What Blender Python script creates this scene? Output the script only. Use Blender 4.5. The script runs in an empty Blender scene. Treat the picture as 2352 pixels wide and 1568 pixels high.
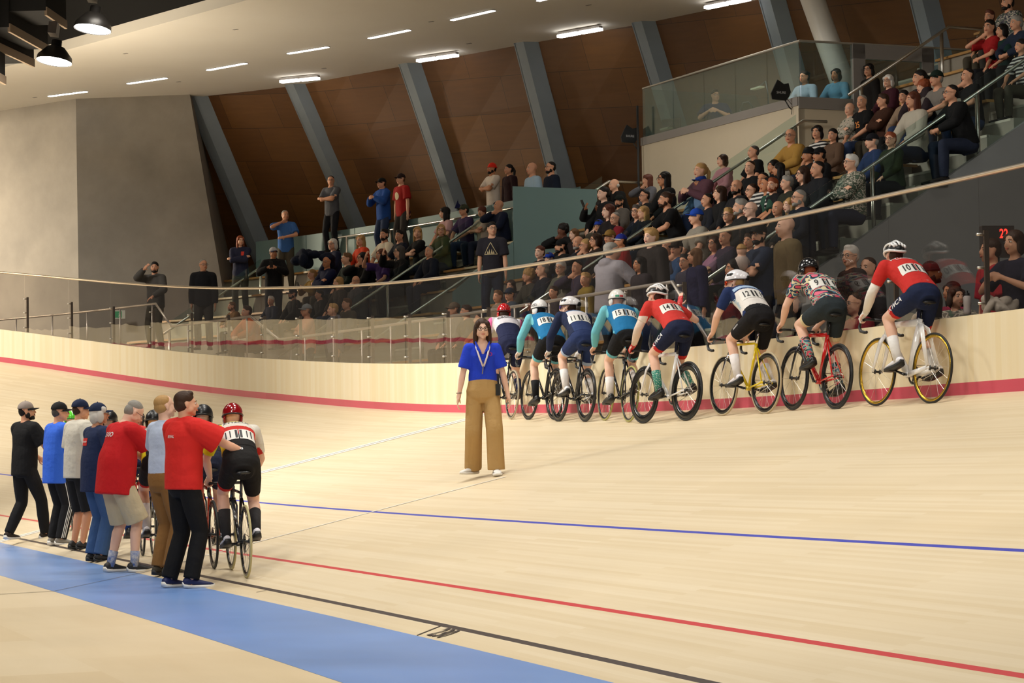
import bpy, math, random
import numpy as np
from mathutils import Vector, Matrix
from mathutils.bvhtree import BVHTree

SC = bpy.context.scene
COL = SC.collection
# ------------------------------------------------------------------ camera
FPX, PITCH, ROLL, CAMH = 5316.37, .04139, .01538, 1.3325
def make_camera():
    cd = bpy.data.cameras.new('camera'); co = bpy.data.objects.new('camera', cd); COL.objects.link(co)
    cd.sensor_width = 36; cd.lens = FPX / 2352 * 36; cd.clip_start = .5; cd.clip_end = 400
    f = Vector((0, math.cos(PITCH), math.sin(PITCH))); u = Vector((0, -math.sin(PITCH), math.cos(PITCH))); x = Vector((1, 0, 0))
    cr, sr = math.cos(ROLL), math.sin(ROLL)
    R = x * cr - u * sr; U = x * sr + u * cr
    m = Matrix((R, U, -f)).transposed().to_4x4(); m.translation = (0, 0, CAMH); co.matrix_world = m
    SC.camera = co
make_camera()
# ------------------------------------------------------------------ world, exposure
SC.view_settings.view_transform = 'Standard'; SC.view_settings.look = 'None'
SC.view_settings.gamma = 1; SC.view_settings.use_curve_mapping = False
SC.view_settings.exposure = -.28
w = bpy.data.worlds.new('world'); SC.world = w; w.use_nodes = True
w.node_tree.nodes['Background'].inputs[0].default_value = (1, .86, .72, 1)
w.node_tree.nodes['Background'].inputs[1].default_value = .075
# ------------------------------------------------------------------ lamps over the track, the infield and the stand, with added fills
def area(name, loc, target, power, size, spread, col=(1, .955, .87), sy=None):
    ld = bpy.data.lights.new(name, 'AREA'); ld.energy = power; ld.color = col
    ld.shape = 'RECTANGLE'; ld.size = size; ld.size_y = sy or size; ld.spread = math.radians(spread)
    o = bpy.data.objects.new(name, ld); COL.objects.link(o); o.location = loc
    o.rotation_euler = (Vector(target) - Vector(loc)).to_track_quat('-Z', 'Y').to_euler()
    return o
LK = .24
for i in range(7):      # downlights over the sloping track (the row the two visible reflectors belong to)
    X, Y = -6.3 + 1.95 * i, 38.9 - 4.7 * i
    area('track_downlight', (X, Y, 10.2), (X - .6, Y - .4, 0), 700 * LK, 1.6, 105)
for i in range(5):      # a second row above the infield edge
    X, Y = -9.5 + 2.4 * i, 30 - 5.6 * i
    area('infield_downlight', (X, Y, 10.5), (X + 1.4, Y + .6, 0), 620 * LK, 1.6, 115)
for X, Y in ((-16, 47), (-24, 52), (-34, 53), (-44, 48), (-52, 36)):   # over the far turn
    area('turn_downlight', (X, Y - 6, 13), (X, Y, 2), 5200 * LK, 2.5, 95)
area('infield_fill', (-6, 8, 9.5), (-2, 24, 1.5), 1500 * LK, 3, 120)  # broad fill added from the infield side, aimed at the handlers
area('infield_fill', (-14, 30, 10.5), (2, 33, 2.0), 2300 * LK, 3, 80)  # added fill that brightens the upright face of the timber wall
area('pylon_fill', (-27, 60.5, 9.3), (-14, 58.8, 5.5), 3900 * LK, 2, 50, (1, .84, .62))  # added fill from the left, placed to brighten one face of the pylon
area('soffit_fill', (-11, 43, 4.6), (-10, 45, 9.6), 1500 * LK, 3, 110, (1, .86, .66))  # upward fill added to brighten the soffit, not a fitting of the hall
area('booth_light', (4.2, 40.5, 9.4), (4.2, 41.0, 6), 60, 1.2, 120)
area('side_wall_fill', (6.5, 17, 10.2), (6.5, 31, 3.5), 420 * LK, 2.5, 80)  # added fill for the grey side wall and the riders' backs
area('stand_light', (5.0, 26.5, 11.5), (5.2, 35.5, 4.5), 105 * LK, 2.5, 110)
area('stand_light', (-1.5, 36.5, 9.2), (-.3, 46, 5), 90 * LK, 2.5, 120)

# ------------------------------------------------------------------ materials
MATS = {}
def mat(name, col=(.5, .5, .5), rough=.6, metal=0, emit=0, spec=None, coat=0, alpha=None, sheen=0):
    if name in MATS: return MATS[name]
    m = bpy.data.materials.new(name); m.use_nodes = True; b = m.node_tree.nodes['Principled BSDF']
    b.inputs['Base Color'].default_value = (*col[:3], 1); b.inputs['Roughness'].default_value = rough; b.inputs['Metallic'].default_value = metal
    if spec is not None: b.inputs['Specular IOR Level'].default_value = spec
    if coat: b.inputs['Coat Weight'].default_value = coat; b.inputs['Coat Roughness'].default_value = .08
    if emit: b.inputs['Emission Color'].default_value = (*col[:3], 1); b.inputs['Emission Strength'].default_value = emit
    m.diffuse_color = (*col[:3], 1); MATS[name] = m
    return m
def srgb(h):
    c = [int(h[i:i + 2], 16) / 255 for i in (0, 2, 4)]
    return tuple(x / 12.92 if x <= .04045 else ((x + .055) / 1.055) ** 2.4 for x in c)
def N(nt, t, **kw):
    n = nt.nodes.new(t)
    for k, v in kw.items():
        if k in n.inputs.keys(): n.inputs[k].default_value = v
        else: setattr(n, k, v)
    return n
def cloth(hexcol, rough=.85):
    """woven fabric: flat colour with a little fold and weave variation"""
    key = 'cloth_' + hexcol
    if key in MATS: return MATS[key]
    m = mat(key, srgb(hexcol), rough, spec=.25); nt = m.node_tree; b = nt.nodes['Principled BSDF']; L = nt.links.new
    tc = N(nt, 'ShaderNodeTexCoord'); n1 = N(nt, 'ShaderNodeTexNoise', Scale=9.0, Detail=3.0)
    L(tc.outputs['Object'], n1.inputs['Vector'])
    bp = N(nt, 'ShaderNodeBump', Strength=.55, Distance=.03); L(n1.outputs['Fac'], bp.inputs['Height']); L(bp.outputs['Normal'], b.inputs['Normal'])
    return m
def woodmat(name, c1, c2, su, sv, rough=.35, plank_v=None, plank_u=2.4, stain=.06, coat=0):
    """long narrow strips; u runs along the grain, v across (UV in metres)"""
    m = mat(name, c1, rough, coat=coat); nt = m.node_tree; b = nt.nodes['Principled BSDF']; L = nt.links.new
    uv = N(nt, 'ShaderNodeUVMap', uv_map='UVMap'); mp = N(nt, 'ShaderNodeMapping'); mp.inputs['Scale'].default_value = (su, sv, 1)
    L(uv.outputs[0], mp.inputs[0])
    n1 = N(nt, 'ShaderNodeTexNoise', Scale=1.0, Detail=5.0, Roughness=.6); L(mp.outputs[0], n1.inputs['Vector'])
    br = N(nt, 'ShaderNodeTexBrick'); br.offset = .37; br.squash = 1
    br.inputs['Color1'].default_value = (0, 0, 0, 1); br.inputs['Color2'].default_value = (1, 1, 1, 1); br.inputs['Mortar'].default_value = (.35, .35, .35, 1)
    br.inputs['Scale'].default_value = 1; br.inputs['Mortar Size'].default_value = .001; br.inputs['Brick Width'].default_value = plank_u; br.inputs['Row Height'].default_value = plank_v or .05
    L(uv.outputs[0], br.inputs['Vector'])
    mx = N(nt, 'ShaderNodeMix', data_type='FLOAT'); mx.inputs[0].default_value = .45; L(n1.outputs['Fac'], mx.inputs[2]); L(br.outputs['Color'], mx.inputs[3])
    n2 = N(nt, 'ShaderNodeTexNoise', Scale=.55, Detail=3.0); L(uv.outputs[0], n2.inputs['Vector'])
    cr = N(nt, 'ShaderNodeValToRGB'); cr.color_ramp.elements[0].position = .25; cr.color_ramp.elements[1].position = .75
    cr.color_ramp.elements[0].color = (*c2, 1); cr.color_ramp.elements[1].color = (*c1, 1)
    L(mx.outputs[0], cr.inputs[0])
    hs = N(nt, 'ShaderNodeHueSaturation'); L(cr.outputs[0], hs.inputs['Color'])
    mr = N(nt, 'ShaderNodeMapRange'); mr.inputs['From Min'].default_value = .3; mr.inputs['From Max'].default_value = .7
    mr.inputs['To Min'].default_value = 1 - stain; mr.inputs['To Max'].default_value = 1 + stain
    L(n2.outputs['Fac'], mr.inputs['Value']); L(mr.outputs[0], hs.inputs['Value'])
    L(hs.outputs[0], b.inputs['Base Color'])
    return m
def noisemat(name, c1, c2, scale, rough=.8, bump=0, detail=6):
    m = mat(name, c1, rough); nt = m.node_tree; b = nt.nodes['Principled BSDF']; L = nt.links.new
    tc = N(nt, 'ShaderNodeTexCoord'); n1 = N(nt, 'ShaderNodeTexNoise', Scale=scale, Detail=float(detail), Roughness=.6); L(tc.outputs['Object'], n1.inputs['Vector'])
    cr = N(nt, 'ShaderNodeValToRGB'); cr.color_ramp.elements[0].position = .3; cr.color_ramp.elements[1].position = .7
    cr.color_ramp.elements[0].color = (*c2, 1); cr.color_ramp.elements[1].color = (*c1, 1)
    L(n1.outputs['Fac'], cr.inputs[0]); L(cr.outputs[0], b.inputs['Base Color'])
    if bump:
        bp = N(nt, 'ShaderNodeBump', Strength=bump, Distance=.02); L(n1.outputs['Fac'], bp.inputs['Height']); L(bp.outputs['Normal'], b.inputs['Normal'])
    return m
def glassmat(name, tint=(1, 1, 1), refl=1.0, rough=.0, wav=0, milk=0, milkcol=(.5, .7, .7)):
    """a clear pane: see-through, with Fresnel reflection on its faces"""
    m = bpy.data.materials.new(name); m.use_nodes = True; nt = m.node_tree; nt.nodes.clear(); L = nt.links.new
    out = N(nt, 'ShaderNodeOutputMaterial'); tr = N(nt, 'ShaderNodeBsdfTransparent'); tr.inputs[0].default_value = (*tint, 1)
    gl = N(nt, 'ShaderNodeBsdfGlossy'); gl.inputs['Roughness'].default_value = rough; gl.inputs[0].default_value = (refl, refl, refl, 1)
    fr = N(nt, 'ShaderNodeFresnel'); ge = N(nt, 'ShaderNodeNewGeometry'); mi = N(nt, 'ShaderNodeMix', data_type='FLOAT'); mi.inputs[2].default_value = 1.5; mi.inputs[3].default_value = 1 / 1.5
    L(ge.outputs['Backfacing'], mi.inputs[0]); L(mi.outputs[0], fr.inputs[0])
    if wav:
        tc = N(nt, 'ShaderNodeTexCoord'); mp = N(nt, 'ShaderNodeMapping'); mp.inputs['Scale'].default_value = (1, 1, .6)
        nn = N(nt, 'ShaderNodeTexNoise', Scale=1.1, Detail=2.0); L(tc.outputs['Object'], mp.inputs[0]); L(mp.outputs[0], nn.inputs['Vector'])
        bp = N(nt, 'ShaderNodeBump', Strength=wav, Distance=.02); L(nn.outputs['Fac'], bp.inputs['Height']); L(bp.outputs[0], gl.inputs['Normal'])
    mx = N(nt, 'ShaderNodeMixShader'); L(fr.outputs[0], mx.inputs[0]); L(gl.outputs[0], mx.inputs[2])
    if milk:
        df = N(nt, 'ShaderNodeBsdfDiffuse'); df.inputs[0].default_value = (*milkcol, 1); m2 = N(nt, 'ShaderNodeMixShader'); m2.inputs[0].default_value = milk
        L(tr.outputs[0], m2.inputs[1]); L(df.outputs[0], m2.inputs[2]); L(m2.outputs[0], mx.inputs[1])
    else: L(tr.outputs[0], mx.inputs[1])
    L(mx.outputs[0], out.inputs[0]); MATS[name] = m
    return m
STEEL = mat('brushed_steel', (.62, .58, .52), .32, 1)
STEELD = mat('dark_steel', (.22, .18, .15), .4, .7)
CHROME = mat('chrome', (.8, .8, .8), .12, 1)
BLACK = mat('black_plastic', (.012, .012, .013), .45)
CARBON = mat('carbon_black', (.012, .012, .014), .22, coat=.6)
RUBBER = mat('tyre_rubber', (.018, .018, .018), .7)
WHITEP = mat('white_plastic', (.80, .80, .80), .3)

# ------------------------------------------------------------------ mesh helpers
class MB:
    def __init__(s): s.v = []; s.f = []; s.m = []; s.uv = {}
    def add(s, v, f, m=0):
        b = len(s.v); s.v.extend([tuple(float(c) for c in p) for p in v])
        for q in f: s.f.append(tuple(b + i for i in q)); s.m.append(m)
        return s
    def box(s, c, d, R=None, m=0):
        x, y, z = d[0] / 2, d[1] / 2, d[2] / 2
        v = [Vector(p) for p in ((-x, -y, -z), (x, -y, -z), (x, y, -z), (-x, y, -z), (-x, -y, z), (x, -y, z), (x, y, z), (-x, y, z))]
        if R is not None: v = [R @ p for p in v]
        return s.add([p + Vector(c) for p in v], [(0, 3, 2, 1), (4, 5, 6, 7), (0, 1, 5, 4), (1, 2, 6, 5), (2, 3, 7, 6), (3, 0, 4, 7)], m)
    def tube(s, pts, r, n=8, m=0, caps=True, closed=False, flat=None, side=None):
        """tube along pts; r scalar or list; flat=(a,b) scales the section across side / normal"""
        P = [Vector(p) for p in pts]; k = len(P); rs = r if hasattr(r, '__len__') else [r] * k
        T = []
        for i in range(k):
            a = P[(i - 1) % k] if (closed or i) else P[i]; b = P[(i + 1) % k] if (closed or i < k - 1) else P[i]
            t = (b - a); T.append(t.normalized() if t.length > 1e-9 else Vector((0, 0, 1)))
        u = Vector(side) if side is not None else (Vector((0, 0, 1)) if abs(T[0].z) < .9 else Vector((1, 0, 0)))
        vs = []
        for i in range(k):
            if side is not None: u = Vector(side)
            u = (u - T[i] * u.dot(T[i])); u = u.normalized() if u.length > 1e-6 else T[i].orthogonal().normalized()
            w = T[i].cross(u); rr = rs[i]; ra, rb = (rr if hasattr(rr, '__len__') else (rr, rr))
            if flat: ra, rb = ra * flat[0], rb * flat[1]
            for j in range(n):
                a = 2 * math.pi * j / n; vs.append(P[i] + u * (math.cos(a) * ra) + w * (math.sin(a) * rb))
        fs = []
        for i in range(k if closed else k - 1):
            for j in range(n):
                a, b = i * n + j, i * n + (j + 1) % n; c = ((i + 1) % k) * n + (j + 1) % n; d = ((i + 1) % k) * n + j
                fs.append((a, b, c, d))
        if caps and not closed: fs.append(tuple(range(n))[::-1]); fs.append(tuple((k - 1) * n + j for j in range(n)))
        return s.add(vs, fs, m)
    def ell(s, c, r, R=None, n=12, m=0, zmin=None):
        """ellipsoid, optionally cut below the fraction zmin (-1..1) and closed"""
        c = Vector(c); r = r if hasattr(r, '__len__') else (r, r, r); k = max(6, n // 2 + 2); vs = []
        t0 = math.pi / 2; t1 = -math.pi / 2 if zmin is None else math.asin(max(-1, zmin))
        for i in range(k + 1):
            t = t0 + (t1 - t0) * i / k; cz, sz = math.cos(t), math.sin(t)
            if abs(cz) < 1e-4: cz = 1e-4
            for j in range(n):
                a = 2 * math.pi * j / n; p = Vector((r[0] * cz * math.cos(a), r[1] * cz * math.sin(a), r[2] * sz))
                vs.append(c + (R @ p if R is not None else p))
        fs = [(i * n + j, i * n + (j + 1) % n, (i + 1) * n + (j + 1) % n, (i + 1) * n + j)[::-1] for i in range(k) for j in range(n)]
        fs.append(tuple(range(n))); fs.append(tuple(k * n + j for j in range(n))[::-1])
        return s.add(vs, fs, m)
    def cap(s, a, b, ra, rb, n=10, m=0, flat=None, side=None):
        """limb: rounded tapered cylinder"""
        a, b = Vector(a), Vector(b); d = b - a
        s.tube([a, a + d * .33, a + d * .66, b], [ra, ra + (rb - ra) * .33, ra + (rb - ra) * .66, rb], n, m, flat=flat, side=side)
        if flat is None: s.ell(a, ra, n=n, m=m); s.ell(b, rb, n=n, m=m)
        return s
    def quad(s, a, b, c, d, m=0): return s.add([a, b, c, d], [(0, 1, 2, 3)], m)
    def lathe(s, prof, n=24, m=0, c=(0, 0, 0), R=None, closed=False):
        """profile (radius, height) spun about z"""
        vs = []; c = Vector(c)
        for r, z in prof:
            for j in range(n):
                a = 2 * math.pi * j / n; p = Vector((r * math.cos(a), r * math.sin(a), z)); vs.append(c + (R @ p if R is not None else p))
        k = len(prof); fs = [(i * n + j, i * n + (j + 1) % n, ((i + 1) % k) * n + (j + 1) % n, ((i + 1) % k) * n + j) for i in range(k if closed else k - 1) for j in range(n)]
        return s.add(vs, fs, m)
    def mesh(s, name, mats, smooth=False, uvf=None):
        me = bpy.data.meshes.new(name); me.from_pydata(s.v, [], s.f)
        for x in (mats if isinstance(mats, (list, tuple)) else [mats]): me.materials.append(x)
        me.polygons.foreach_set('material_index', s.m)
        if smooth: me.polygons.foreach_set('use_smooth', [True] * len(s.f))
        if uvf is not None:
            uv = me.uv_layers.new(name='UVMap'); a = np.array(uvf, dtype=float)
            idx = np.zeros(len(me.loops), dtype=int); me.loops.foreach_get('vertex_index', idx); uv.data.foreach_set('uv', a[idx].ravel())
        me.update(); return me
    def build(s, name, mats, parent=None, smooth=False, uvf=None):
        return link(name, s.mesh(name, mats, smooth, uvf), parent)
def link(name, me, parent=None, M=None):
    o = bpy.data.objects.new(name, me); COL.objects.link(o)
    if parent is not None: o.parent = parent
    if M is not None: o.matrix_local = M
    return o
def tag(o, label=None, cat=None, group=None, kind=None):
    if label: o['label'] = label
    if cat: o['category'] = cat
    if group: o['group'] = group
    if kind: o['kind'] = kind
    return o
def empty(name, M, label, cat, group=None):
    o = bpy.data.objects.new(name, None); COL.objects.link(o); o.empty_display_size = .2
    o.matrix_world = M; return tag(o, label, cat, group)
def struct(name, mb, mats, smooth=False, uvf=None, label=None):
    o = mb.build(name, mats, None, smooth, uvf); o['kind'] = 'structure'
    if label: o['label'] = label
    return o
def remesh(mb, name, mats, voxel, it=3, fac=.5, dec=None):
    """weld overlapping solids into one continuous surface"""
    me = mb.mesh('t_' + name, mats); o = bpy.data.objects.new('t', me); COL.objects.link(o)
    a = o.modifiers.new('r', 'REMESH'); a.mode = 'VOXEL'; a.voxel_size = voxel; a.use_smooth_shade = True
    if it: b = o.modifiers.new('s', 'SMOOTH'); b.factor = fac; b.iterations = it
    if dec: c = o.modifiers.new('d', 'DECIMATE'); c.ratio = dec
    dg = bpy.context.evaluated_depsgraph_get(); r = bpy.data.meshes.new_from_object(o.evaluated_get(dg)); r.name = name
    bpy.data.objects.remove(o); bpy.data.meshes.remove(me)
    r.materials.clear()
    for x in (mats if isinstance(mats, (list, tuple)) else [mats]): r.materials.append(x)
    r.polygons.foreach_set('use_smooth', [True] * len(r.polygons)); return r
def merge(me, mb):
    """append further closed pieces (eyes, lips, nails) to a mesh datablock"""
    n = len(me.vertices); nv = np.zeros(n * 3); me.vertices.foreach_get('co', nv)
    vs = [tuple(p) for p in nv.reshape(-1, 3)] + mb.v
    fs = [tuple(p.vertices) for p in me.polygons] + [tuple(n + i for i in f) for f in mb.f]
    mi = [p.material_index for p in me.polygons] + mb.m
    r = bpy.data.meshes.new(me.name); r.from_pydata(vs, [], fs)
    for x in me.materials: r.materials.append(x)
    r.polygons.foreach_set('material_index', mi); r.polygons.foreach_set('use_smooth', [True] * len(fs)); r.update()
    bpy.data.meshes.remove(me); return r

# ------------------------------------------------------------------ track curve: s along, offset outward
NODES = [-30, 0, 10, 20, 30, 40, 50, 60, 75, 88, 98, 108, 116, 124, 200]
KN = [0, 0, .0044, -.0020, .0069, .0219, .0420, .0535, .0614, .0600, .0480, .0300, .0100, 0, 0]
BN = [.30, .30, .2495, .2325, .2557, .352, .565, .679, .742, .742, .66, .50, .33, .24, .24]
PHI0, V0, TW = .34435, 4.75884, 6.911
S = np.arange(-30, 140.01, .5)
_k = np.interp(S, NODES, KN); _b = np.interp(S, NODES, BN); _i0 = int(np.argmin(abs(S)))
_c = np.concatenate([[0], np.cumsum((_k[1:] + _k[:-1]) / 2 * .5)]); ANG = PHI0 + _c - _c[_i0]
_am = (ANG[1:] + ANG[:-1]) / 2
_p = np.vstack([[0, 0], np.cumsum(np.stack([-np.sin(_am), np.cos(_am)], 1) * .5, 0)])
P0 = np.array([math.cos(PHI0), math.sin(PHI0)]) * V0 + np.array([-math.sin(PHI0), math.cos(PHI0)]) * 5.0
PC = _p - _p[_i0] + P0
BK = np.convolve(np.pad(_b, 8, mode='edge'), np.ones(17) / 17, 'valid')
WHO = TW * np.cos(BK)                                   # plan distance from inner edge to wall
def curve(s):
    x = float(np.interp(s, S, PC[:, 0])); y = float(np.interp(s, S, PC[:, 1])); a = float(np.interp(s, S, ANG))
    return x, y, a
def trackpt(s, wd, h=0):
    """point on the banked surface, wd metres up the slope"""
    x, y, a = curve(s); b = float(np.interp(s, S, BK))
    if wd < 0: c, z = wd, 0
    else: c, z = wd * math.cos(b), wd * math.sin(b)
    return Vector((x + math.cos(a) * c, y + math.sin(a) * c, z + h))
def standpt(s, D, z):
    """point D metres outside the wall, measured in plan"""
    x, y, a = curve(s); c = float(np.interp(s, S, WHO)) + D
    return Vector((x + math.cos(a) * c, y + math.sin(a) * c, z))
def outdir(s): a = curve(s)[2]; return Vector((math.cos(a), math.sin(a), 0))
def fwddir(s): a = curve(s)[2]; return Vector((-math.sin(a), math.cos(a), 0))
def pray(x, y):
    xr = (x - 1176) / FPX; yr = -(y - 784) / FPX; cr, sr = math.cos(ROLL), math.sin(ROLL)
    X = xr * cr + yr * sr; yc = -xr * sr + yr * cr; cp, sp = math.cos(PITCH), math.sin(PITCH)
    return np.array([X, cp - yc * sp, yc * cp + sp])
_T = np.arange(8, 75, .04)
_sel = (S > -5) & (S < 75)
def raysD(x, y):
    r = pray(x, y); Q = r[None] * _T[:, None]; Q[:, 2] += CAMH
    d2 = (Q[:, None, 0] - PC[None, _sel, 0]) ** 2 + (Q[:, None, 1] - PC[None, _sel, 1]) ** 2
    i = np.argmin(d2, 1) + np.argmax(_sel); a = ANG[i]; dx = Q[:, 0] - PC[i, 0]; dy = Q[:, 1] - PC[i, 1]
    s = S[i] - dx * np.sin(a) + dy * np.cos(a); c = dx * np.cos(a) + dy * np.sin(a)
    return Q, s, c
def px_track(x, y):
    Q, s, c = raysD(x, y); b = np.interp(s, S, BK); z = np.maximum(c, 0) * np.tan(b)
    i = int(np.argmax(Q[:, 2] <= z)); return float(s[i]), float(c[i] / math.cos(b[i])), Vector(Q[i])
def px_D(x, y, D):
    Q, s, c = raysD(x, y); e = c - np.interp(s, S, WHO) - D
    i = int(np.argmax(e >= 0)); return float(s[i]), Vector(Q[i])
def px_prof(x, y, zf):
    Q, s, c = raysD(x, y); D = c - np.interp(s, S, WHO); e = zf(D) - Q[:, 2]; ok = D > -.4
    i = int(np.argmax(ok & (e >= 0))); return float(s[i]), float(D[i]), Vector(Q[i])
def px_z(x, y, z): r = pray(x, y); t = (z - CAMH) / r[2]; return Vector((r[0] * t, r[1] * t, z))
def strip(prof, s0, s1, ds=.5, fn=None, closed=False):
    """sweep a cross-section [(D,z,mat)] along the stand; returns MB and uv list"""
    mb = MB(); uv = []; n = max(1, int(round((s1 - s0) / ds))); k = len(prof)
    L = [0]
    for i in range(1, k): L.append(L[-1] + math.hypot(prof[i][0] - prof[i - 1][0], prof[i][1] - prof[i - 1][1]))
    for i in range(n + 1):
        s = s0 + (s1 - s0) * i / n
        for j, q in enumerate(prof): mb.v.append(tuple((fn or standpt)(s, q[0], q[1]))); uv.append((s, L[j]))
    for i in range(n):
        for j in range(k if closed else k - 1):
            a, b = i * k + j, i * k + (j + 1) % k; mb.f.append((a, a + k, b + k, b)); mb.m.append(prof[j][2])
    if closed: mb.f.append(tuple(range(k))); mb.m.append(prof[0][2]); mb.f.append(tuple(n * k + j for j in range(k))[::-1]); mb.m.append(prof[0][2])
    return mb, uv
# ------------------------------------------------------------------ THE SETTING: track, wall, infield
WOODT = woodmat('track_pine', srgb('e4d3b4'), srgb('dac6a2'), .35, 22, .42, .045, 3.2, .035)
WOODI = woodmat('infield_ply', srgb('dfccaa'), srgb('d3bd97'), .5, 3, .45, 2.4, 2.4, .05)
WOODW = woodmat('wall_pine', srgb('f8ebcc'), srgb('f1dfb6'), 12, .5, .42, 1.3, .09, .03)
BLUEP = woodmat('blue_paint', srgb('83a2d4'), srgb('6c92cf'), .3, 1.2, .34, 9, 9, .14)
PINKP = woodmat('pink_paint', srgb('d8566a'), srgb('cf4c60'), .6, 9, .4, 1, 1.2, .08)
BLKP = mat('black_line_paint', srgb('4a3f3a'), .45); REDP = mat('red_line_paint', srgb('cc3f42'), .4)
BLUL = mat('blue_line_paint', srgb('4048b4'), .4); WHTL = mat('white_line_paint', srgb('f2ece0'), .45)
SEAM = mat('floor_seam', srgb('5a5048'), .6)
we = [0, .2, .25, .85, .90, 2.435, 2.485] + list(np.linspace(2.9, TW - .001, 9)) + [TW]
wm = [0, 1, 0, 2, 0, 3, 0] + [0] * 8 + [0]
mb = MB(); uv = []; ss = np.arange(-28, 136, .5)
for s in ss:
    for wd in we: mb.v.append(tuple(trackpt(s, wd))); uv.append((s, wd))
k = len(we)
for i in range(len(ss) - 1):
    for j in range(k - 1): a = i * k + j; mb.f.append((a, a + 1, a + k + 1, a + k)); mb.m.append(wm[j])
struct('floor', mb, [WOODT, BLKP, REDP, BLUL], True, uv, 'banked pine track with black, red and blue lines running along it')
mb = MB(); uv = []
for s in ss:
    for wd in (-1.315, -.7, 0): mb.v.append(tuple(trackpt(s, wd))); uv.append((s, wd))
for i in range(len(ss) - 1):
    for j in range(2): a = i * 3 + j; mb.f.append((a, a + 1, a + 4, a + 3)); mb.m.append(0)
struct('floor_blue_band', mb, [BLUEP], True, uv, 'blue painted band along the inside of the track')
mb = MB(); uv = []                                  # infield: strips going inward
offs = [-1.315, -2.5, -4, -6, -9, -13]
for s in ss:
    for wd in offs: mb.v.append(tuple(trackpt(s, wd, -.001))); uv.append((s, wd))
k = len(offs)
for i in range(len(ss) - 1):
    for j in range(k - 1): a = i * k + j; mb.f.append((a, a + k, a + k + 1, a + 1)); mb.m.append(0)
struct('floor_infield', mb, [WOODI], False, uv, 'pale plywood infield floor beside the blue band')
mb = MB(); mb.quad((-60, -25, -.02), (30, -25, -.02), (30, 60, -.02), (-60, 60, -.02)); struct('floor_base', mb, [noisemat('infield_concrete', srgb('8a8378'), srgb('7c766c'), .7)])
# timber wall at the top of the track: pink band, boards, cap
def wallpt(s, D, z):
    b = float(np.interp(s, S, BK)); return standpt(s, D, TW * math.sin(b) + z)
HW = .737
mb, uv = strip([(0, -.02, 0), (0, .115, 1), (0, HW, 2), (.09, HW, 2), (.09, -.3, 2)], -28, 135.5, .5, wallpt)
struct('wall_track', mb, [PINKP, WOODW, mat('wall_cap', srgb('a89a88'), .5, .2)], False, uv, 'low timber wall with pink foot band around the track')
# cross lines and writing on the floor
def crossline(s0, w0, s1, w1, wid, m, z=.004, n=12, name='trim_line'):
    mb = MB()
    for i in range(n + 1):
        t = i / n; s = s0 + (s1 - s0) * t; wd = w0 + (w1 - w0) * t
        for q in (-wid / 2, wid / 2): mb.v.append(tuple(trackpt(s + q, wd, z)))
    for i in range(n): mb.f.append((2 * i, 2 * i + 1, 2 * i + 3, 2 * i + 2)); mb.m.append(0)
    return struct(name, mb, m)
crossline(27.53, 0, 25.93, TW - .02, .34, WHTL, name='trim_1'); crossline(27.53, 0, 25.93, TW - .02, .035, BLKP, .006, name='trim_2')
crossline(18.70, 0, 18.02, 3.9, .045, WHTL, name='trim_3')
crossline(16.06, -2.3, 16.35, -1.3, .025, SEAM, .003, name='trim_4'); crossline(16.35, -1.3, 18.70, 0, .02, SEAM, .004, name='trim_5')
crossline(10.06, 0, 10.13, .2, .025, BLKP, name='trim_6'); crossline(14.64, .12, 14.57, .2, .02, BLKP, name='trim_7')
# text helper: outline text -> mesh in the xy plane, centred
_TX = {}
def textmesh(txt, bold=True):
    if (txt, bold) in _TX: return _TX[(txt, bold)]
    c = bpy.data.curves.new('t', 'FONT'); c.body = txt; c.size = 1; c.align_x = 'CENTER'; c.align_y = 'CENTER'; c.resolution_u = 3
    c.offset = .02 if bold else 0
    o = bpy.data.objects.new('t', c); COL.objects.link(o); dg = bpy.context.evaluated_depsgraph_get()
    me = bpy.data.meshes.new_from_object(o.evaluated_get(dg)); v = [tuple(p.co) for p in me.vertices]; f = [tuple(p.vertices) for p in me.polygons]
    bpy.data.objects.remove(o); bpy.data.meshes.remove(me); bpy.data.curves.remove(c); _TX[(txt, bold)] = (v, f); return v, f
def textobj(name, txt, size, M, m, parent=None, stretch=1, struct_=False):
    """flat lettering; M maps text plane x,y to the place"""
    v, f = textmesh(txt); mb = MB(); mb.add([M @ Vector((p[0] * size * stretch, p[1] * size, 0)) for p in v], f)
    o = mb.build(name, m, parent)
    if struct_: o['kind'] = 'structure'
    return o
A, B_ = trackpt(9.93, .105, .005), outdir(9.9)
b = .2495; yv = Vector((B_.x * math.cos(b), B_.y * math.cos(b), math.sin(b))); xv = -fwddir(9.9)
M = Matrix((xv, yv, xv.cross(yv))).transposed().to_4x4(); M.translation = trackpt(9.82, .105, .005)
textobj('trim_8', '230', .23, M, BLKP, struct_=True, stretch=.8)

# ------------------------------------------------------------------ glass balustrade on the wall
RAILM = mat('warm_steel', (.72, .62, .50), .35, 1)
GL = glassmat('balustrade_glass', (.88, .86, .84), .95, 0, .16)
HG = 2.027
mb = MB(); mb.tube([wallpt(s, .03, HG) for s in np.arange(3, 60, .5)], .024, 10); o = mb.build('handrail', RAILM, None, True)
tag(o, 'long round steel handrail on top of the curved glass balustrade', 'handrail')
seams = [45.36 + 1.6 * i for i in range(6, 0, -1)] + [45.36 - 1.595 * i for i in range(0, 27)]
rnd = random.Random(4)
def ordinal(n): return ['first', 'second', 'third', 'fourth', 'fifth', 'sixth', 'seventh', 'eighth', 'ninth', 'tenth', 'eleventh', 'twelfth', 'thirteenth', 'fourteenth', 'fifteenth', 'sixteenth', 'seventeenth', 'eighteenth', 'nineteenth', 'twentieth'][n - 1] if n <= 20 else 'twenty-' + ['first', 'second', 'third', 'fourth', 'fifth', 'sixth'][n - 21]
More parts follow.
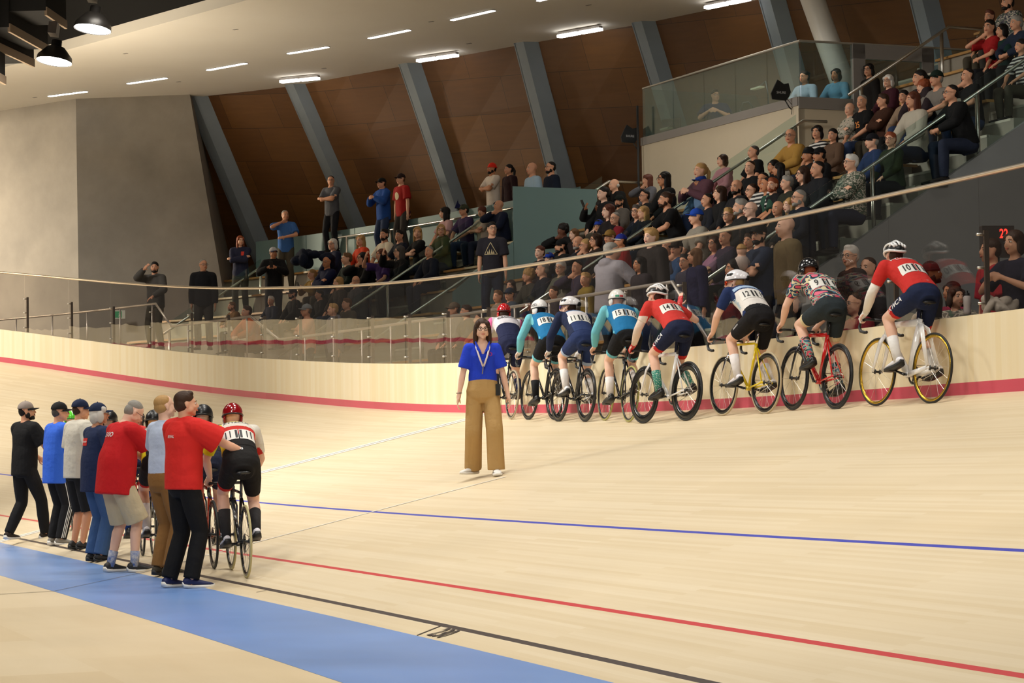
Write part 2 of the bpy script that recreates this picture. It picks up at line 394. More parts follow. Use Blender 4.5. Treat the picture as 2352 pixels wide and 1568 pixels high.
vis = [s for s in seams if s < 46.8]
for i, s in enumerate(seams[:-1]):
    s1 = seams[i + 1]
    a, c = wallpt(s - .008, .03, HW - .03), wallpt(s1 + .008, .03, HW - .03); dz = Vector((0, 0, HG - HW + .01))
    mid = (a + c) / 2; nrm = (c - a).cross(dz).normalized() * .006; jig = rnd.uniform(-.004, .004)
    mb = MB(); t = Vector((nrm.x, nrm.y, 0)).normalized() * jig
    q = [a + nrm - t - mid, c + nrm + t - mid, c + nrm + t + dz - mid, a + nrm - t + dz - mid]; r = [p - 2 * nrm for p in q]
    mb.add(q + r, [(0, 1, 2, 3), (7, 6, 5, 4), (0, 4, 5, 1), (1, 5, 6, 2), (2, 6, 7, 3), (3, 7, 4, 0)])
    o = mb.build('glass_panel', GL); o.location = mid
    pos = max(0, i - 6) + 1 if s < 46.9 else 0
    lab = ('clear balustrade glass panel on the timber wall, ' + (ordinal(pos) + ' from the left') if 0 < pos <= 23 else 'balustrade glass panel on the timber wall beyond the frame')
    tag(o, lab, 'glass panel', 'glass balustrade panels')
    # steel bracket post behind each joint
    e = empty('balustrade_post', Matrix.Translation(wallpt(s, .06, HW - .02)), ('steel bracket post at the joint left of balustrade panel ' + ordinal(pos)) if 0 < pos <= 23 else 'steel bracket post of the balustrade beyond the frame', 'post', 'balustrade bracket posts')
    a_ = curve(s)[2]; R = Matrix.Rotation(a_, 3, 'Z')
    mb = MB(); mb.box((.035, 0, .40), (.05, .022, .80), R); mb.build('upright', STEELD, e)
    for z in (.12, .45, .76):
        mb = MB(); mb.tube([R @ Vector((-.06, 0, z)), R @ Vector((.02, 0, z))], .014, 8); mb.build('bolt', STEEL, e, True)
# ------------------------------------------------------------------ low guard rail just behind the glass
def rails(name, pts, r, m, label, cat, group=None, posts=(), pr=.018):
    e = empty(name, Matrix.Translation(pts[0]), label, cat, group); o0 = Vector(pts[0])
    mb = MB(); mb.tube([Vector(p) - o0 for p in pts], r, 10); mb.build('top_rail', m, e, True)
    for a, b_ in posts: mb = MB(); mb.tube([Vector(a) - o0, Vector(b_) - o0], pr, 8); mb.build('rail_post', m, e, True)
    return e
GR = mat('satin_steel', (.70, .66, .62), .4, .9)
for (sa, sb, z, sd, zd, lb, gd) in ((48, 40.95, 4.2, 40.33, 3.7, 'highest step of the low steel guard rail, in front of the concrete pylon', 3.1), (40.33, 36.99, 3.7, 35.74, 3.2, 'middle step of the low steel guard rail behind the glass', 2.6), (35.74, 20.7, 3.2, 19.55, 2.3, 'longest stretch of the low steel guard rail, ending in a slanting end behind the riders', 2.1)):
    pts = [standpt(s, .35, z) for s in np.arange(sa, sb, -.8)] + [standpt(sb, .35, z), standpt(sd, .35, zd)]
    ps = [(standpt(s, .35, z), standpt(s, .35, gd)) for s in np.arange(sb + .15, sa, 1.25)]
    rails('guard_rail', pts, .024, GR, lb, 'guard rail', None, ps, .017)
# ------------------------------------------------------------------ stand: concrete terraces
CONC = noisemat('terrace_concrete', srgb('a39a8b'), srgb('8f877a'), 2.5, .85, .1)
CONC2 = noisemat('pylon_concrete', srgb('9c958a'), srgb('878178'), .9, .8, .15)
NOSE = mat('step_nosing', srgb('cfc6b4'), .6); PLY = woodmat('seat_ply', srgb('c79a5e'), srgb('b0834a'), 1.5, 9, .4, .5, 2.4)
Z0, D0, RISE, DEP = 2.25, 1.2, .5, .8
def prof(k0, k1, low=None, lowD=.12):
    p = []
    if low is not None: p += [(lowD, low - .6, 0), (lowD, low, 0)]
    for k in range(k0, k1):
        D = D0 + DEP * k; z = Z0 + RISE * k
        p += [(D, z - RISE, 0), (D, z, 0)]
    p += [(D0 + DEP * k1, Z0 + RISE * (k1 - 1), 0)]
    return p
def terr(name, s0, s1, p): mb, uv = strip(p, s0, s1, 1.0); struct(name, mb, [CONC], False, uv)
terr('floor_terrace_near', 6, 20.3, [(.12, .8, 0), (.12, 1.38, 0), (9, 1.38, 0)])
terr('floor_terrace_step', 20.3, 22.9, [(.12, 1.3, 0), (.12, 2.1, 0), (9, 2.1, 0)])
terr('floor_terrace_middle', 22.9, 29.2, [(.12, 1.5, 0), (.12, 2.1, 0), (D0, 2.1, 0)] + prof(0, 12)[1:])
terr('floor_terrace_booth', 29.2, 34.15, [(.12, 1.5, 0), (.12, 2.1, 0), (D0, 2.1, 0)] + prof(0, 7)[1:] + [(7.05, 5.25, 0)])
terr('floor_terrace_left', 34.15, 37.5, [(.12, 1.5, 0), (.12, 2.1, 0), (D0, 2.1, 0)] + prof(0, 7)[1:] + [(10.5, 5.25, 0)])
terr('floor_terrace_far', 37.5, 41, [(.12, 2.0, 0), (.12, 2.6, 0), (D0 + .8, 2.6, 0)] + prof(1, 7)[1:] + [(10.5, 5.25, 0)])
terr('floor_terrace_end', 41, 47, [(.12, 2.5, 0), (.12, 3.1, 0), (D0 + 1.6, 3.1, 0)] + prof(2, 7)[1:] + [(11.5, 5.25, 0)])
for i, (s, k1) in enumerate(((22.9, 14), (29.2, 12), (37.5, 7), (41, 7))):    # side faces where levels change
    mb = MB(); pts = [standpt(s, .12, 1.3)]
    for k in range(0, k1): pts += [standpt(s, D0 + DEP * k, Z0 + RISE * (k - 1)), standpt(s, D0 + DEP * k, Z0 + RISE * k)]
    pts += [standpt(s, D0 + DEP * k1, Z0 + RISE * (k1 - 1)), standpt(s, D0 + DEP * k1, 1.3)]
    mb.add(pts, [tuple(range(len(pts)))]); struct('wall_step_side', mb, [CONC])
# aisle stairs: half steps with pale nosings beside each handrail
for si, (s0, s1, k1, kk) in enumerate(((22.98, 24.05, 14, -1), (28.95, 30.0, 12, 0), (34.2, 35.2, 7, 0), (37.55, 38.6, 7, 1))):
    mb = MB()
    for k in range(kk, k1):
        D = D0 + DEP * k + .4 - .8; z = Z0 + RISE * k - .25
        P_ = [standpt(s0, D, z), standpt(s1, D, z), standpt(s1, D + .4, z), standpt(s0, D + .4, z)]
        dn = Vector((0, 0, -.5)); mb.add([p + dn for p in P_] + P_, [(4, 5, 6, 7), (0, 1, 5, 4), (1, 2, 6, 5), (3, 0, 4, 7)], 0)
        for (Dn, zn) in ((D, z), (D + .4, z + .25)):
            Q = [standpt(s0, Dn - .004, zn + .004), standpt(s1, Dn - .004, zn + .004), standpt(s1, Dn + .05, zn + .004), standpt(s0, Dn + .05, zn + .004)]
            d2 = Vector((0, 0, -.035)); mb.add([p + d2 for p in Q] + Q, [(4, 5, 6, 7), (0, 1, 5, 4), (1, 2, 6, 5), (3, 0, 4, 7)], 1)
    struct('floor_stair', mb, [CONC, NOSE])
# benches: one run of plywood seating per row and block
def bench(s0, s1, k, lab):
    z = Z0 + RISE * k; D = D0 + DEP * k + .36; m0 = standpt((s0 + s1) / 2, D, z)
    e = empty('bench', Matrix.Translation(m0), lab, 'bench', 'plywood benches of the grandstand')
    mb, uv = strip([(D, z + .41, 0), (D, z + .45, 0), (D + .4, z + .45, 0), (D + .4, z + .41, 0)], s0, s1, 1.0, closed=True)
    mb.v = [tuple(Vector(p) - m0) for p in mb.v]; mb.build('seat', PLY, e, False, uv)
    mb, uv = strip([(D + .06, z, 0), (D + .06, z + .41, 0), (D + .3, z + .41, 0), (D + .3, z, 0)], s0, s1, 1.0, closed=True)
    mb.v = [tuple(Vector(p) - m0) for p in mb.v]; mb.build('plinth', CONC, e, False)
BLK = [('block between the two right handrails', 24.1, 28.9, 0, 12), ('block below the commentary booth', 30.05, 34.1, 0, 6), ('block left of the frosted screen', 35.25, 37.5, 0, 6), ('left end block of the stand', 38.65, 46, 2, 6)]
for nm, s0, s1, k0, k1 in BLK:
    for k in range(k0, k1): bench(s0, s1, k, 'plywood bench, row %s up, in the %s' % (ordinal(k - k0 + 1), nm))
# sloping handrails with glass beside the stairs
FROST = glassmat('frosted_glass', (.75, .88, .88), .35, .5, 0, .85, srgb('789494')); CLEAR = glassmat('clear_glass', (.86, .93, .92), .9, 0, 0)
FROSTT = glassmat('booth_glass', (.84, .92, .91), .8, 0, 0, .10, srgb('6f8c8a'))
def zline(D): return Z0 + .625 * (D - 1.6)
def handrail(s, Da, Db, lab, flat=.45, glass=True, k=1.0):
    A = standpt(s, Da, zline(Da) + .95); Bq = standpt(s, Db, zline(Db) + .95); C = standpt(s, Db + flat, zline(Db) + .95)
    n = max(2, int((Db - Da) / 1.35)); posts = []
    for i in range(n):
        D = Da + .25 + (Db - Da - .4) * i / (n - 1); posts.append((standpt(s, D, zline(D) + .93), standpt(s, D, zline(D) - .2)))
    e = rails('stair_handrail', [A, Bq, C], .026, STEEL, lab, 'handrail', None, posts, .032)
    if glass:
        x = fwddir(s) * .06; g = MB()
        for i in range(n - 1):
            D1 = Da + .25 + (Db - Da - .4) * i / (n - 1); D2 = Da + .25 + (Db - Da - .4) * (i + 1) / (n - 1) - .03
            q = [standpt(s, D1, zline(D1) - .15) - x - A, standpt(s, D2, zline(D2) - .15) - x - A, standpt(s, D2, zline(D2) + 1.15) - x - A, standpt(s, D1, zline(D1) + 1.15) - x - A]
            t = fwddir(s) * .012; g = MB(); g.add(q + [p - t for p in q], [(0, 1, 2, 3), (7, 6, 5, 4), (0, 4, 5, 1), (2, 6, 7, 3), (1, 5, 6, 2), (3, 7, 4, 0)]); g.build('glass_infill', CLEAR, e)
    return e
handrail(22.9, .8, 11.5, 'steel stair handrail with glass, running up to the upper right corner of the stand')
handrail(28.9, 1.2, 6.95, 'steel stair handrail rising below the pale booth wall')
handrail(28.55, 7.6, 9.6, 'short upper steel stair handrail beside the booth door', .9, False)
handrail(34.15, 1.2, 6.3, 'steel stair handrail rising past the frosted glass screen to the antenna pole', 1.4)
handrail(37.55, 1.2, 5.8, 'steel stair handrail rising through the seated crowd left of the frosted screen', .5)
handrail(44.0, 2.4, 5.2, 'far left steel stair handrail beside the pylon', .3)
mb = MB(); pts = [standpt(22.86, D, z) for D, z in ((1.0, 1.3), (1.0, zline(1) + .1), (12, zline(12) + .12), (12, 1.3))]; mb.add(pts + [p - fwddir(22.9) * .12 for p in pts], [(0, 1, 2, 3), (7, 6, 5, 4), (1, 5, 6, 2)])
GREYW = noisemat('grey_side_wall', srgb('8d9090'), srgb('848787'), .8, .5)
struct('wall_vomitory', mb, [GREYW])
# frosted screen and the guards along the concourse
def panel(name, pts, th, m, label, cat, group=None, parent=None):
    pts = [Vector(p) for p in pts]; n = (pts[1] - pts[0]).cross(pts[2] - pts[1]).normalized() * th; c = sum(pts, Vector()) / len(pts); k = len(pts)
    if parent is not None: c = Vector()
    mb = MB(); mb.add([p - c for p in pts] + [p + n - c for p in pts], [tuple(range(k)), tuple(range(k, 2 * k))[::-1]] + [(i, (i + 1) % k, k + (i + 1) % k, k + i)[::-1] for i in range(k)])
    o = mb.build(name, m, parent)
    if parent is None: o.location = c; tag(o, label, cat, group)
    return o
sf = 34.1
panel('frosted_screen', [standpt(sf, 4.25, 5.97), standpt(sf, 4.25, 3.4), standpt(sf, 6.0, 4.2), standpt(sf, 6.0, 5.97)], .02, FROST, 'frosted blue-green glass screen under the two men at the top of the stand', 'glass screen')
panel('frosted_screen', [standpt(sf, 3.0, 4.0), standpt(sf, 3.0, 2.3), standpt(sf, 4.24, 3.0), standpt(sf, 4.24, 4.95)], .02, FROST, 'lower frosted glass screen beside the stair behind the man in the triangle shirt', 'glass screen')
nG = 0
for i in range(7):
    s1, s2 = 45.2 - i * 1.5, 45.2 - (i + 1) * 1.5 + .02
    panel('guard_glass', [standpt(s1, 6.05, 5.0), standpt(s2, 6.05, 5.0), standpt(s2, 6.05, 6.1), standpt(s1, 6.05, 6.1)], .02, FROST, 'frosted guard glass along the top walkway, %s from the left' % ordinal(i + 1), 'glass panel', 'frosted guard panels of the top walkway')
rails('walkway_rail', [standpt(s, 5.9, 5.92) for s in np.arange(42.6, 35.0, -.8)], .024, STEEL, 'horizontal steel handrail in front of the frosted top walkway glass', 'handrail', None, [(standpt(s, 5.9, 5.9), standpt(s, 5.9, 4.8)) for s in (42.3, 40.9, 39.0, 37.2, 35.6)], .026)
for i, (sa, Da, sb, Db) in enumerate(((34.15, 6.0, 34.15, 7.3), (34.15, 7.3, 34.15, 10.5))):
    pass
# ------------------------------------------------------------------ commentary booth
CREAM = noisemat('cream_plaster', srgb('d8cbb2'), srgb('d2c5ac'), .7, .85); GREYP = mat('grey_trim', srgb('8f8a85'), .6)
WB, EB, DB = 34.2, 29.2, 7.05
mb = MB()
def slab(mb, s0, s1, Da, Db, z0, z1, m=0):
    q = [standpt(s0, Da, z0), standpt(s1, Da, z0), standpt(s1, Db, z0), standpt(s0, Db, z0)]; t = [p + Vector((0, 0, z1 - z0)) for p in q]
    mb.add(q + t, [(0, 3, 2, 1), (4, 5, 6, 7), (0, 1, 5, 4), (1, 2, 6, 5), (2, 3, 7, 6), (3, 0, 4, 7)], m)
slab(mb, WB, EB, DB, DB + .12, 4.6, 6.93); slab(mb, WB, WB - .12, DB, 10.6, 4.6, 6.93); slab(mb, EB + .12, EB, DB, 8.1, 4.6, 6.93)
slab(mb, WB, EB, DB - .02, DB + .16, 6.85, 7.0, 1); slab(mb, EB + .14, EB - .02, DB, 8.1, 6.80, 7.0, 1)
slab(mb, WB, EB, DB + .12, 11, 5.9, 6.0)
slab(mb, WB, EB - 8, 10.4, 10.5, 5.9, 7.35, 2)
struct('wall_booth', mb, [CREAM, GREYP, mat('pale_green_panel', srgb('a9b8ae'), .6)])
for i in range(5):
    s1 = WB - i * 1.0; panel('booth_pane', [standpt(s1, DB + .05, 7.0), standpt(s1 - .985, DB + .05, 7.0), standpt(s1 - .985, DB + .05, 7.93), standpt(s1, DB + .05, 7.93)], .012, FROSTT, 'booth front glass pane on the grey ledge, %s from the left' % ordinal(i + 1), 'glass pane', 'booth front panes')
panel('booth_pane', [standpt(EB, DB + .06, 7.0), standpt(EB, 8.1, 7.0), standpt(EB, 8.1, 7.93), standpt(EB, DB + .06, 7.93)], .012, FROSTT, 'booth side glass pane between the corner and the door', 'glass pane')
panel('booth_pane', [standpt(EB, 9.75, 6.2), standpt(EB, 11.2, 6.2), standpt(EB, 11.2, 7.95), standpt(EB, 9.75, 7.95)], .012, FROSTT, 'booth side glass pane right of the door', 'glass pane')
panel('booth_pane', [standpt(WB - .05, DB + .06, 7.0), standpt(WB - .05, 10.2, 7.0), standpt(WB - .05, 10.2, 7.93), standpt(WB - .05, DB + .06, 7.93)], .012, FROSTT, 'booth end glass pane by the antenna pole', 'glass pane')
mb = MB(); mb.tube([standpt(WB, DB + .05, 7.95), standpt(EB, DB + .05, 7.95), standpt(EB, 11.2, 7.97)], .02, 6); struct('trim_9', mb, [mat('booth_cap', srgb('b8b2a6'), .4, .5)])
# glazed door in the booth's side
mb = MB()
slab(mb, EB + .05, EB - .03, 8.12, 8.36, 5.6, 7.95); slab(mb, EB + .05, EB - .03, 9.5, 9.74, 5.6, 7.95); slab(mb, EB + .05, EB - .03, 8.12, 9.74, 7.7, 7.95); slab(mb, EB + .05, EB - .03, 8.12, 9.74, 5.5, 5.9)
d = struct('door_1', mb, [GREYP]); panel('pane', [standpt(EB, 8.36, 5.9), standpt(EB, 9.5, 5.9), standpt(EB, 9.5, 7.7), standpt(EB, 8.36, 7.7)], .012, FROSTT, None, None, parent=d)
# booth furniture: screens, desk lamps, microphone
def in_booth(x, D, z): s, p = px_D(x, 250, D); return Vector((p.x, p.y, z))
c = in_booth(1541, 8.0, 7.05); R = Matrix.Rotation(curve(34)[2] + .5, 3, 'Z'); e = empty('monitor', Matrix.Translation(c), 'dark computer monitor in the booth beside the desk lamp', 'monitor')
mb = MB(); mb.box((0, 0, .18), (.03, .42, .5), R); mb.build('screen', BLACK, e); mb = MB(); mb.box((.03, 0, -.1), (.05, .06, .3), R); mb.box((.03, 0, -.25), (.2, .25, .03), R); mb.build('stand', BLACK, e)
for x, z, lb in ((1550, 7.0, 'small desk lamp in front of the booth monitor'), (1765, 7.0, 'tall white desk lamp on a bent arm in the booth')):
    c = in_booth(x, 7.7, z); h = .32 if x < 1600 else .62; e = empty('desk_lamp', Matrix.Translation(c), lb, 'lamp'); t = fwddir(31)
    mb = MB(); mb.tube([(0, 0, -.1), (0, 0, h * .6), -t * .08 * -1 + Vector((0, 0, h)), t * .3 + Vector((0, 0, h - .06))], .012, 6); mb.build('arm', BLACK, e, True)
    mb = MB(); mb.box(t * .38 + Vector((0, 0, h - .08)), (.1, .34, .03), Matrix.Rotation(curve(31)[2], 3, 'Z')); mb.build('lamp_head', mat('lamp_head', srgb('b9b8a0'), .5), e)
c = in_booth(1715, 7.6, 7.05); e = empty('microphone', Matrix.Translation(c), 'gooseneck microphone beside the person in the booth', 'microphone'); mb = MB(); mb.tube([(.1, 0, -.05), (.1, 0, .18), (.04, 0, .26), (-.06, 0, .25), (-.12, 0, .12)], .012, 6); mb.build('gooseneck', BLACK, e, True); mb = MB(); mb.ell((-.12, 0, .1), .025); mb.build('windshield', BLACK, e, True)
mb = MB(); mb.box((0, 0, 0), (.9, 3.6, .04), Matrix.Rotation(curve(32)[2], 3, 'Z')); o = mb.build('desk', mat('desk_top', srgb('9a8a70'), .5)); o.location = standpt(31.7, 7.75, 6.9); tag(o, 'long desk inside the booth behind the front glass', 'desk')
# ------------------------------------------------------------------ antennas
def antenna(px, py, D, lab):
    s, p = px_D(px, py, D); e = empty('paddle_antenna', Matrix.Translation(p), lab, 'antenna', 'black paddle antennas')
    t = -outdir(s); up = Vector((0, 0, 1)); n = fwddir(s)
    prof_ = [(.0, -.13), (.06, .0), (.03, .17), (-.10, .14), (-.19, .19), (-.20, .10), (-.13, -.12)]
    pr = [(.19, .02), (.15, .17), (.06, .15), (-.06, .22), (-.19, -.02), (-.17, -.12), (.10, -.13), (.16, -.05)]
    # x to the picture's right is -t
    q = [(-t) * a + up * b - n * .015 for a, b in pr]; q2 = [v + n * .03 for v in q]; k = len(q)
    mb = MB(); mb.add(q + q2, [tuple(range(k)), tuple(range(k, 2 * k))[::-1]] + [(i, (i + 1) % k, k + (i + 1) % k, k + i)[::-1] for i in range(k)]); mb.build('paddle', BLACK, e)
    xx = -t; M = Matrix((xx, up, xx.cross(up))).transposed().to_4x4(); M.translation = xx.cross(up) * .021 + up * -.0
    textobj('lettering', 'SHURE', .06, M, mat('print_grey', srgb('b8b8b8'), .6), e)
    mb = MB(); mb.tube([-t * .08 + up * -.12, -t * .16 + up * -.24, -t * .2 + up * -.27], .012, 6); mb.tube([-t * .12 + up * -.1, -t * .22 + up * -.2, -t * .2 + up * -.36], .006, 6); mb.build('arm', BLACK, e, True)
    return e, p
antenna(1446, 313, 6.9, 'black paddle antenna on the tall pole at the left end of the booth')
antenna(1793, 213, 6.8, 'black paddle antenna at the corner of the booth ledge')
s, p = px_D(1467, 420, 6.9); mb = MB(); mb.tube([(0, 0, 0), (0, 0, 2.6)], .022, 8); o = mb.build('pole', BLACK, None, True); o.location = (p.x, p.y, 5.0); tag(o, 'thin black pole at the left end of the booth carrying an antenna', 'pole')
# ------------------------------------------------------------------ back wall: leaning timber panels and steel columns
PANEL = None
def panelmat():
    m = mat('wall_veneer', srgb('6f4c2a'), .55); nt = m.node_tree; b = nt.nodes['Principled BSDF']; L = nt.links.new
    uv = N(nt, 'ShaderNodeUVMap', uv_map='UVMap'); br = N(nt, 'ShaderNodeTexBrick'); br.offset = .5
    for k_, v_ in (('Scale', 1), ('Mortar Size', .006), ('Brick Width', 1.7), ('Row Height', .85)): br.inputs[k_].default_value = v_
    br.inputs['Color1'].default_value = (*srgb('583513'), 1); br.inputs['Color2'].default_value = (*srgb('70491d'), 1); br.inputs['Mortar'].default_value = (*srgb('3a240f'), 1)
    L(uv.outputs[0], br.inputs['Vector']); mp = N(nt, 'ShaderNodeMapping'); mp.inputs['Scale'].default_value = (1.2, 9, 1); L(uv.outputs[0], mp.inputs[0])
    nn = N(nt, 'ShaderNodeTexNoise', Scale=1.2, Detail=6.0); L(mp.outputs[0], nn.inputs['Vector'])
    mr = N(nt, 'ShaderNodeMapRange'); mr.inputs['To Min'].default_value = .75; mr.inputs['To Max'].default_value = 1.22; L(nn.outputs['Fac'], mr.inputs['Value'])
    hs = N(nt, 'ShaderNodeHueSaturation'); L(br.outputs['Color'], hs.inputs['Color']); L(mr.outputs[0], hs.inputs['Value']); L(hs.outputs[0], b.inputs['Base Color']); return m
PANEL = panelmat()
ZS = 9.6
TP = [Vector((-7.75, 55.2, ZS)), Vector((-5.2, 53.5, ZS)), Vector((-2.42, 50.8, ZS)), Vector((.13, 48.3, ZS)), Vector((2.49, 46.1, ZS)), Vector((4.75, 43.5, ZS)), Vector((7.05, 41.0, ZS)), Vector((9.35, 38.5, ZS)), Vector((11.7, 36.0, ZS)), Vector((14.0, 33.5, ZS))]
OUTN = Vector((.66, .75, 0)); LEAN = [.56, .62, .49, .38, .49, .47, .45, .45, .45, .45]
def wbk(i, z, off=0): i0 = min(int(i), len(TP) - 2); f = i - i0; a = TP[i0] * (1 - f) + TP[i0 + 1] * f; l = LEAN[i0] * (1 - f) + LEAN[i0 + 1] * f; return Vector((a.x, a.y, z)) + OUTN * (l * (ZS - z) + off)
TP = [TP[0] * 2 - TP[1]] + TP; LEAN = [.56] + LEAN
mb = MB(); uv = []; zs = [4.6, 6, 7.2, 8.4, 9.62, 12]
n = (len(TP) - 1) * 2
for i in range(n + 1):
    for z in zs: mb.v.append(tuple(wbk(i / 2, z, .28))); uv.append((i / 2 * 3.4, z * 1.12 + .12 * i))
for i in range(n):
    for j in range(len(zs) - 1): a = i * len(zs) + j; mb.f.append((a, a + 1, a + 1 + len(zs), a + len(zs))); mb.m.append(0)
struct('wall_back', mb, [PANEL], False, uv, 'inward leaning wall of brown veneer panels')
COLM = noisemat('steel_column_paint', srgb('87929a'), srgb('7f8990'), 1.5, .6)
for i in range(1, len(TP)):
    a, b_ = wbk(i, 4.6, .02), wbk(i, 9.65 if i < 5 else 12, .02); x = (TP[min(i + 1, len(TP) - 1)] - TP[max(0, i - 1)]).normalized()
    mb = MB()
    for (w0, w1, d0, d1) in ((-.02, .26, 0, .03), (.0, .03, 0, .30), (-.02, .28, .27, .30)):
        q = [p + x * ww + OUTN * dd for p in (a, b_) for ww, dd in ((w0, d0), (w1, d0), (w1, d1), (w0, d1))]
        mb.add(q, [(0, 3, 2, 1), (4, 5, 6, 7), (0, 1, 5, 4), (1, 2, 6, 5), (2, 3, 7, 6), (3, 0, 4, 7)])
    q = [p + x * ww + OUTN * dd for p in (a, b_) for ww, dd in ((.26, 0), (.46, .26), (.46, .3), (.24, .3))]
    mb.add(q, [(0, 3, 2, 1), (4, 5, 6, 7), (0, 1, 5, 4), (1, 2, 6, 5), (2, 3, 7, 6), (3, 0, 4, 7)])
    o = mb.build('steel_column', COLM); k_ = i
    tag(o, 'leaning grey steel column on the veneer wall, ' + ordinal(k_) + ' from the left', 'column', 'leaning wall columns')
a = px_z(1921, 150, 8.05); s_, b2 = px_D(1837, -60, 9.2); a = px_D(1921, 150, 9.3)[1]; b2 = px_D(1838, -80, 9.0)[1]
mb = MB(); mb.tube([a - (b2 - a) * .9, b2 + (b2 - a)], .22, 28); o = mb.build('round_column', mat('white_column', srgb('d8d4cc'), .45), None, True); tag(o, 'thick round white column leaning behind the booth glass', 'column')
# ------------------------------------------------------------------ soffit
SOFM = noisemat('white_soffit', srgb('e2ddd2'), srgb('deD8cc'.lower()), .5, .9)
i1, i2 = px_z(147, 116.5, ZS), px_z(500, 19, ZS); dr = (i2 - i1).normalized()
inner = [i1 - dr * 14, i1, i2, i2 + dr * 5, i2 + dr * 12, i2 + dr * 30]
p0 = px_z(174, 227, ZS); p00 = px_z(0, 255, ZS); p01 = px_z(436, 217, ZS)
outer = [p00 + (p00 - p0) * 3, p0 + Vector((0, .3, 0)), p01 + Vector((0, .5, 0)), wbk(2, ZS, .35), wbk(5, ZS, .35), wbk(10, ZS, .35)]
mb = MB(); v = inner + outer; mb.add(v, [(i, i + 1, 7 + i, 6 + i) for i in range(5)]); mb.add([p + Vector((0, 0, .22)) for p in inner] + inner, [(i, 6 + i, 7 + i, i + 1) for i in range(5)])
struct('ceiling_soffit', mb, [SOFM], label='wide pale soffit sloping over the stand')
mb = MB(); mb.quad((-80, -30, 15), (30, -30, 15), (30, 80, 15), (-80, 80, 15)); mb.add([p + Vector((0, 0, .22)) for p in inner] + [p + Vector((0, .5, 6)) for p in inner], [(i, i + 1, 7 + i, 6 + i) for i in range(5)])
DARK = mat('ceiling_black', (.004, .0035, .003), .9); struct('ceiling', mb, [DARK], label='black painted hall ceiling')
LAMP = mat('lamp_white', (1, .97, .93), .5, emit=9)
u1, u2 = [(113, 221, 199, 210), (294, 192, 382, 179), (477, 161, 565, 145), (662, 123, 753, 108), (848, 88, 940, 69), (1038, 46, 1134, 24), (1236, 2, 1330, -22)], [(645, 188, 732, 180), (960, 140, 1050, 127), (1284, 84, 1380, 67), (1622, 18, 1720, -2)]
for i, (xa, ya, xb, yb) in enumerate(u1):
    a, b_ = px_z(xa, ya, ZS - .01), px_z(xb, yb, ZS - .01); c = (a + b_) / 2
    e = empty('recessed_light', Matrix.Translation(c), 'slim recessed strip light in the pale soffit, ' + ordinal(i + 1) + ' from the left', 'ceiling light', 'strip lights in the soffit')
    x = (b_ - a).normalized(); y = Vector((-x.y, x.x, 0)) * .045; mb = MB(); mb.add([a - y - c, b_ - y - c, b_ + y - c, a + y - c] + [p - c - Vector((0, 0, .012)) for p in (a - y, b_ - y, b_ + y, a + y)], [(4, 7, 6, 5), (0, 1, 5, 4), (1, 2, 6, 5), (2, 3, 7, 6), (3, 0, 4, 7)]); mb.build('diffuser', LAMP, e)
    y2 = y * 1.35; x2 = x * .03; mb = MB(); mb.add([p - c for p in (a - y2 - x2, b_ - y2 + x2, b_ + y2 + x2, a + y2 - x2)], [(3, 2, 1, 0)]); mb.build('trim_frame', GREYP, e)
for i, (xa, ya, xb, yb) in enumerate(u2):
    zl = ZS - .10; a, b_ = px_z(xa, ya, zl), px_z(xb, yb, zl); c = (a + b_) / 2; x = (b_ - a).normalized(); y = Vector((-x.y, x.x, 0)) * .1; L_ = (b_ - a).length / 2
    e = empty('surface_light', Matrix.Translation(c), 'bright paired strip light at the outer soffit edge, ' + ordinal(i + 1) + ' from the left', 'ceiling light', 'surface lights at the soffit edge')
    for t0, t1 in ((-L_, -.03), (.03, L_)): mb = MB(); mb.box(x * ((t0 + t1) / 2), (t1 - t0, .13, .05), Matrix.Rotation(math.atan2(x.y, x.x), 3, 'Z')); mb.build('diffuser', LAMP, e)
    mb = MB(); mb.box((0, 0, .05), (2 * L_, .1, .05), Matrix.Rotation(math.atan2(x.y, x.x), 3, 'Z')); mb.build('housing', GREYP, e)
for x, y in ((541, 68), (990, 50), (1077, 100), (410, 188), (80, 224), (288, 123), (1352, 12), (744, 157)):
    c = px_z(x, y, ZS - .004); mb = MB(); mb.box((0, 0, 0), (.12, .05, .006), Matrix.Rotation(-.7, 3, 'Z')); o = mb.build('ceiling_sensor', GREYP); o.location = c; tag(o, 'tiny grey sprinkler plate in the pale soffit', 'sprinkler', 'sprinkler plates in the soffit')
# ------------------------------------------------------------------ concrete pylon
b0 = Vector((p0.x, p0.y, 0)); mb = MB()
t0, t1, t2 = p00 + (p00 - p0) * 2, p0, p01
bz = 2.0; bot = [Vector((t0.x, t0.y, bz)), Vector((t1.x + .06, t1.y, bz)), Vector((t2.x + 1.2, t2.y, bz)), Vector((t2.x + 1.2, t2.y + 3, bz)), Vector((t0.x, t0.y + 3, bz))]
top = [t0, t1, t2, t2 + Vector((0, 3, 0)), t0 + Vector((0, 3, 0))]
mb.add(bot + top, [(0, 1, 6, 5), (1, 2, 7, 6), (2, 3, 8, 7), (3, 4, 9, 8), (4, 0, 5, 9)])
struct('wall_pylon', mb, [CONC2], label='tall concrete pylon at the left end of the stand')
mb = MB(); mb.box((0, 0, 0), (.34, .03, .4), Matrix.Rotation(-.7, 3, 'Z')); o = mb.build('wall_hatch', mat('hatch_grey', srgb('a39a8a'), .7)); q = px_z(16, 438, 7.25); r = pray(16, 438); t = 57.0 / r[1]; o.location = (r[0] * t, r[1] * t - .06, CAMH + r[2] * t); tag(o, 'small grey hatch set in the left face of the concrete pylon', 'hatch')
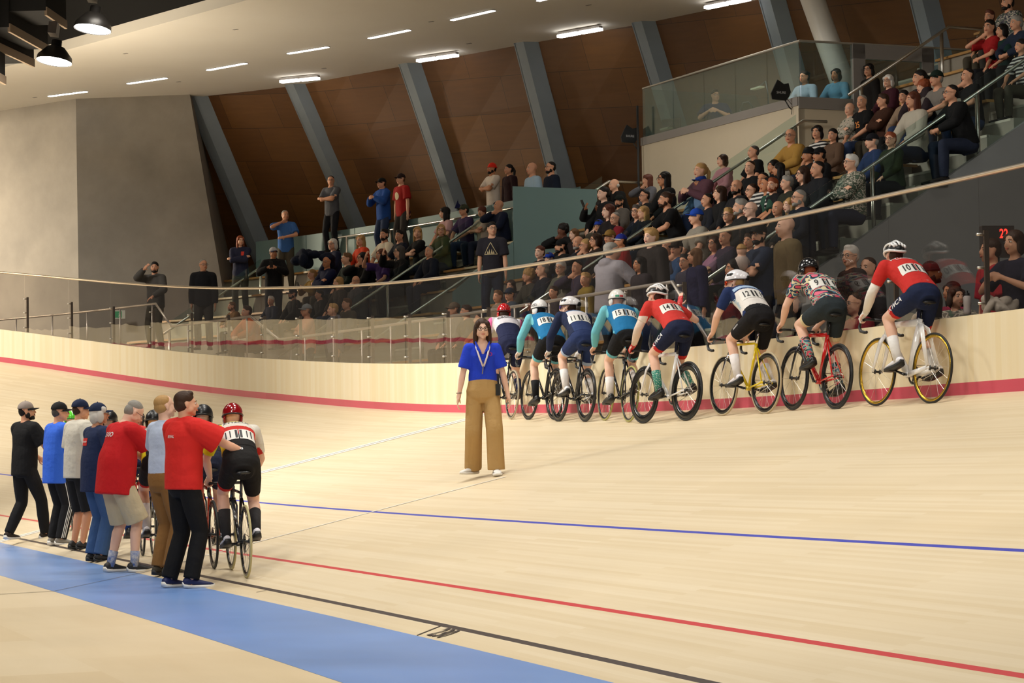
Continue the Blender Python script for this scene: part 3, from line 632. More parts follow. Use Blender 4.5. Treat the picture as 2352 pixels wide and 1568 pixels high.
# ceiling lamps and dark baffles, upper left
for (xa, ya, xb, yb, lb) in ((169, 68, 256, 68, 'upper bright hall reflector lamp under the dark baffles'), (93, 137, 155, 147, 'lower bright hall reflector lamp under the dark baffles')):
    zz = 8.6; a, b_ = px_z(xa, ya, zz), px_z(xb, yb, zz); c = (a + b_) / 2; r_ = (b_ - a).length / 2
    Rt = Matrix.Rotation(math.radians(7), 3, 'Y') @ Matrix.Rotation(math.radians(-7), 3, 'X')
    e = empty('hall_lamp', Matrix.Translation(c), lb, 'lamp', 'hall reflector lamps')
    mb = MB(); mb.lathe([(r_, 0), (r_ * .96, .10), (r_ * .5, .28), (r_ * .3, .3), (r_ * .28, .42), (0.001, .43)], 28, R=Rt); mb.build('reflector', mat('lamp_shell', (.03, .026, .022), .4, .3), e, True)
    mb = MB(); mb.lathe([(0.001, .012), (r_ * .96, .012)], 28, R=Rt); mb.build('lens', mat('hall_lamp_glow', (1, .96, .88), .5, emit=30), e)
    mb = MB(); mb.box((0, 0, .62), (.16, .3, .22), Rt); mb.tube([(0, 0, .7), (0, 0, 6)], .012, 6); mb.build('ballast', mat('ballast_grey', srgb('3a3430'), .5), e)
EDGE = mat('baffle_edge', srgb('8a7763'), .7)
for i, (x0, y0, x1, y1, zz, h, lb) in enumerate(((-30, 100, 78, 150, 8.9, 1.0, 'lowest dark hanging baffle box with a pale edge, upper left'), (20, 68, 110, 118, 9.1, 1.1, 'middle dark hanging baffle box with a pale edge, upper left'), (105, 30, 152, 62, 9.4, 1.0, 'dark hanging baffle box with a pale edge beside the upper lamp'), (-60, 150, 12, 190, 8.3, .5, 'black box cut by the left edge of the frame'))):
    a, b_ = px_z(x0, y0, zz), px_z(x1, y1, zz); c = (a + b_) / 2; x = (b_ - a); L_ = x.length; an = math.atan2(x.y, x.x)
    Rz = Matrix.Rotation(math.atan2((b_ - a).y, (b_ - a).x), 3, 'Z')
    e = empty('ceiling_baffle', Matrix.Translation(c), lb, 'ceiling panel', 'dark baffles under the ceiling')
    dpt = .7; mb = MB(); mb.box(Rz @ Vector((0, dpt / 2, h / 2 + .05)), (L_, dpt, h), Rz); mb.build('box', DARK, e); mb = MB(); mb.box(Rz @ Vector((0, .0, .04)), (L_ * .99, .05, .16), Rz); mb.build('edge', EDGE, e)
# ------------------------------------------------------------------ PEOPLE: skeleton, body, clothes
V = Vector
def ik(a, c, l1, l2, hint):
    a, c = V(a), V(c); d = c - a; L = min(d.length, (l1 + l2) * .998); u = d.normalized(); c = a + u * L
    x = (l1 * l1 - l2 * l2 + L * L) / (2 * L); h = math.sqrt(max(0, l1 * l1 - x * x)); hv = V(hint); hv = hv - u * hv.dot(u)
    hv = hv.normalized() if hv.length > 1e-5 else u.orthogonal().normalized(); return a + u * x + hv * h, c
def make_pose(pelvis=(0, 0, .95), lean=(0, 0, 0), side=0, twist=0, head=(0, 0, 0), wr=(.24, .02, .80), wl=(-.24, .02, .80), er=(.3, -1, 0), el=(-.3, -1, 0),
              ar=(.10, 0, .085), al=(-.10, 0, .085), kr=(.1, 1, 0), kl=(-.1, 1, 0), fr=-.12, fl=.12, footp=(0, 0), hand=('relax', 'relax'), palm=((-1, 0, 0), (1, 0, 0)), sh=.172, neckf=.02, hipw=.088, hd=(None, None), neckl=(.075, .075)):
    J = {}; P = V(pelvis); J['P'] = P; pts = [P]
    for a, l in zip(lean, (.17, .19, .19)): pts.append(pts[-1] + V((math.sin(side) * l, math.sin(a) * math.cos(side) * l, math.cos(a) * math.cos(side) * l)))
    J['sp'] = pts; nb = pts[-1]; J['N'] = nb; d3 = (pts[3] - pts[2]).normalized(); sc = nb - d3 * .07
    sx = V((math.cos(twist), math.sin(twist), 0)); J['sx'] = sx
    J['shR'] = sc + sx * sh; J['shL'] = sc - sx * sh
    yaw, pit, rol = head; HR = Matrix.Rotation(yaw, 3, 'Z') @ Matrix.Rotation(pit, 3, 'X') @ Matrix.Rotation(rol, 3, 'Y'); J['HR'] = HR
    up = HR @ V((0, 0, 1)); nd = (d3 * .45 + up * .55).normalized(); J['H'] = nb + nd * neckl[0] + up * neckl[1] + (HR @ V((0, neckf, 0)))
    for k, w_, h_, s_, ii in (('R', wr, er, 1, 0), ('L', wl, el, -1, 1)):
        J['el' + k], J['wr' + k] = ik(J['sh' + k], w_, .285, .25, h_); J['hd' + k] = V(hd[ii]).normalized() if hd[ii] else (J['wr' + k] - J['el' + k]).normalized(); J['hm' + k] = hand[ii]; J['pn' + k] = palm[ii]
    for k, a_, h_, s_, f_, ii in (('R', ar, kr, 1, fr, 0), ('L', al, kl, -1, fl, 1)):
        J['hp' + k] = P + V((s_ * hipw, 0, -.03)); J['kn' + k], J['an' + k] = ik(J['hp' + k], a_, .435, .43, h_); J['ft' + k] = (f_, footp[ii])
    return J
SEC = {'m': [(-.24, .085, .08), (-.14, .148, .112), (0, .166, .118), (.2, .152, .108), (.4, .146, .104), (.6, .160, .114), (.76, .172, .114), (.88, .160, .094), (.96, .105, .072), (1.05, .058, .058)],
       'f': [(-.24, .09, .085), (-.14, .160, .118), (0, .170, .120), (.2, .142, .100), (.38, .122, .088), (.58, .136, .104), (.72, .148, .116), (.86, .142, .084), (.96, .088, .062), (1.05, .05, .05)]}
def spine_at(J, t):
    p = J['sp']; L = [0]; 
    for i in range(3): L.append(L[-1] + (p[i + 1] - p[i]).length)
    x = t * L[-1]
    if x <= 0: return p[0] + (p[1] - p[0]).normalized() * x
    if x >= L[-1]: return p[3] + (p[3] - p[2]).normalized() * (x - L[-1])
    # smooth through the joints
    for i in range(3):
        if x <= L[i + 1]: f = (x - L[i]) / (L[i + 1] - L[i]); q = p[i] * (1 - f) + p[i + 1] * f; break
    return q
def torso(mb, J, sex='m', infl=0, t0=-.24, t1=1.05, drape=None, belly=0, n=24):
    pts, rs, T = [], [], [s[0] for s in SEC[sex]]; ts = [t for t in np.arange(t0, t1 + .001, (t1 - t0) / 14)]
    cs = [spine_at(J, t) for t in np.arange(-.4, 1.3, .05)]
    for t in ts:
        c = (spine_at(J, t - .06) + spine_at(J, t) * 2 + spine_at(J, t + .06)) / 4
        rx = float(np.interp(t, T, [s[1] for s in SEC[sex]])); ry = float(np.interp(t, T, [s[2] for s in SEC[sex]]))
        b = belly * math.exp(-((t - .28) / .25) ** 2); rx += b * .6; ry += b
        if drape:
            f_ = min(1, max(0, (.62 - t) / .35)); f_ = f_ * f_ * (3 - 2 * f_); rx, ry = max(rx, rx + (drape[0] - rx) * f_), max(ry, ry + (drape[1] - ry) * f_)
        pts.append(c); rs.append((rx + infl, ry + infl))
    vs = []; u0, u1 = V((1, 0, 0)), J['sx']
    for i, (p, r) in enumerate(zip(pts, rs)):
        a, b = pts[max(0, i - 1)], pts[min(len(pts) - 1, i + 1)]; t = (b - a).normalized(); f = i / (len(pts) - 1); u = u0 * (1 - f) + u1 * f; u = (u - t * u.dot(t)).normalized(); w_ = t.cross(u)
        for j in range(n):
            an = 2 * math.pi * j / n; ca, sa = math.cos(an), math.sin(an); k = (abs(ca) ** 2.25 + abs(sa) ** 2.25) ** (-1 / 2.25); vs.append(p + u * (ca * k * r[0]) + w_ * (sa * k * r[1]))
    k = len(pts); fs = [(i * n + j, i * n + (j + 1) % n, (i + 1) * n + (j + 1) % n, (i + 1) * n + j) for i in range(k - 1) for j in range(n)]
    fs += [tuple(range(n))[::-1], tuple((k - 1) * n + j for j in range(n))]; mb.add(vs, fs)
def lerp(a, b, t): return a + (b - a) * t
def hand(mb, w, d, pn, mode, s):
    pn = V(pn); pn = (pn - d * pn.dot(d)); pn = pn.normalized() if pn.length > .05 else d.orthogonal().normalized(); sd = d.cross(pn).normalized() * s     # sd: thumb side
    sd = -sd
    mb.cap(w - d * .02, w + d * .03, .026, .028, 8)
    R = Matrix((sd, d, pn)).transposed(); mb.ell(w + d * .06, (.039, .048, .017), R, 12)
    c = {'relax': .35, 'grip': 1.15, 'flat': .03, 'fist': 1.5}[mode]
    for i, (o, l) in enumerate(((.030, .074), (.010, .082), (-.010, .077), (-.029, .060))):
        p = w + d * .098 + sd * o * .92; a = 0; fan = 0 if mode != 'flat' else o * 2.2
        for j, fr_ in enumerate((.42, .32, .26)):
            a += c * (.7 if j == 0 else 1); dd = (d * math.cos(a) + pn * math.sin(a) + sd * fan).normalized(); q = p + dd * l * fr_; mb.cap(p, q, .0092 - .0006 * j, .0087 - .0008 * j, 7); p = q
    p = w + d * .03 + sd * .026; q = p + (d * .5 + sd * .75 + pn * .45).normalized() * .042; r_ = q + (d * .9 + sd * (.1 if mode in ('relax', 'flat') else -.3) + pn * .35).normalized() * .036
    mb.cap(p, q, .0125, .011, 7); mb.cap(q, r_, .0108, .009, 7)
def head_solids(mb, C, R, fem=False):
    e = lambda c, r, rr=None, n=16: mb.ell(C + R @ V(c), r, R if rr is None else R @ rr, n)
    e((0, -.014, .034), (.075, .094, .083), n=24); e((0, .020, -.018), (.064, .072, .080), n=20); e((0, .036, -.070), (.044 if fem else .049, .048, .038)); e((0, .064, -.094), (.022, .018, .016))
    e((0, .070, .026), (.048, .020, .012)); e((.034, .066, -.028), (.022, .020, .018)); e((-.034, .066, -.028), (.022, .020, .018))
    mb.cap(C + R @ V((0, .090, .012)), C + R @ V((0, .108, -.022)), .0085, .0125, 8); e((.010, .098, -.026), (.008, .010, .007)); e((-.010, .098, -.026), (.008, .010, .007))
    e((0, .084, -.052), (.024, .014, .010))
    for s in (1, -1): e((s * .077, -.006, -.004), (.007, .019, .031), Matrix.Rotation(s * .25, 3, 'Z')); e((s * .056, .015, -.05), (.014, .04, .03))
def face_bits(C, R, q=1):
    """eyes, brows and lips appended to the body: slots 1 white, 2 iris, 3 brow, 4 lip"""
    mb = MB(); e = lambda c, r, m, n=8: mb.ell(C + R @ V(c), r, R, n, m)
    for s in (1, -1):
        e((s * .031, .078, .004), (.0135, .010, .0072), 1, 10); e((s * .030, .0865, .004), (.0062, .0035, .0062), 2)
        mb.tube([C + R @ V(p) for p in ((s * .014, .092, .0225), (s * .030, .0905, .0275), (s * .048, .078, .021))], [.0030, .0036, .0020], 6, 3)
    mb.tube([C + R @ V(p) for p in ((-.022, .090, -.056), (-.008, .0985, -.0525), (0, .0985, -.054), (.008, .0985, -.0525), (.022, .090, -.056))], [.002, .0045, .0045, .0045, .002], 6, 4)
    mb.tube([C + R @ V(p) for p in ((-.018, .091, -.060), (0, .0985, -.0625), (.018, .091, -.060))], [.002, .0055, .002], 6, 4)
    return mb
def body_mb(J, sex='m', belly=0, shoes=True):
    mb = MB(); torso(mb, J, sex, 0, -.13, belly=belly * .8); C, R = J['H'], J['HR']
    mb.cap(J['N'] - (J['sp'][3] - J['sp'][2]).normalized() * .03, C + R @ V((0, -.022, -.055)), .060 if sex == 'm' else .050, .055 if sex == 'm' else .047, 14)
    f = 1 if sex == 'm' else .87
    for k, s in (('R', 1), ('L', -1)):
        sh, el, wr = J['sh' + k], J['el' + k], J['wr' + k]; base = J['N'] - (J['sp'][3] - J['sp'][2]).normalized() * .02
        mb.cap(base, sh, .050 * f, .058 * f, 12); mb.cap(sh, lerp(sh, el, .5), .058 * f, .047 * f, 12); mb.cap(lerp(sh, el, .5), el, .047 * f, .039 * f, 12)
        mb.cap(el, lerp(el, wr, .35), .040 * f, .041 * f, 12); mb.cap(lerp(el, wr, .35), wr, .041 * f, .0265 * f, 12); hand(mb, wr, J['hd' + k], J['pn' + k], J['hm' + k], s)
        hp, kn, an = J['hp' + k], J['kn' + k], J['an' + k]; mb.cap(hp, lerp(hp, kn, .45), .086, .078, 14); mb.cap(lerp(hp, kn, .45), kn, .078, .054, 14)
        bk = V((0, -1, 0)); ax = (an - kn).normalized(); bk = (bk - ax * bk.dot(ax)).normalized(); m_ = lerp(kn, an, .3) + bk * .014
        mb.cap(kn, m_, .054, .056, 12); mb.cap(m_, an, .056, .035, 12)
        mb.cap(an, an + V((0, .0, -.03)), .034, .036, 10)
    head_solids(mb, C, R, sex == 'f'); return mb
def top_mb(J, sex='m', sleeve='short', loose=.012, hem=-.22, tight=False, belly=0, hood=False, collar=False):
    mb = MB(); dr = None if tight else ((.160 if sex == 'm' else .150) + belly * .6, (.116 if sex == 'm' else .106) + belly * .8)
    torso(mb, J, sex, loose if not tight else .015, hem, .985, dr, belly); f = 1 if sex == 'm' else .87
    for k, s in (('R', 1), ('L', -1)):
        sh, el, wr = J['sh' + k], J['el' + k], J['wr' + k]; g = .010 if tight else loose + .006; base = J['N'] - (J['sp'][3] - J['sp'][2]).normalized() * .035
        mb.cap(base, sh, .045 * f + g, .058 * f + g, 12)
        if sleeve == 'none': continue
        e = {'short': .68, 'mid': .8, 'long': 1}[sleeve]; q = lerp(sh, el, e); mb.ell(sh, .058 * f + g, n=12)
        if sleeve != 'long': mb.tube([sh, lerp(sh, q, .5), q], [.058 * f + g, .052 * f + g * 1.5, .045 * f + (g * 2.0 if not tight else g)], 14)
        else:
            mb.cap(sh, el, .058 * f + g, .044 * f + g, 12); mb.cap(el, lerp(el, wr, .4), .044 * f + g, .043 * f + g, 12); q = wr - (wr - el).normalized() * .005; mb.tube([lerp(el, wr, .4), q], [.043 * f + g, .030 * f + g * .8], 12)
    if hood:
        b = J['N']; mb.ell(b + V((0, -.07, -.01)), (.115, .07, .075), n=14); mb.ell(b + V((0, .0, .0)), (.095, .085, .04), n=14)
    if collar:
        d = (J['sp'][3] - J['sp'][2]).normalized(); mb.tube([J['N'] - d * .04, J['N'] + d * .012, J['N'] + d * .016], [.092, .076, .070], 18)
    return mb
def bottom_mb(J, kind='long', loose=.014, ankle=.058, sex='m', waist=.0, tight=False, endf=None):
    mb = MB(); torso(mb, J, sex, .011 if tight else loose, -.255, waist)
    for k, s in (('R', 1), ('L', -1)):
        hp, kn, an = J['hp' + k], J['kn' + k], J['an' + k]; g = .011 if tight else loose
        if kind == 'shorts':
            q = lerp(hp, kn, endf or .96)
            mb.ell(hp, .088 + g, n=14); mb.tube([hp, lerp(hp, q, .5), q], ([.088 + g, .081 + g, .062 + g] if tight else [.088 + g, .090 + g, .085 + g * 1.3]), 16)
        else:
            r = [.088 + g, .082 + g, .060 + g * 1.15, .060 + g * 1.2, ankle]
            if ankle > .09: r = [.098, .100, .098, .098, .100]
            e = an - (an - kn).normalized() * (.0 if ankle < .09 else -.02); mb.ell(hp, r[0], n=14); mb.tube([hp, lerp(hp, kn, .5)], r[:2], 14); mb.tube([lerp(hp, kn, .5), kn], r[1:3], 14); mb.ell(kn, r[2] * .985, n=14); mb.tube([kn, lerp(kn, an, .45)], r[2:4], 14); mb.tube([lerp(kn, an, .45), lerp(kn, e, 1)], [r[3], r[4]], 14)
    return mb
def shoe_mb(J, k, h=.085, sole=.024, cyc=False):
    """upper slot 0, sole slot 1"""
    an = J['an' + k]; yaw, pit = J['ft' + k]; R = Matrix.Rotation(yaw, 3, 'Z') @ Matrix.Rotation(pit, 3, 'X'); mb = MB()
    O = an + R @ V((0, 0, -.085))
    st = [(-.078, .018, .03, .062), (-.066, .030, .01, .088), (-.03, .036, .004, .110 if not cyc else .095), (.02, .036, .0, .098 if not cyc else .090), (.07, .040, .0, .076), (.12, .047, .0, .060), (.165, .044, .0, .050), (.195, .030, .004, .040), (.208, .012, .01, .03)]
    n = 12; vs = []
    for y, w_, zb, zt in st:
        for j in range(n):
            a = 2 * math.pi * j / n; ca, sa = math.cos(a), math.sin(a); x = math.copysign(abs(ca) ** .7, ca) * w_ * (1 if sa < 0 else 1 - .38 * sa ** 2); z = (sole + zt + zb) / 2 + math.copysign(abs(sa) ** (.55 if sa < 0 else .9), sa) * (zt - zb - sole) / 2
            vs.append(O + R @ V((x, y, z + .002)))
    fs = [(i * n + j, (i + 1) * n + j, (i + 1) * n + (j + 1) % n, i * n + (j + 1) % n) for i in range(len(st) - 1) for j in range(n)] + [tuple(range(n)), tuple((len(st) - 1) * n + j for j in range(n))[::-1]]
    mb.add(vs, fs, 0); vs = []
    for y, w_, zb, zt in st:
        for x, z in ((-1, sole + .004), (1, sole + .004), (1.04, 0), (-1.04, 0)): vs.append(O + R @ V((x * (w_ + .005), y * 1.02, z + zb)))
    fs = [(i * 4 + j, (i + 1) * 4 + j, (i + 1) * 4 + (j + 1) % 4, i * 4 + (j + 1) % 4) for i in range(len(st) - 1) for j in range(4)] + [(0, 1, 2, 3), tuple(len(st) * 4 - 4 + j for j in (3, 2, 1, 0))]
    mb.add(vs, fs, 1)
    return mb
def sock_mb(J, k, f=.55, r=0):
    kn, an = J['kn' + k], J['an' + k]; bk = V((0, -1, 0)); ax = (an - kn).normalized(); bk = (bk - ax * bk.dot(ax)).normalized(); q = lerp(an, kn, f); m_ = lerp(kn, an, .3) + bk * .014
    mb = MB(); c = lerp(q, an, 0) + bk * .011 * min(1, f / .7); rr = lerp(.036, .056, min(1, f / .7)); mb.tube([c, lerp(c, an, .5), an + ax * .03], [rr + .004, lerp(rr, .036, .5) + .005, .041], 16); return mb
def hair_mb(style):
    """in head space"""
    mb = MB(); e = lambda c, r, n=16: mb.ell(V(c), r, None, n)
    if style in ('short', 'crop', 'long', 'bob', 'bun', 'pony', 'curly', 'side', 'bangs', 'fluffy'):
        t = {'crop': -.006, 'curly': .014, 'side': .006, 'bangs': .004, 'fluffy': .016}.get(style, 0)
        e((0, -.020, .048), (.081 + t, .095 + t, .080 + t), 24); e((0, -.040, .004), (.077 + t, .075 + t, .078), 20)
        if style in ('short', 'side', 'fluffy', 'curly'): e((0, .034, .094), (.052, .040, .030))
    if style == 'side': e((.02, .05, .10), (.055, .04, .026))
    if style in ('bangs',): e((0, .054, .066), (.066, .040, .040))
    if style in ('long', 'bangs'):
        e((0, -.062, -.08), (.086, .052, .15), 20)
        for s in (1, -1): e((s * .072, -.008, -.06), (.022, .040, .13)); e((s * .060, .03, .045), (.026, .045, .04))
    if style == 'bob':
        e((0, -.055, -.035), (.086, .058, .085), 20)
        for s in (1, -1): e((s * .074, -.005, -.03), (.022, .045, .075)); e((s * .062, .03, .045), (.024, .045, .04))
    if style == 'bun': e((0, -.115, .075), (.040, .036, .036))
    if style == 'pony': e((0, -.118, .045), (.024, .030, .026)); mb.tube([V(p) for p in ((0, -.125, .04), (0, -.155, -.01), (0, -.15, -.09), (0, -.135, -.16))], [.022, .032, .030, .010], 10)
    if style == 'curly':
        r = random.Random(3)
        for i in range(34):
            a = r.uniform(0, 6.28); z = r.uniform(-.04, .125); rr = .088 * math.sqrt(max(.05, 1 - ((z - .04) / .10) ** 2)); y = -.022 + math.sin(a) * rr * 1.05
            if y > .03 and z < .07: continue
            e((math.cos(a) * rr, y, z), .022, 8)
    if style == 'ring': e((0, -.045, -.004), (.079, .070, .050), 20)
    if style == 'thin': e((0, -.024, .046), (.0775, .091, .075), 24); e((0, -.045, -.004), (.078, .070, .062), 20)
    return mb
def beard_mb():
    mb = MB(); mb.ell((0, .044, -.080), (.049, .051, .036), n=16); mb.ell((0, .075, -.094), (.028, .022, .020), n=12)
    for s in (1, -1): mb.ell((s * .058, .014, -.052), (.015, .035, .040), n=10)
    mb.ell((0, .094, -.043), (.024, .010, .006), n=8); return mb
def glasses_mb(big=False):
    mb = MB(); r = .021 if big else .0185
    for s in (1, -1):
        mb.tube([V((s * .033 + math.cos(a) * (r + .003), .100 - abs(math.cos(a)) * .003, .003 + math.sin(a) * r)) for a in np.arange(0, 6.28, .42)], .0024 if big else .0018, 6, closed=True)
        mb.tube([V((s * (.036 + r), .097, .006)), V((s * .076, .07, .008)), V((s * .080, -.005, .008))], .002, 5)
    mb.tube([V((-.012, .103, .006)), V((0, .106, .009)), V((.012, .103, .006))], .0022, 5); return mb
def shades_mb():
    mb = MB(); mb.tube([V((.066, .072, .004)), V((.045, .098, .004)), V((0, .108, .006)), V((-.045, .098, .004)), V((-.066, .072, .004))], [(.020, .003), (.024, .003), (.018, .003), (.024, .003), (.020, .003)], 8, side=(0, 0, 1))
    for s in (1, -1): mb.tube([V((s * .064, .075, .008)), V((s * .080, -.005, .010))], .003, 5)
    return mb
def cap_mb(flatbrim=False):
    """crown slot 0, visor slot 1"""
    mb = MB(); mb.ell((0, -.014, .040), (.086, .103, .092), n=24, zmin=-.05); vs = []
    for t in (0, 1):
        for i in range(9):
            a = math.radians(20 + 140 * i / 8); x0, y0 = math.cos(a) * .080, -.010 + math.sin(a) * .092; L = math.sin(math.pi * i / 8) ** .6 * .078
            sag = .012 * (math.cos(a) ** 2) * (0 if flatbrim else 1)
            vs.append((x0, y0, .040 - sag - .006 * t)); vs.append((x0 * .96, y0 + L, .034 - sag * 2.2 - .006 * t))
    fs = []
    for i in range(8): a = 2 * i; fs += [(a, a + 1, a + 3, a + 2)[::-1], (18 + a, 18 + a + 1, 18 + a + 3, 18 + a + 2), (a + 1, 18 + a + 1, 18 + a + 3, a + 3)[::-1]]
    mb.add(vs, fs, 1); mb.ell((0, -.014, .132), .008, n=8, m=1); return mb
def beanie_mb():
    mb = MB(); mb.ell((0, -.016, .030), (.085, .102, .108), n=24, zmin=-.02); mb.tube([V((math.cos(a) * .082, -.016 + math.sin(a) * .099, .034)) for a in np.arange(0, 6.28, .3)], .013, 8, closed=True); return mb
HM = {}
def headspace(J): m = J['HR'].to_4x4(); m.translation = J['H']; return m
_CM = {}
def cached(key, fn):
    if key not in _CM: _CM[key] = fn()
    return _CM[key]
EYEW = mat('eye_white', (.75, .72, .70), .3); IRIS = mat('iris', (.02, .012, .008), .2)
SKINS = {'a': 'e0ac8e', 'b': 'd39a7a', 'c': 'c08460', 'd': '8d5b3e', 'e': '6b4230', 'p': 'e8bca4'}
HAIRC = {'k': '17110e', 'b': '3a2518', 'l': '6b4a2d', 'y': 'b08a56', 'g': '8d8880', 'w': 'cfcac2', 'r': '8a4424', 'n': '4a4440', 'a': '5a2f20'}
def skinm(c): return mat('skin_' + c, srgb(SKINS[c]), .55, spec=.3)
def hairm(c):
    key = 'hair_' + c
    if key in MATS: return MATS[key]
    m = mat(key, srgb(HAIRC[c]), .6, spec=.3); nt = m.node_tree; L = nt.links.new; b = nt.nodes['Principled BSDF']; tc = N(nt, 'ShaderNodeTexCoord'); mp = N(nt, 'ShaderNodeMapping'); mp.inputs['Scale'].default_value = (90, 30, 14)
    n1 = N(nt, 'ShaderNodeTexNoise', Scale=1.0, Detail=3.0); L(tc.outputs['Object'], mp.inputs[0]); L(mp.outputs[0], n1.inputs['Vector']); bp = N(nt, 'ShaderNodeBump', Strength=.8, Distance=.006); L(n1.outputs['Fac'], bp.inputs['Height']); L(bp.outputs['Normal'], b.inputs['Normal']); return m
def lipm(c): x = srgb(SKINS[c]); return mat('lip_' + c, (x[0] * .80, x[1] * .48, x[2] * .48), .45)
def put(name, me, parent, mats, M=None):
    o = link(name, me, parent, M)
    for i, m in enumerate(mats):
        if i < len(o.material_slots): o.material_slots[i].link = 'OBJECT'; o.material_slots[i].material = m
    return o
DUM = mat('dummy', (.5, .5, .5))
def body_mesh(key, J, sex, belly, vox, slots=5):
    def f():
        me = remesh(body_mb(J, sex, belly), 'body', [DUM] * 5, vox, 3, .5); me = merge(me, face_bits(J['H'], J['HR'])); return me
    return cached(('body', key, sex, belly, vox), f)
def surf_mesh(key, fn, vox, nm=1, it=4, paint=None):
    def f():
        me = remesh(fn(), 'cloth', [DUM] * nm, vox, it, .5)
        if paint:
            n = len(me.polygons); c = np.zeros(n * 3); me.polygons.foreach_get('center', c); ids = [paint(V(p)) for p in c.reshape(-1, 3)]
            if min(ids) < 0:        # openings such as an unbuttoned collar
                vs = [tuple(v.co) for v in me.vertices]; keep = [i for i in range(n) if ids[i] >= 0]; m2 = bpy.data.meshes.new('cloth'); m2.from_pydata(vs, [], [tuple(me.polygons[i].vertices) for i in keep])
                for x in me.materials: m2.materials.append(x)
                m2.polygons.foreach_set('use_smooth', [True] * len(keep)); m2.update(); me = m2; ids = [ids[i] for i in keep]
            me.polygons.foreach_set('material_index', np.array(ids, dtype=np.int32))
        return me
    return cached(key, f)
def decal_text(parent, target, txt, size, O, xd, yd, m, name='lettering', stretch=1, off=.004, reach=.12):
    """lettering laid on the surface of target (both in parent space)"""
    v, f = textmesh(txt); return decal_poly(parent, target, [(p[0] * size * stretch, p[1] * size) for p in v], f, O, xd, yd, m, name, off, reach)
_BV = {}
def decal_poly(parent, target, uvs, f, O, xd, yd, m, name, off=.003, reach=.12):
    if target.data.name not in _BV:
        me = target.data; _BV[me.name] = BVHTree.FromPolygons([v.co for v in me.vertices], [tuple(p.vertices) for p in me.polygons])
    bv = _BV[target.data.name]; O = V(O); xd = V(xd).normalized(); yd = V(yd).normalized(); n = xd.cross(yd).normalized(); vs = []; ps = []
    TM = target.matrix_local; TI = TM.inverted()
    for a, b in uvs:
        p = O + xd * a + yd * b; h, nn, _, _ = bv.ray_cast(TI @ (p + n * reach), (TI.to_3x3() @ -n).normalized(), reach * 2.5)
        vs.append(((TM @ h) - p).dot(n) if h is not None else None); ps.append(p)
    ok = [d for d in vs if d is not None]; md = sorted(ok)[len(ok) // 2] if ok else 0; lo_ = md - .06
    vs = [p + n * ((max(d, lo_) if d is not None else lo_) + off) for d, p in zip(vs, ps)]
    mb = MB(); mb.add(vs, f); return mb.build(name, m, parent)
def decal_patch(parent, target, w_, h_, O, xd, yd, m, name, off=.003, k=8, reach=.12):
    uvs = [((i / k - .5) * w_, (j / k - .5) * h_) for j in range(k + 1) for i in range(k + 1)]; f = [(j * (k + 1) + i, j * (k + 1) + i + 1, (j + 1) * (k + 1) + i + 1, (j + 1) * (k + 1) + i) for j in range(k) for i in range(k)]
    return decal_poly(parent, target, uvs, f, O, xd, yd, m, name, off, reach)
def yawM(p, yaw, sc=1, tilt=0):
    return Matrix.Translation(p) @ Matrix.Rotation(yaw, 4, 'Z') @ Matrix.Rotation(tilt, 4, 'Y') @ Matrix.Scale(sc, 4)
# ------------------------------------------------------------------ BICYCLES
def wheel_parts(parent, y, rimc, tyrec, rimh=.035, name='wheel', deep=False, spk=True):
    R90 = Matrix.Rotation(math.pi / 2, 3, 'Y'); c = V((0, y, .334))
    mb = MB(); mb.tube([V((0, math.cos(a) * .323, math.sin(a) * .323)) for a in np.arange(0, 6.283, .1309)], .0118, 10, closed=True)
    wme = cached('tyre', lambda: mb.mesh('tyre', [DUM], True)); W = put(name, wme, parent, [tyrec], Matrix.Translation(c))
    def rim():
        q = MB(); q.lathe([(.314, -.010), (.314 - rimh * .5, -.011), (.314 - rimh, -.006), (.314 - rimh, .006), (.314 - rimh * .5, .011), (.314, .010)], 56, R=R90, closed=True); return q.mesh('rim', [DUM], True)
    put('rim', cached(('rim', rimh), rim), W, [rimc])
    def spokes():
        q = MB(); n = 20 if not deep else 16
        for i in range(n):
            a = 2 * math.pi * i / n; s = 1 if i % 2 else -1; off = .32 * (1 if (i // 2) % 2 else -1); q.tube([V((s * .026, math.cos(a + off) * .02, math.sin(a + off) * .02)), V((s * .003, math.cos(a) * (.315 - rimh), math.sin(a) * (.315 - rimh)))], .0013, 4)
        return q.mesh('spokes', [DUM])
    put('spokes', cached(('spokes', rimh), spokes), W, [STEEL])
    def hub(): q = MB(); q.lathe([(.001, -.055), (.012, -.055), (.012, -.035), (.024, -.030), (.024, -.026), (.012, -.02), (.012, .02), (.024, .026), (.024, .030), (.012, .035), (.012, .055), (.001, .055)], 14, R=R90); return q.mesh('hub', [DUM], True)
    put('hub', cached('hub', hub), W, [BLACK]); return W
BB = V((0, -.095, .285)); ST = V((0, -.233, .765)); SAD = V((0, -.285, .93)); HB = V((0, .345, .685)); HT = V((0, .318, .79)); BAR = V((0, .415, .83)); FA = V((0, .485, .334)); RA = V((0, -.485, .334))
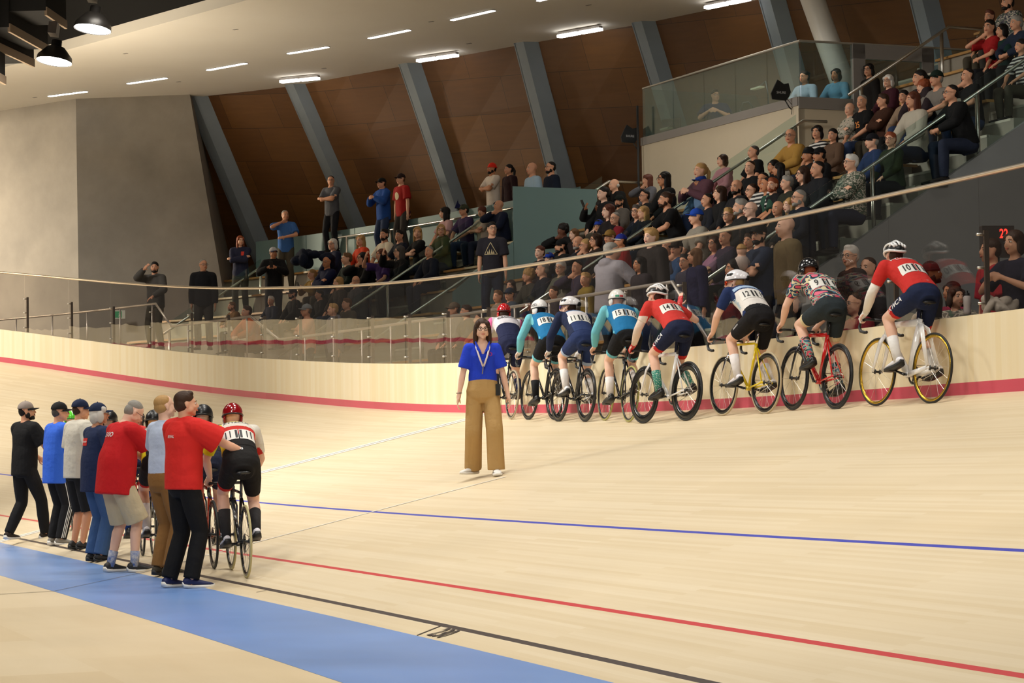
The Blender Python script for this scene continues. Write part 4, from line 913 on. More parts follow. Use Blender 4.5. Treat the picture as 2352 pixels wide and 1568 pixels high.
def bicycle(M, label, frame, fork, rim, tyre, rimh=.035, aero=False, fat=False, crank=0.0, tape=None, stemc=None, decal=None, decalc=None, seat=None, rim2=None):
    e = empty('track_bicycle', M, label, 'bicycle', 'track bicycles'); mb = MB(); g = 1.0
    if fat:
        mb.tube([HB + V((0, -.02, .0)), lerp(HB, BB, .5), BB + V((0, .02, .0))], [(.052, .020), (.056, .018), (.045, .026)], 12, side=(0, 1, 0)); mb.tube([HT + V((0, -.01, -.02)), lerp(HT, ST, .5), ST + V((0, 0, .01))], [(.034, .018), (.030, .016), (.040, .018)], 12, side=(0, 0, 1))
        mb.tube([BB, lerp(BB, ST, .5), ST + (ST - BB).normalized() * .05], [(.045, .016), (.060, .015), (.038, .017)], 12, side=(0, 1, 0))
        for s in (1, -1): mb.tube([ST + V((0, -.02, .0)), ST + V((s * .035, -.10, -.06)), RA + V((s * .062, 0, .02))], [(.034, .012), (.034, .012), (.020, .009)], 10, side=(0, 1, .4)); mb.tube([BB + V((s * .03, -.03, 0)), RA + V((s * .06, .02, 0))], [(.028, .011), (.022, .010)], 10, side=(0, 0, 1))
    else:
        r = .021 if aero else .0165
        mb.tube([HB, BB], [(r * 1.35, r * .85)] * 2 if aero else [r, r], 12, side=(0, 1, 0)); mb.tube([HT + V((0, -.01, -.02)), ST], [r * .85, r * .75] if not aero else [(r, r * .7)] * 2, 12, side=(0, 0, 1)); mb.tube([BB, ST], [(r * 1.4, r * .8), (r * 1.2, r * .8)] if aero else [r * .9, r * .9], 12, side=(0, 1, 0))
        for s in (1, -1): mb.tube([ST + V((s * .008, -.01, -.05)), RA + V((s * .058, 0, .01))], .0085, 8); mb.tube([BB + V((s * .022, -.03, 0)), RA + V((s * .058, 0, 0))], .0105, 8)
    mb.tube([HB - (HT - HB).normalized() * .02, HT + (HT - HB).normalized() * .015], [.024, .021], 12); mb.tube([BB - V((.034, 0, 0)), BB + V((.034, 0, 0))], .024, 12)
    for s in (1, -1): mb.box(RA + V((s * .058, 0, 0)), (.006, .06, .025))
    fr = mb.build('frame', frame, e, True)
    mb = MB(); mb.tube([BB + (ST - BB) * .9, ST + (ST - BB).normalized() * .04, SAD + V((0, .01, -.01))], [(.018, .009)] * 3 if (aero or fat) else [.0135] * 3, 10, side=(0, 1, 0)); mb.build('seat_post', CARBON if not seat else seat, e, True)
    mb = MB(); mb.tube([SAD + V((0, -.135, .025)), SAD + V((0, -.10, .03)), SAD + V((0, -.02, .024)), SAD + V((0, .07, .024)), SAD + V((0, .135, .016))], [(.062, .014), (.070, .018), (.045, .018), (.022, .016), (.016, .012)], 12, side=(1, 0, 0)); mb.tube([SAD + V((.02, -.1, .01)), SAD + V((.02, -.02, -.01)), SAD + V((.01, .1, .01))], .0035, 6); mb.tube([SAD + V((-.02, -.1, .01)), SAD + V((-.02, -.02, -.01)), SAD + V((-.01, .1, .01))], .0035, 6); mb.build('saddle', mat('saddle_black', (.015, .014, .014), .35), e, True)
    mb = MB()
    for s in (1, -1): mb.tube([HB + V((s * .02, .0, -.01)), HB + V((s * .046, .03, -.07)), lerp(HB, FA, .6) + V((s * .052, .0, 0)), FA + V((s * .052, 0, 0))], [(.022, .010), (.022, .010), (.017, .009), (.012, .008)] if not fat else [(.034, .012), (.036, .011), (.028, .010), (.016, .009)], 10, side=(0, 1, 0))
    mb.tube([HB + V((-.03, .005, -.012)), HB + V((.03, .005, -.012))], .020, 10); mb.build('fork', fork, e, True)
    mb = MB(); mb.tube([HT + (HT - HB).normalized() * .02, HT + (HT - HB).normalized() * .05, BAR], [.018, .017, .016], 10); mb.build('stem', stemc or CARBON, e, True)
    mb = MB(); mb.tube([BAR - V((.10, 0, 0)), BAR + V((.10, 0, 0))], .0145, 10)
    for s in (1, -1): mb.tube([BAR + V((s * .10, 0, 0)), BAR + V((s * .165, .01, 0)), BAR + V((s * .195, .05, -.004)), BAR + V((s * .20, .085, -.03)), BAR + V((s * .205, .095, -.075)), BAR + V((s * .205, .07, -.115)), BAR + V((s * .205, .0, -.13)), BAR + V((s * .205, -.04, -.13))], [.0125, .0125, .013, .014, .015, .0155, .0155, .0155], 10)
    mb.build('handlebar', tape or BLACK, e, True)
    # chainset
    cr = MB(); ca, sa = math.cos(crank), math.sin(crank); a = V((0, ca, sa)) * .165
    cr.lathe([(.070, -.002), (.093, -.002), (.093, .002), (.070, .002)], 40, R=Matrix.Rotation(math.pi / 2, 3, 'Y'), c=BB + V((.045, 0, 0)), closed=True)
    for i in range(5): t = i * 1.2566; cr.tube([BB + V((.045, 0, 0)), BB + V((.045, math.cos(t) * .078, math.sin(t) * .078))], .006, 6)
    cr.tube([BB + V((-.05, 0, 0)), BB + V((.05, 0, 0))], .012, 8); cr.tube([BB + V((.062, 0, 0)), BB + V((.068, 0, 0)) - a], [.015, .011], 8); cr.tube([BB + V((-.062, 0, 0)), BB + V((-.068, 0, 0)) + a], [.015, .011], 8)
    C_ = cr.build('crankset', CARBON, e, True)
    for s in (1, -1):
        p = BB + V((s * .085, 0, 0)) - a * s; q = MB(); q.tube([p - V((s * .02, 0, 0)), p + V((s * .045, 0, 0))], .007, 6); q.box(p + V((s * .03, 0, 0)), (.06, .07, .016)); q.build('pedal', BLACK, C_)
    ch = MB(); rr = .032; c2 = RA + V((.045, 0, 0)); c1 = BB + V((.045, 0, 0)); pts = [c1 + V((0, math.cos(t) * .093, math.sin(t) * .093)) for t in np.arange(-1.6, 1.7, .33)] + [c2 + V((0, math.cos(t) * rr, math.sin(t) * rr)) for t in np.arange(1.6, 4.7, .5)]
    ch.tube(pts, .0035, 5, closed=True); ch.build('chain', STEEL, e)
    rm = mat('rim_' + rim, srgb(rim), .25, .3 if rim != 'c9a43a' else .9); ty = mat('tyre_' + tyre, srgb(tyre), .6)
    wheel_parts(e, .485, rm, ty, rimh, 'front_wheel', fat); wheel_parts(e, -.485, mat('rim_' + rim2, srgb(rim2), .25, .3) if rim2 else rm, ty, rimh, 'rear_wheel', fat)
    if decal:
        d = (BB - HB).normalized(); up = V((-1, 0, 0)).cross(d); M2 = Matrix((d, up * -1 if up.z < 0 else up, V((-1, 0, 0)))).transposed().to_4x4()
        yv = V((-1, 0, 0)).cross(d).normalized(); M2 = Matrix((d, yv, d.cross(yv))).transposed().to_4x4(); M2.translation = lerp(HB, BB, .42) + V((-.0175 if not fat else -.0225, 0, 0)); textobj('lettering', decal, .075 if fat else .05, M2, decalc or WHITEP, e, 1.1)
    return e
# helmets, in head space: slot 0 shell, slot 1 dark parts, slot 2 accent
def helmet_mb(kind):
    mb = MB(); sub = []
    if kind == 'aero':
        mb.ell((0, -.020, .040), (.098, .128, .112), n=32, zmin=-.15); mb.tube([V((math.cos(a) * .097, -.020 + math.sin(a) * .126, .024)) for a in np.arange(0, 6.28, .2)], .007, 8, m=1, closed=True)
        for s in (1, -1): mb.ell((s * .080, -.02, -.002), (.016, .055, .050), n=14, m=0)
        for i in range(3): mb.ell(((i - 1) * .03, .094, .085), (.008, .012, .012), n=8, m=1)
    elif kind == 'long':
        mb.ell((0, -.022, .040), (.093, .128, .108), n=36, zmin=-.1); mb.ell((0, -.075, .040), (.078, .098, .082), n=28, zmin=-.15)
        for s in (1, -1): mb.tube([V((s * .060, .062, .085)), V((s * .078, .01, .085)), V((s * .070, -.05, .075))], [(.006, .016), (.010, .020), (.006, .012)], 8, m=1, side=(1, 0, 0))
        mb.ell((0, -.152, .036), (.052, .026, .034), n=16, m=1); mb.tube([V((math.cos(a) * .092, -.01 + math.sin(a) * .112, .030)) for a in np.arange(0, 6.28, .2)], .006, 8, m=1, closed=True)
    else:   # vented
        mb.ell((0, -.020, .042), (.092, .120, .104), n=32, zmin=-.12, m=1)
        for x in (-.072, -.040, 0, .040, .072):
            pts = [];
            for t in np.linspace(-1.15, 1.2, 13): pts.append(V((x * (1 - .30 * abs(math.sin(t)) ** 3), -.020 + math.sin(t) * .120, .036 + math.cos(t) * (.112 - abs(x) * .52))))
            mb.tube(pts, [(.0125, .012)] * 13, 8, m=0, side=(1, 0, 0))
        mb.tube([V((math.cos(a) * .096, -.020 + math.sin(a) * .124, .030 + .012 * math.cos(2 * a))) for a in np.arange(0, 6.28, .2)], .013, 8, m=0, closed=True)
        for y in (-.075, .045): mb.tube([V((math.sin(t) * .090, y, .040 + math.cos(t) * .092)) for t in np.linspace(-1.2, 1.2, 9)], .009, 8, m=0)
    mb.tube([V((-.074, .0, .0)), V((-.062, .03, -.07)), V((0, .045, -.112)), V((.062, .03, -.07)), V((.074, .0, .0))], .0045, 6, m=1)
    return mb
# ------------------------------------------------------------------ RIDERS AND HANDLERS (foreground, full detail)
VX = .0085
def figure(M, J, label, sex='m', skin='a', hair=('short', 'k'), top=None, bottom=None, shoes=None, socks=None, extras=(), belly=0, key=None, cat='person', name='person', group=None, vox=VX):
    """top: dict(col=[..], sleeve, tight, paint, hem, name, ...)"""
    e = empty(name, M, label, cat, group); key = key or label
    br = hairm(hair[1]) if hair else hairm('b')
    b = put('body', body_mesh(key, J, sex, belly, vox), e, [skinm(skin), EYEW, IRIS, br, lipm(skin)])
    HS = headspace(J); R_ = {'body': b}
    if hair and hair[0] != 'bald': put('hair', cached(('hair', hair[0]), lambda: remesh(hair_mb(hair[0]), 'hair', [DUM], .006, 3)), e, [hairm(hair[1])], HS)
    if top:
        t = dict(top); cols = t.pop('col'); nm = t.pop('name', 'shirt'); pt = t.pop('paint', None)
        R_['top'] = put(nm, surf_mesh(('top', key), lambda: top_mb(J, sex, belly=belly, **t), vox, len(cols), 4 if not t.get('tight') else 3, pt), e, cols)
    if bottom:
        t = dict(bottom); cols = t.pop('col'); nm = t.pop('name', 'trousers'); pt = t.pop('paint', None)
        R_['bottom'] = put(nm, surf_mesh(('bot', key), lambda: bottom_mb(J, sex=sex, **t), vox, len(cols), 4 if not t.get('tight') else 3, pt), e, cols)
    if shoes:
        for k in 'RL': o = shoe_mb(J, k, cyc=shoes[2] if len(shoes) > 2 else False).build('shoe', [shoes[0], shoes[1]], e, True)
    if socks:
        for k in 'RL': sock_mb(J, k, socks[1]).build('sock', socks[0], e, True)
    for nm, mbf, ms in extras: put(nm, cached((nm, mbf.__name__ if hasattr(mbf, '__name__') else str(mbf)), lambda: mbf().mesh(nm, [DUM] * max(1, len(ms)), True)), e, ms, HS)
    R_['root'] = e; R_['HS'] = HS; return R_
def ground_person(px, py, ptop, yaw, J, label, nominal=1.755, **kw):
    s, wd, p = px_track(px, py); sc = (py - ptop) / (FPX / p.y) / nominal; b = float(np.interp(s, S, BK)) if wd > 0 else 0
    return figure(yawM(p, yaw, sc), J, label, **kw), sc, p
WHITESHOE = mat('white_leather', srgb('e8e6e2'), .45); WSOLE = mat('white_sole', srgb('e6e2da'), .5); BSOLE = mat('black_sole', (.02, .02, .02), .7); PATCH = mat('number_white', srgb('e9e6df'), .55); PRINT = mat('print_black', (.02, .02, .022), .6)
# --- the official walking across the track
J = make_pose(pelvis=(0, 0, .955), lean=(-.03, .02, .04), head=(.05, -.03, 0), wr=(.275, .03, .90), wl=(-.285, .02, .90), er=(.5, -.8, 0), el=(-.5, -.8, 0), ar=(.115, -.15, .10), al=(-.13, .14, .085), fr=-.75, fl=.05, sh=.150, hipw=.09)
def vneck(q): z = q.z - (J['N'].z - .135); return -1 if (q.y > .0 and z > 0 and abs(q.x) < .012 + z * .42) or q.z > J['N'].z - .008 else 0
s_, wd_, p = px_track(1112, 1096); sc = (1097 - 744) / (FPX / p.y) / 1.74
POLO = cloth('2340c8'); KHAKI = cloth('b3905c')
F = figure(yawM(p + V((0, 0, .02)), math.radians(180 + 4), sc), J, 'woman with glasses in a bright blue polo and khaki trousers walking on the track', sex='f', skin='p', hair=None, top=dict(col=[POLO], sleeve='mid', loose=.012, hem=.10, paint=vneck, name='polo_shirt'), bottom=dict(col=[KHAKI], kind='long', loose=.02, ankle=.11, waist=.26), shoes=(WHITESHOE, WSOLE), extras=[('glasses', lambda: glasses_mb(True), [BLACK])])
def longstraight():
    mb = hair_mb('long'); mb.ell((0, -.05, -.12), (.10, .05, .14), n=18)
    for s in (1, -1): mb.ell((s * .082, .005, -.09), (.026, .036, .15), n=14); mb.ell((s * .055, .045, .055), (.030, .040, .045), n=12)
    return mb
R0 = F['root']; put('hair', remesh(longstraight(), 'hair', [DUM], .006, 3), R0, [hairm('b')], F['HS'])
N_ = J['N']; f = N_ + V((0, .10, 0)); LAN = mat('lanyard_white', srgb('ddd2d6'), .6)
for s in (1, -1):
    mb = MB(); mb.tube([N_ + V((s * .07, .0, .02)), N_ + V((s * .075, .115, -.06)), N_ + V((s * .04, .155, -.18)), N_ + V((s * .004, .145, -.275))], [(.010, .002)] * 4, 6, side=(1, 0, 0)); mb.build('lanyard', LAN, R0, True)
mb = MB(); mb.tube([N_ + V((0, .148, -.27)), N_ + V((.012, .15, -.36))], .006, 6); mb.build('key_clip', STEEL, R0)
mb = MB(); mb.box(V((-.165, .09, .965)), (.05, .04, .13)); mb.tube([V((-.165, .09, 1.03)), V((-.17, .08, 1.12))], .006, 6); mb.build('radio', BLACK, R0)
mb = MB(); mb.tube([J['wrR'] + V((math.cos(a) * .032, math.sin(a) * .032, .02)) for a in np.arange(0, 6.28, .5)], .004, 6, closed=True); mb.build('hair_tie', BLACK, R0)
decal_text(R0, F['top'], 'o', .09, N_ + V((-.085, .2, -.13)), (-1, 0, 0), (0, 0, 1), mat('polo_badge', srgb('8a2a86'), .6), 'chest_badge', 1, .004, .3)
for s in (-.04, .04, .0): pass
mb = MB(); 
for i in range(1, 3): mb.ell(N_ + V((0, .128 + .004 * i, -.10 - .05 * i)), .004, n=8)
mb.build('button', mat('button_blue', srgb('5a68c0'), .4), R0, True)
for sg in (1, -1):      # collar wings
    mb = MB(); q = [V((sg * .012, .118, -.125)), V((sg * .075, .075, .012)), V((sg * .088, .045, .004)), V((sg * .070, .118, -.085))]; mb.add([N_ + p_ + V((0, .012, 0)) for p_ in q] + [N_ + p_ + V((0, .004, 0)) for p_ in q], [(0, 1, 2, 3), (7, 6, 5, 4), (0, 4, 5, 1), (1, 5, 6, 2), (2, 6, 7, 3), (3, 7, 4, 0)]); mb.build('collar', POLO, R0)
mb = MB(); mb.tube([N_ + V((math.cos(a) * .080, math.sin(a) * .070 - .005, .010 + .012 * math.cos(a) ** 2)) for a in np.linspace(-3.5, .36, 14)], [(.016, .006)] * 14, 6, side=(0, 0, 1)); mb.build('collar', POLO, R0, True)
# --- handlers on the inside of the track
def arms_hip(): return {}
ST0 = dict(pelvis=(0, 0, .955))
def stand(**k): d = dict(ST0); d.update(k); return make_pose(**d)
BLK_ = cloth('1a1a1c'); BLK2 = cloth('141416'); NAVY = cloth('1e2a4c'); JEAN = cloth('3d5a86'); SHOEK = mat('shoe_black', (.02, .02, .022), .55); TAN = cloth('8a6235'); KH2 = cloth('c3b597')
REDP_ = cloth('d22a26'); RED2 = cloth('c31d22'); BLU = cloth('3566d6'); GRYT = cloth('c9c3b6'); LBL = cloth('b9c6e0')
def cap_x(c1, c2): return ('cap', cap_mb, [c1, c2])
J = stand(wr=(.30, .56, 1.17), wl=(-.20, .22, .95), er=(.6, -.2, -.7), el=(-1, -.3, 0), twist=.12, head=(-.35, .06, 0), lean=(.03, .03, .04), ar=(.12, .0, .085), al=(-.10, -.10, .085), hand=('fist', 'relax'), palm=((0, 0, -1), (1, 0, 0)), fr=-.35, fl=.25)
F, sc, p = ground_person(424, 1349, 905, math.radians(-52), J, 'dark haired man in a red polo reaching an arm to the near rider', top=dict(col=[REDP_], sleeve='mid', loose=.038, hem=-.13, collar=True, name='polo_shirt'), bottom=dict(col=[BLK2], kind='long', loose=.016, ankle=.075), shoes=(mat('shoe_navy', srgb('1d2452'), .6), WSOLE), hair=('short', 'b'), skin='a')
decal_text(F['root'], F['top'], 'RIVAL', .035, J['N'] + V((.02, -.2, -.14)), (1, 0, 0), (0, 0, 1), WHITEP, reach=.3)
J = stand(wr=(.20, .30, 1.05), wl=(-.22, .25, 1.05), er=(1, -.3, -.3), el=(-1, -.3, 0), head=(-.25, .12, 0), lean=(.02, .03, .05), fr=-.2, fl=.2)
F, sc, p = ground_person(378, 1322, 912, math.radians(-48), J, 'sandy haired man in a pale blue shirt and brown trousers behind the red polo', top=dict(col=[LBL], sleeve='mid', loose=.016, hem=.06, collar=True, name='shirt'), bottom=dict(col=[TAN], kind='long', loose=.018, ankle=.078, waist=.12), shoes=(cloth('4c463a'), BSOLE), hair=('thin', 'y'), skin='p')
J = stand(wr=(.10, .62, .98), wl=(-.16, .52, 1.0), er=(.8, -.3, -.5), el=(-1, 0, -.4), head=(-.30, -.62, 0), lean=(.12, .20, .28), pelvis=(0, -.06, .94), ar=(.13, .07, .085), al=(-.13, -.05, .085), hand=('grip', 'grip'), fr=-.3, fl=.1)
F, sc, p = ground_person(280, 1314, 925, math.radians(-50), J, 'big man in a red tee and beige shorts bowing his head over a bicycle', 1.70, belly=.05, top=dict(col=[RED2], sleeve='mid', loose=.026, hem=-.30, name='tee_shirt'), bottom=dict(col=[KH2], kind='shorts', loose=.028, endf=1.0), shoes=(SHOEK, WSOLE), hair=('crop', 'g'), skin='p', extras=[('glasses', glasses_mb, [BLACK])])
decal_text(F['root'], F['top'], 'EXIO', .07, J['N'] + V((-.02, -.3, -.06)), (1, 0, 0), (0, .3, .95), WHITEP, reach=.5)
SKC = noisemat('sock_print', srgb('d8d4cc'), srgb('2f5ea8'), 30, .8)
for k in 'RL': sock_mb(J, k, .30).build('sock', SKC, F['root'], True)
J = stand(wr=(.22, .20, 1.0), wl=(-.22, .30, 1.0), er=(1, -.4, -.3), head=(-.30, .04, 0), lean=(.03, .05, .07), fr=-.3, fl=.2)
F, sc, p = ground_person(222, 1290, 926, math.radians(-52), J, 'older man in a navy cap, navy tee and blue jeans with white hair', 1.78, belly=.03, top=dict(col=[NAVY], sleeve='mid', loose=.02, hem=-.32, name='tee_shirt'), bottom=dict(col=[JEAN], kind='long', loose=.022, ankle=.10 * .85), shoes=(SHOEK, BSOLE), hair=('bob', 'w'), skin='b', extras=[cap_x(cloth('1c2844'), cloth('1c2844')), ('glasses', glasses_mb, [STEEL])])
decal_patch(F['root'], F['top'], .15, .085, J['N'] + V((-.05, -.3, -.16)), (1, 0, 0), (0, 0, 1), cloth('c8332e'), 'back_print', .004, reach=.5); decal_text(F['root'], F['top'], 'RIO BRAND', .026, J['N'] + V((-.05, -.3, -.16)), (1, 0, 0), (0, 0, 1), WHITEP, 'lettering', 1, .007, .5)
J = stand(wr=(.22, .20, 1.0), wl=(-.22, .25, 1.0), er=(1, -.4, -.3), head=(-.45, .0, 0), lean=(.03, .05, .07), fr=-.3, fl=.2)
F, sc, p = ground_person(180, 1262, 918, math.radians(-50), J, 'man in a dark blue cap, pale grey tee and black shorts', 1.78, top=dict(col=[GRYT], sleeve='mid', loose=.036, hem=-.20, name='tee_shirt'), bottom=dict(col=[BLK_], kind='shorts', loose=.026, endf=1.08), shoes=(SHOEK, BSOLE), hair=('crop', 'b'), skin='b', extras=[cap_x(cloth('1a2440'), cloth('1a2440'))])
J = stand(wr=(.16, .32, 1.05), wl=(-.22, .25, 1.0), er=(1, -.5, -.2), head=(-.45, .0, 0), lean=(.03, .06, .09), fr=-.3, fl=.3)
F, sc, p = ground_person(131, 1252, 924, math.radians(-50), J, 'man in a black cap and royal blue tee with white striped black track pants', 1.78, belly=.02, top=dict(col=[BLU], sleeve='mid', loose=.024, hem=-.34, name='tee_shirt'), bottom=dict(col=[BLK_], kind='long', loose=.018, ankle=.07), shoes=(cloth('8f8a82'), WSOLE), hair=('crop', 'n'), skin='b', extras=[cap_x(BLK_, BLK_), ('glasses', glasses_mb, [BLACK])])
for q in (-.022, 0, .022):      # three stripes down the right leg
    mb = MB(); pts = []
    for t, r in ((.1, .1), (.5, .098), (1, .078)): c = lerp(J['hpR'], J['knR'], t); pts.append(c + V((r * .985, q, 0)))
    for t, r in ((.45, .079), (.97, .072)): c = lerp(J['knR'], J['anR'], t); pts.append(c + V((r * .985, q - .01, 0)))
    mb.tube(pts, [(.005, .003)] * 5, 5, side=(0, 1, 0)); mb.build('trouser_stripe', WHITEP, F['root'])
J = stand(wr=(.20, .20, 1.0), wl=(-.22, .28, 1.05), er=(1, -.4, -.3), head=(-.75, .06, 0), lean=(.05, .05, .05), pelvis=(0, -.10, .94), ar=(.13, .12, .085), al=(-.12, -.26, .10), fr=-.3, fl=.3)
F, sc, p = ground_person(72, 1240, 920, math.radians(-42), J, 'smiling man all in black with a grey and black cap, far left', 1.78, top=dict(col=[BLK2], sleeve='mid', loose=.026, hem=-.22, name='tee_shirt'), bottom=dict(col=[BLK_], kind='long', loose=.014, ankle=.062), shoes=(cloth('3a322c'), WSOLE), hair=('crop', 'k'), skin='b', extras=[cap_x(cloth('8d8078'), BLK_), ('beard', beard_mb, [hairm('k')])])
# --- cyclists
def rider(xf, yf, xr, yr, label, blabel, bike, sex='m', skin='p', helmet=('vented', 'f0f0f0', '101012'), jersey=None, paint=None, sleeve='short', shorts=None, spaint=None, armw=None, socks=None, shoe=('f0eeee', '1a1a1a'), head=(0, .1, 0), rh='bar', crank=.1, shades=None, hairs=('crop', 'l'), number=None, texts=(), lean=0.07, glove=None, long=False, yaw0=None, dz=0, sc=1.0, bend=.97, waist=.12, hem=.02):
    xm, ym = (xf + xr) / 2, (yf + yr) / 2; s, wd, p = px_track(xm, ym); Z = p.y; sl = FPX / Z
    th = math.asin(min(.95, (xr - xf) / sl / .97)); phi = th - math.atan((xm - 1176) / FPX) if yaw0 is None else yaw0
    fw = V((-math.sin(phi), math.cos(phi), 0)); b = float(np.interp(s, S, BK)) if wd > 0 else 0; od = outdir(s); up0 = V((0, 0, 1)) + od * lean; fwn = fw - V((0, 0, 0))
    # follow the slope along the heading
    slope = fw.dot(od) * math.tan(b); fw = (fw + V((0, 0, slope))).normalized(); rt = fw.cross(up0).normalized(); up = rt.cross(fw).normalized()
    M = Matrix((rt, fw, up)).transposed().to_4x4(); M.translation = p + V((0, 0, .003 + dz)); M = M @ Matrix.Scale(sc, 4)
    bicycle(M, blabel, crank=crank, **bike)
    a = V((0, math.cos(crank), math.sin(crank))) * .165; pl = BB + V((-.115, 0, 0)) + a; pr = BB + V((.115, 0, 0)) - a
    fa = -.22; toe = lambda q: q + V((0, -.115, .105))
    wl = (-.205, .40, .90); wr = (.205, .40, .90); palm = ((-.3, 0, -1), (.3, 0, -1)); hand = ['grip', 'grip']; hd = [(0, .8, -.6), (0, .8, -.6)]
    if rh == 'glass': wr = (.30, .26, 1.36); hand[0] = 'flat'; palm = ((1, .2, 0), palm[1]); hd[0] = (.15, .1, 1)
    elif rh == 'wall': wr = (.36, .34, .92)
    elif rh == 'hood': pass
    L = bend
    J = make_pose(pelvis=(0, -.265, 1.045), lean=(L - .12, L, L + .12), head=head, wr=wr, wl=wl, er=(.5, -.3, -.4), el=(-.5, -.3, -.4), ar=toe(pr), al=toe(pl), kr=(.12, 1, .3), kl=(-.12, 1, .3), fr=0, fl=0, footp=(fa, fa), hand=hand, palm=palm, hd=hd, sh=.180 if sex == 'm' else .165, neckf=.045, hipw=.085, neckl=(.050, .058))
    F = figure(M, J, label, sex=sex, skin=skin, hair=hairs, top=dict(col=jersey, sleeve='long' if long else sleeve, tight=True, hem=hem, paint=(lambda p_: paint(p_, J)) if paint else None, name='jersey'), bottom=dict(col=shorts, kind='shorts', tight=True, waist=waist, endf=.74, paint=(lambda p_: spaint(p_, J)) if spaint else None, name='cycling_shorts'), shoes=(mat('shoe_' + shoe[0], srgb(shoe[0]), .35), mat('sole_' + shoe[1], srgb(shoe[1]), .5), True))
    e = F['root']; hm = [mat('helmet_' + helmet[1], srgb(helmet[1]), .18, coat=.5), mat('helmet_' + helmet[2], srgb(helmet[2]), .35)]
    put('helmet', cached(('helmet', helmet[0]), lambda: helmet_mb(helmet[0]).mesh('helmet', [DUM, DUM], True)), e, hm, F['HS'])
    if shades: put('sunglasses', cached('shades', lambda: shades_mb().mesh('shades', [DUM], True)), e, [mat('lens_' + shades, srgb(shades), .08, .6)], F['HS'])
    if socks:
        for k in 'RL': sock_mb(J, k, socks[1]).build('sock', socks[0], e, True)
    if armw:
        for k in 'L' if armw[1] == 'L' else 'RL':
            mb = MB(); sh, el, wv = J['sh' + k], J['el' + k], J['wr' + k]; mb.tube([lerp(sh, el, .60), el, lerp(el, wv, .35), wv], [.050, .047, .048, .033], 14); mb.build('arm_warmer', armw[0], e, True)
    if glove:
        for k, q in (('R', 1), ('L', -1)):
            mb = MB(); hand(mb, J['wr' + k], J['hd' + k], J['pn' + k], J['hm' + k], q) if False else None
            g = MB(); w_, d_ = J['wr' + k], J['hd' + k]; pn = V(J['pn' + k]); pn = (pn - d_ * pn.dot(d_)).normalized(); sd = d_.cross(pn); R = Matrix((sd, d_, pn)).transposed(); g.ell(w_ + d_ * .055, (.044, .060, .023), R, 14); g.tube([w_ - d_ * .02, w_ + d_ * .03], [.033, .031], 12)
            for o in (.028, .009, -.010, -.028): a0 = w_ + d_ * .095 + sd * o; g.cap(a0, a0 + (d_ * .45 + pn * .9).normalized() * .035 if J['hm' + k] != 'flat' else a0 + d_ * .03, .0115, .011, 8)
            g.build('glove', glove, e, True)
    # number on the back and lettering
    n3 = (J['sp'][3] - J['sp'][2]).normalized(); n2 = (J['sp'][2] - J['sp'][1]).normalized(); X = V((1, 0, 0)); Oc = J['sp'][2]; yb = n2; nb = X.cross(yb)
    if number:
        for sgn in (-1, 1):
            O = lerp(J['sp'][1], J['sp'][2], .45) + X * sgn * .078; decal_patch(e, F['top'], .145, .135, O, X, yb, PATCH, 'number_bib', .004, 8, .35)
            # numerals run up the back, as pinned on the photo
            decal_text(e, F['top'], number, .125, O + X * (.020 * sgn), X, yb, PRINT, 'number', .62, .007, .35)
            decal_patch(e, F['top'], .022, .11, O + X * (-.056 * sgn), X, yb, PRINT, 'bib_strip', .0065, 4, .35)
    for (t, txt, size, m, st_) in texts:
        O = spine_at(J, t); d_ = (spine_at(J, t + .05) - spine_at(J, t - .05)).normalized(); decal_text(e, F['top'] if t > .2 else F['bottom'], txt, size, O, X, d_, m, 'lettering', st_, .006, .35)
    F['J'] = J; return F
def leg_text(F, txt, size, m, k='L', f=.45):
    J = F['J']; a, b_ = J['hp' + k], J['kn' + k]; d_ = (b_ - a).normalized(); n = V((-1, -.2, .2)); n = (n - d_ * n.dot(d_)).normalized(); x = -d_; y = n.cross(x)
    decal_text(F['root'], F['bottom'], txt, size, lerp(a, b_, f), x, y, m, 'lettering', 1, .004, .2)
def along(p, J): # fraction up the back and lateral offset
    a, b_ = J['sp'][0], J['sp'][3]; d_ = b_ - a; return (p - a).dot(d_) / d_.length_squared, p.x
def W_(m): return mat(m[0], srgb(m[1]), m[2]) 
C = lambda h: cloth(h)
# right to left along the balustrade
def p_kw(p, J):
    t, x = along(p, J); return 1 if (t > .2 and abs(x) > .26) else 0
def s_cuff(p, J): # coloured band at the end of each leg
    for k in 'RL':
        a, b_ = J['hp' + k], J['kn' + k]; t = (p - a).dot(b_ - a) / (b_ - a).length_squared
        if t > .62 and (p - (a + (b_ - a) * t)).length < .12: return 1
    return 0
WT = WHITEP
F = rider(2012, 935.6, 2137, 925, 'cyclist in a red jersey with a white vented helmet, rightmost at the balustrade', 'white aero track bicycle with gold rims, rightmost at the balustrade', dict(frame=mat('frame_white', srgb('ece9e6'), .2, coat=.5), fork=mat('frame_white', (0, 0, 0)), rim='c9a43a', tyre='1a1815', rimh=.024, fat=True, decal='BXT', decalc=PRINT), jersey=[C('c9302c'), C('e9e2d8')], shorts=[C('1b2544'), C('c9302c')], spaint=s_cuff, armw=(C('e9e2d8'), 'L'), socks=(C('e6e3e0'), .52), shoe=('eceaf0', '1a1a1a'), glove=C('e9e6e2'), number='10', texts=[(.84, 'KW CYCLING', .05, WT, 1), (.76, 'HIGH PERFORMANCE', .026, WT, 1), (.12, 'KWCA', .045, WT, 1)], head=(-.10, -.15, 0), rh='wall', crank=.25, hairs=('crop', 'b'))
leg_text(F, 'KWCA', .075, WT)
CAMO = None
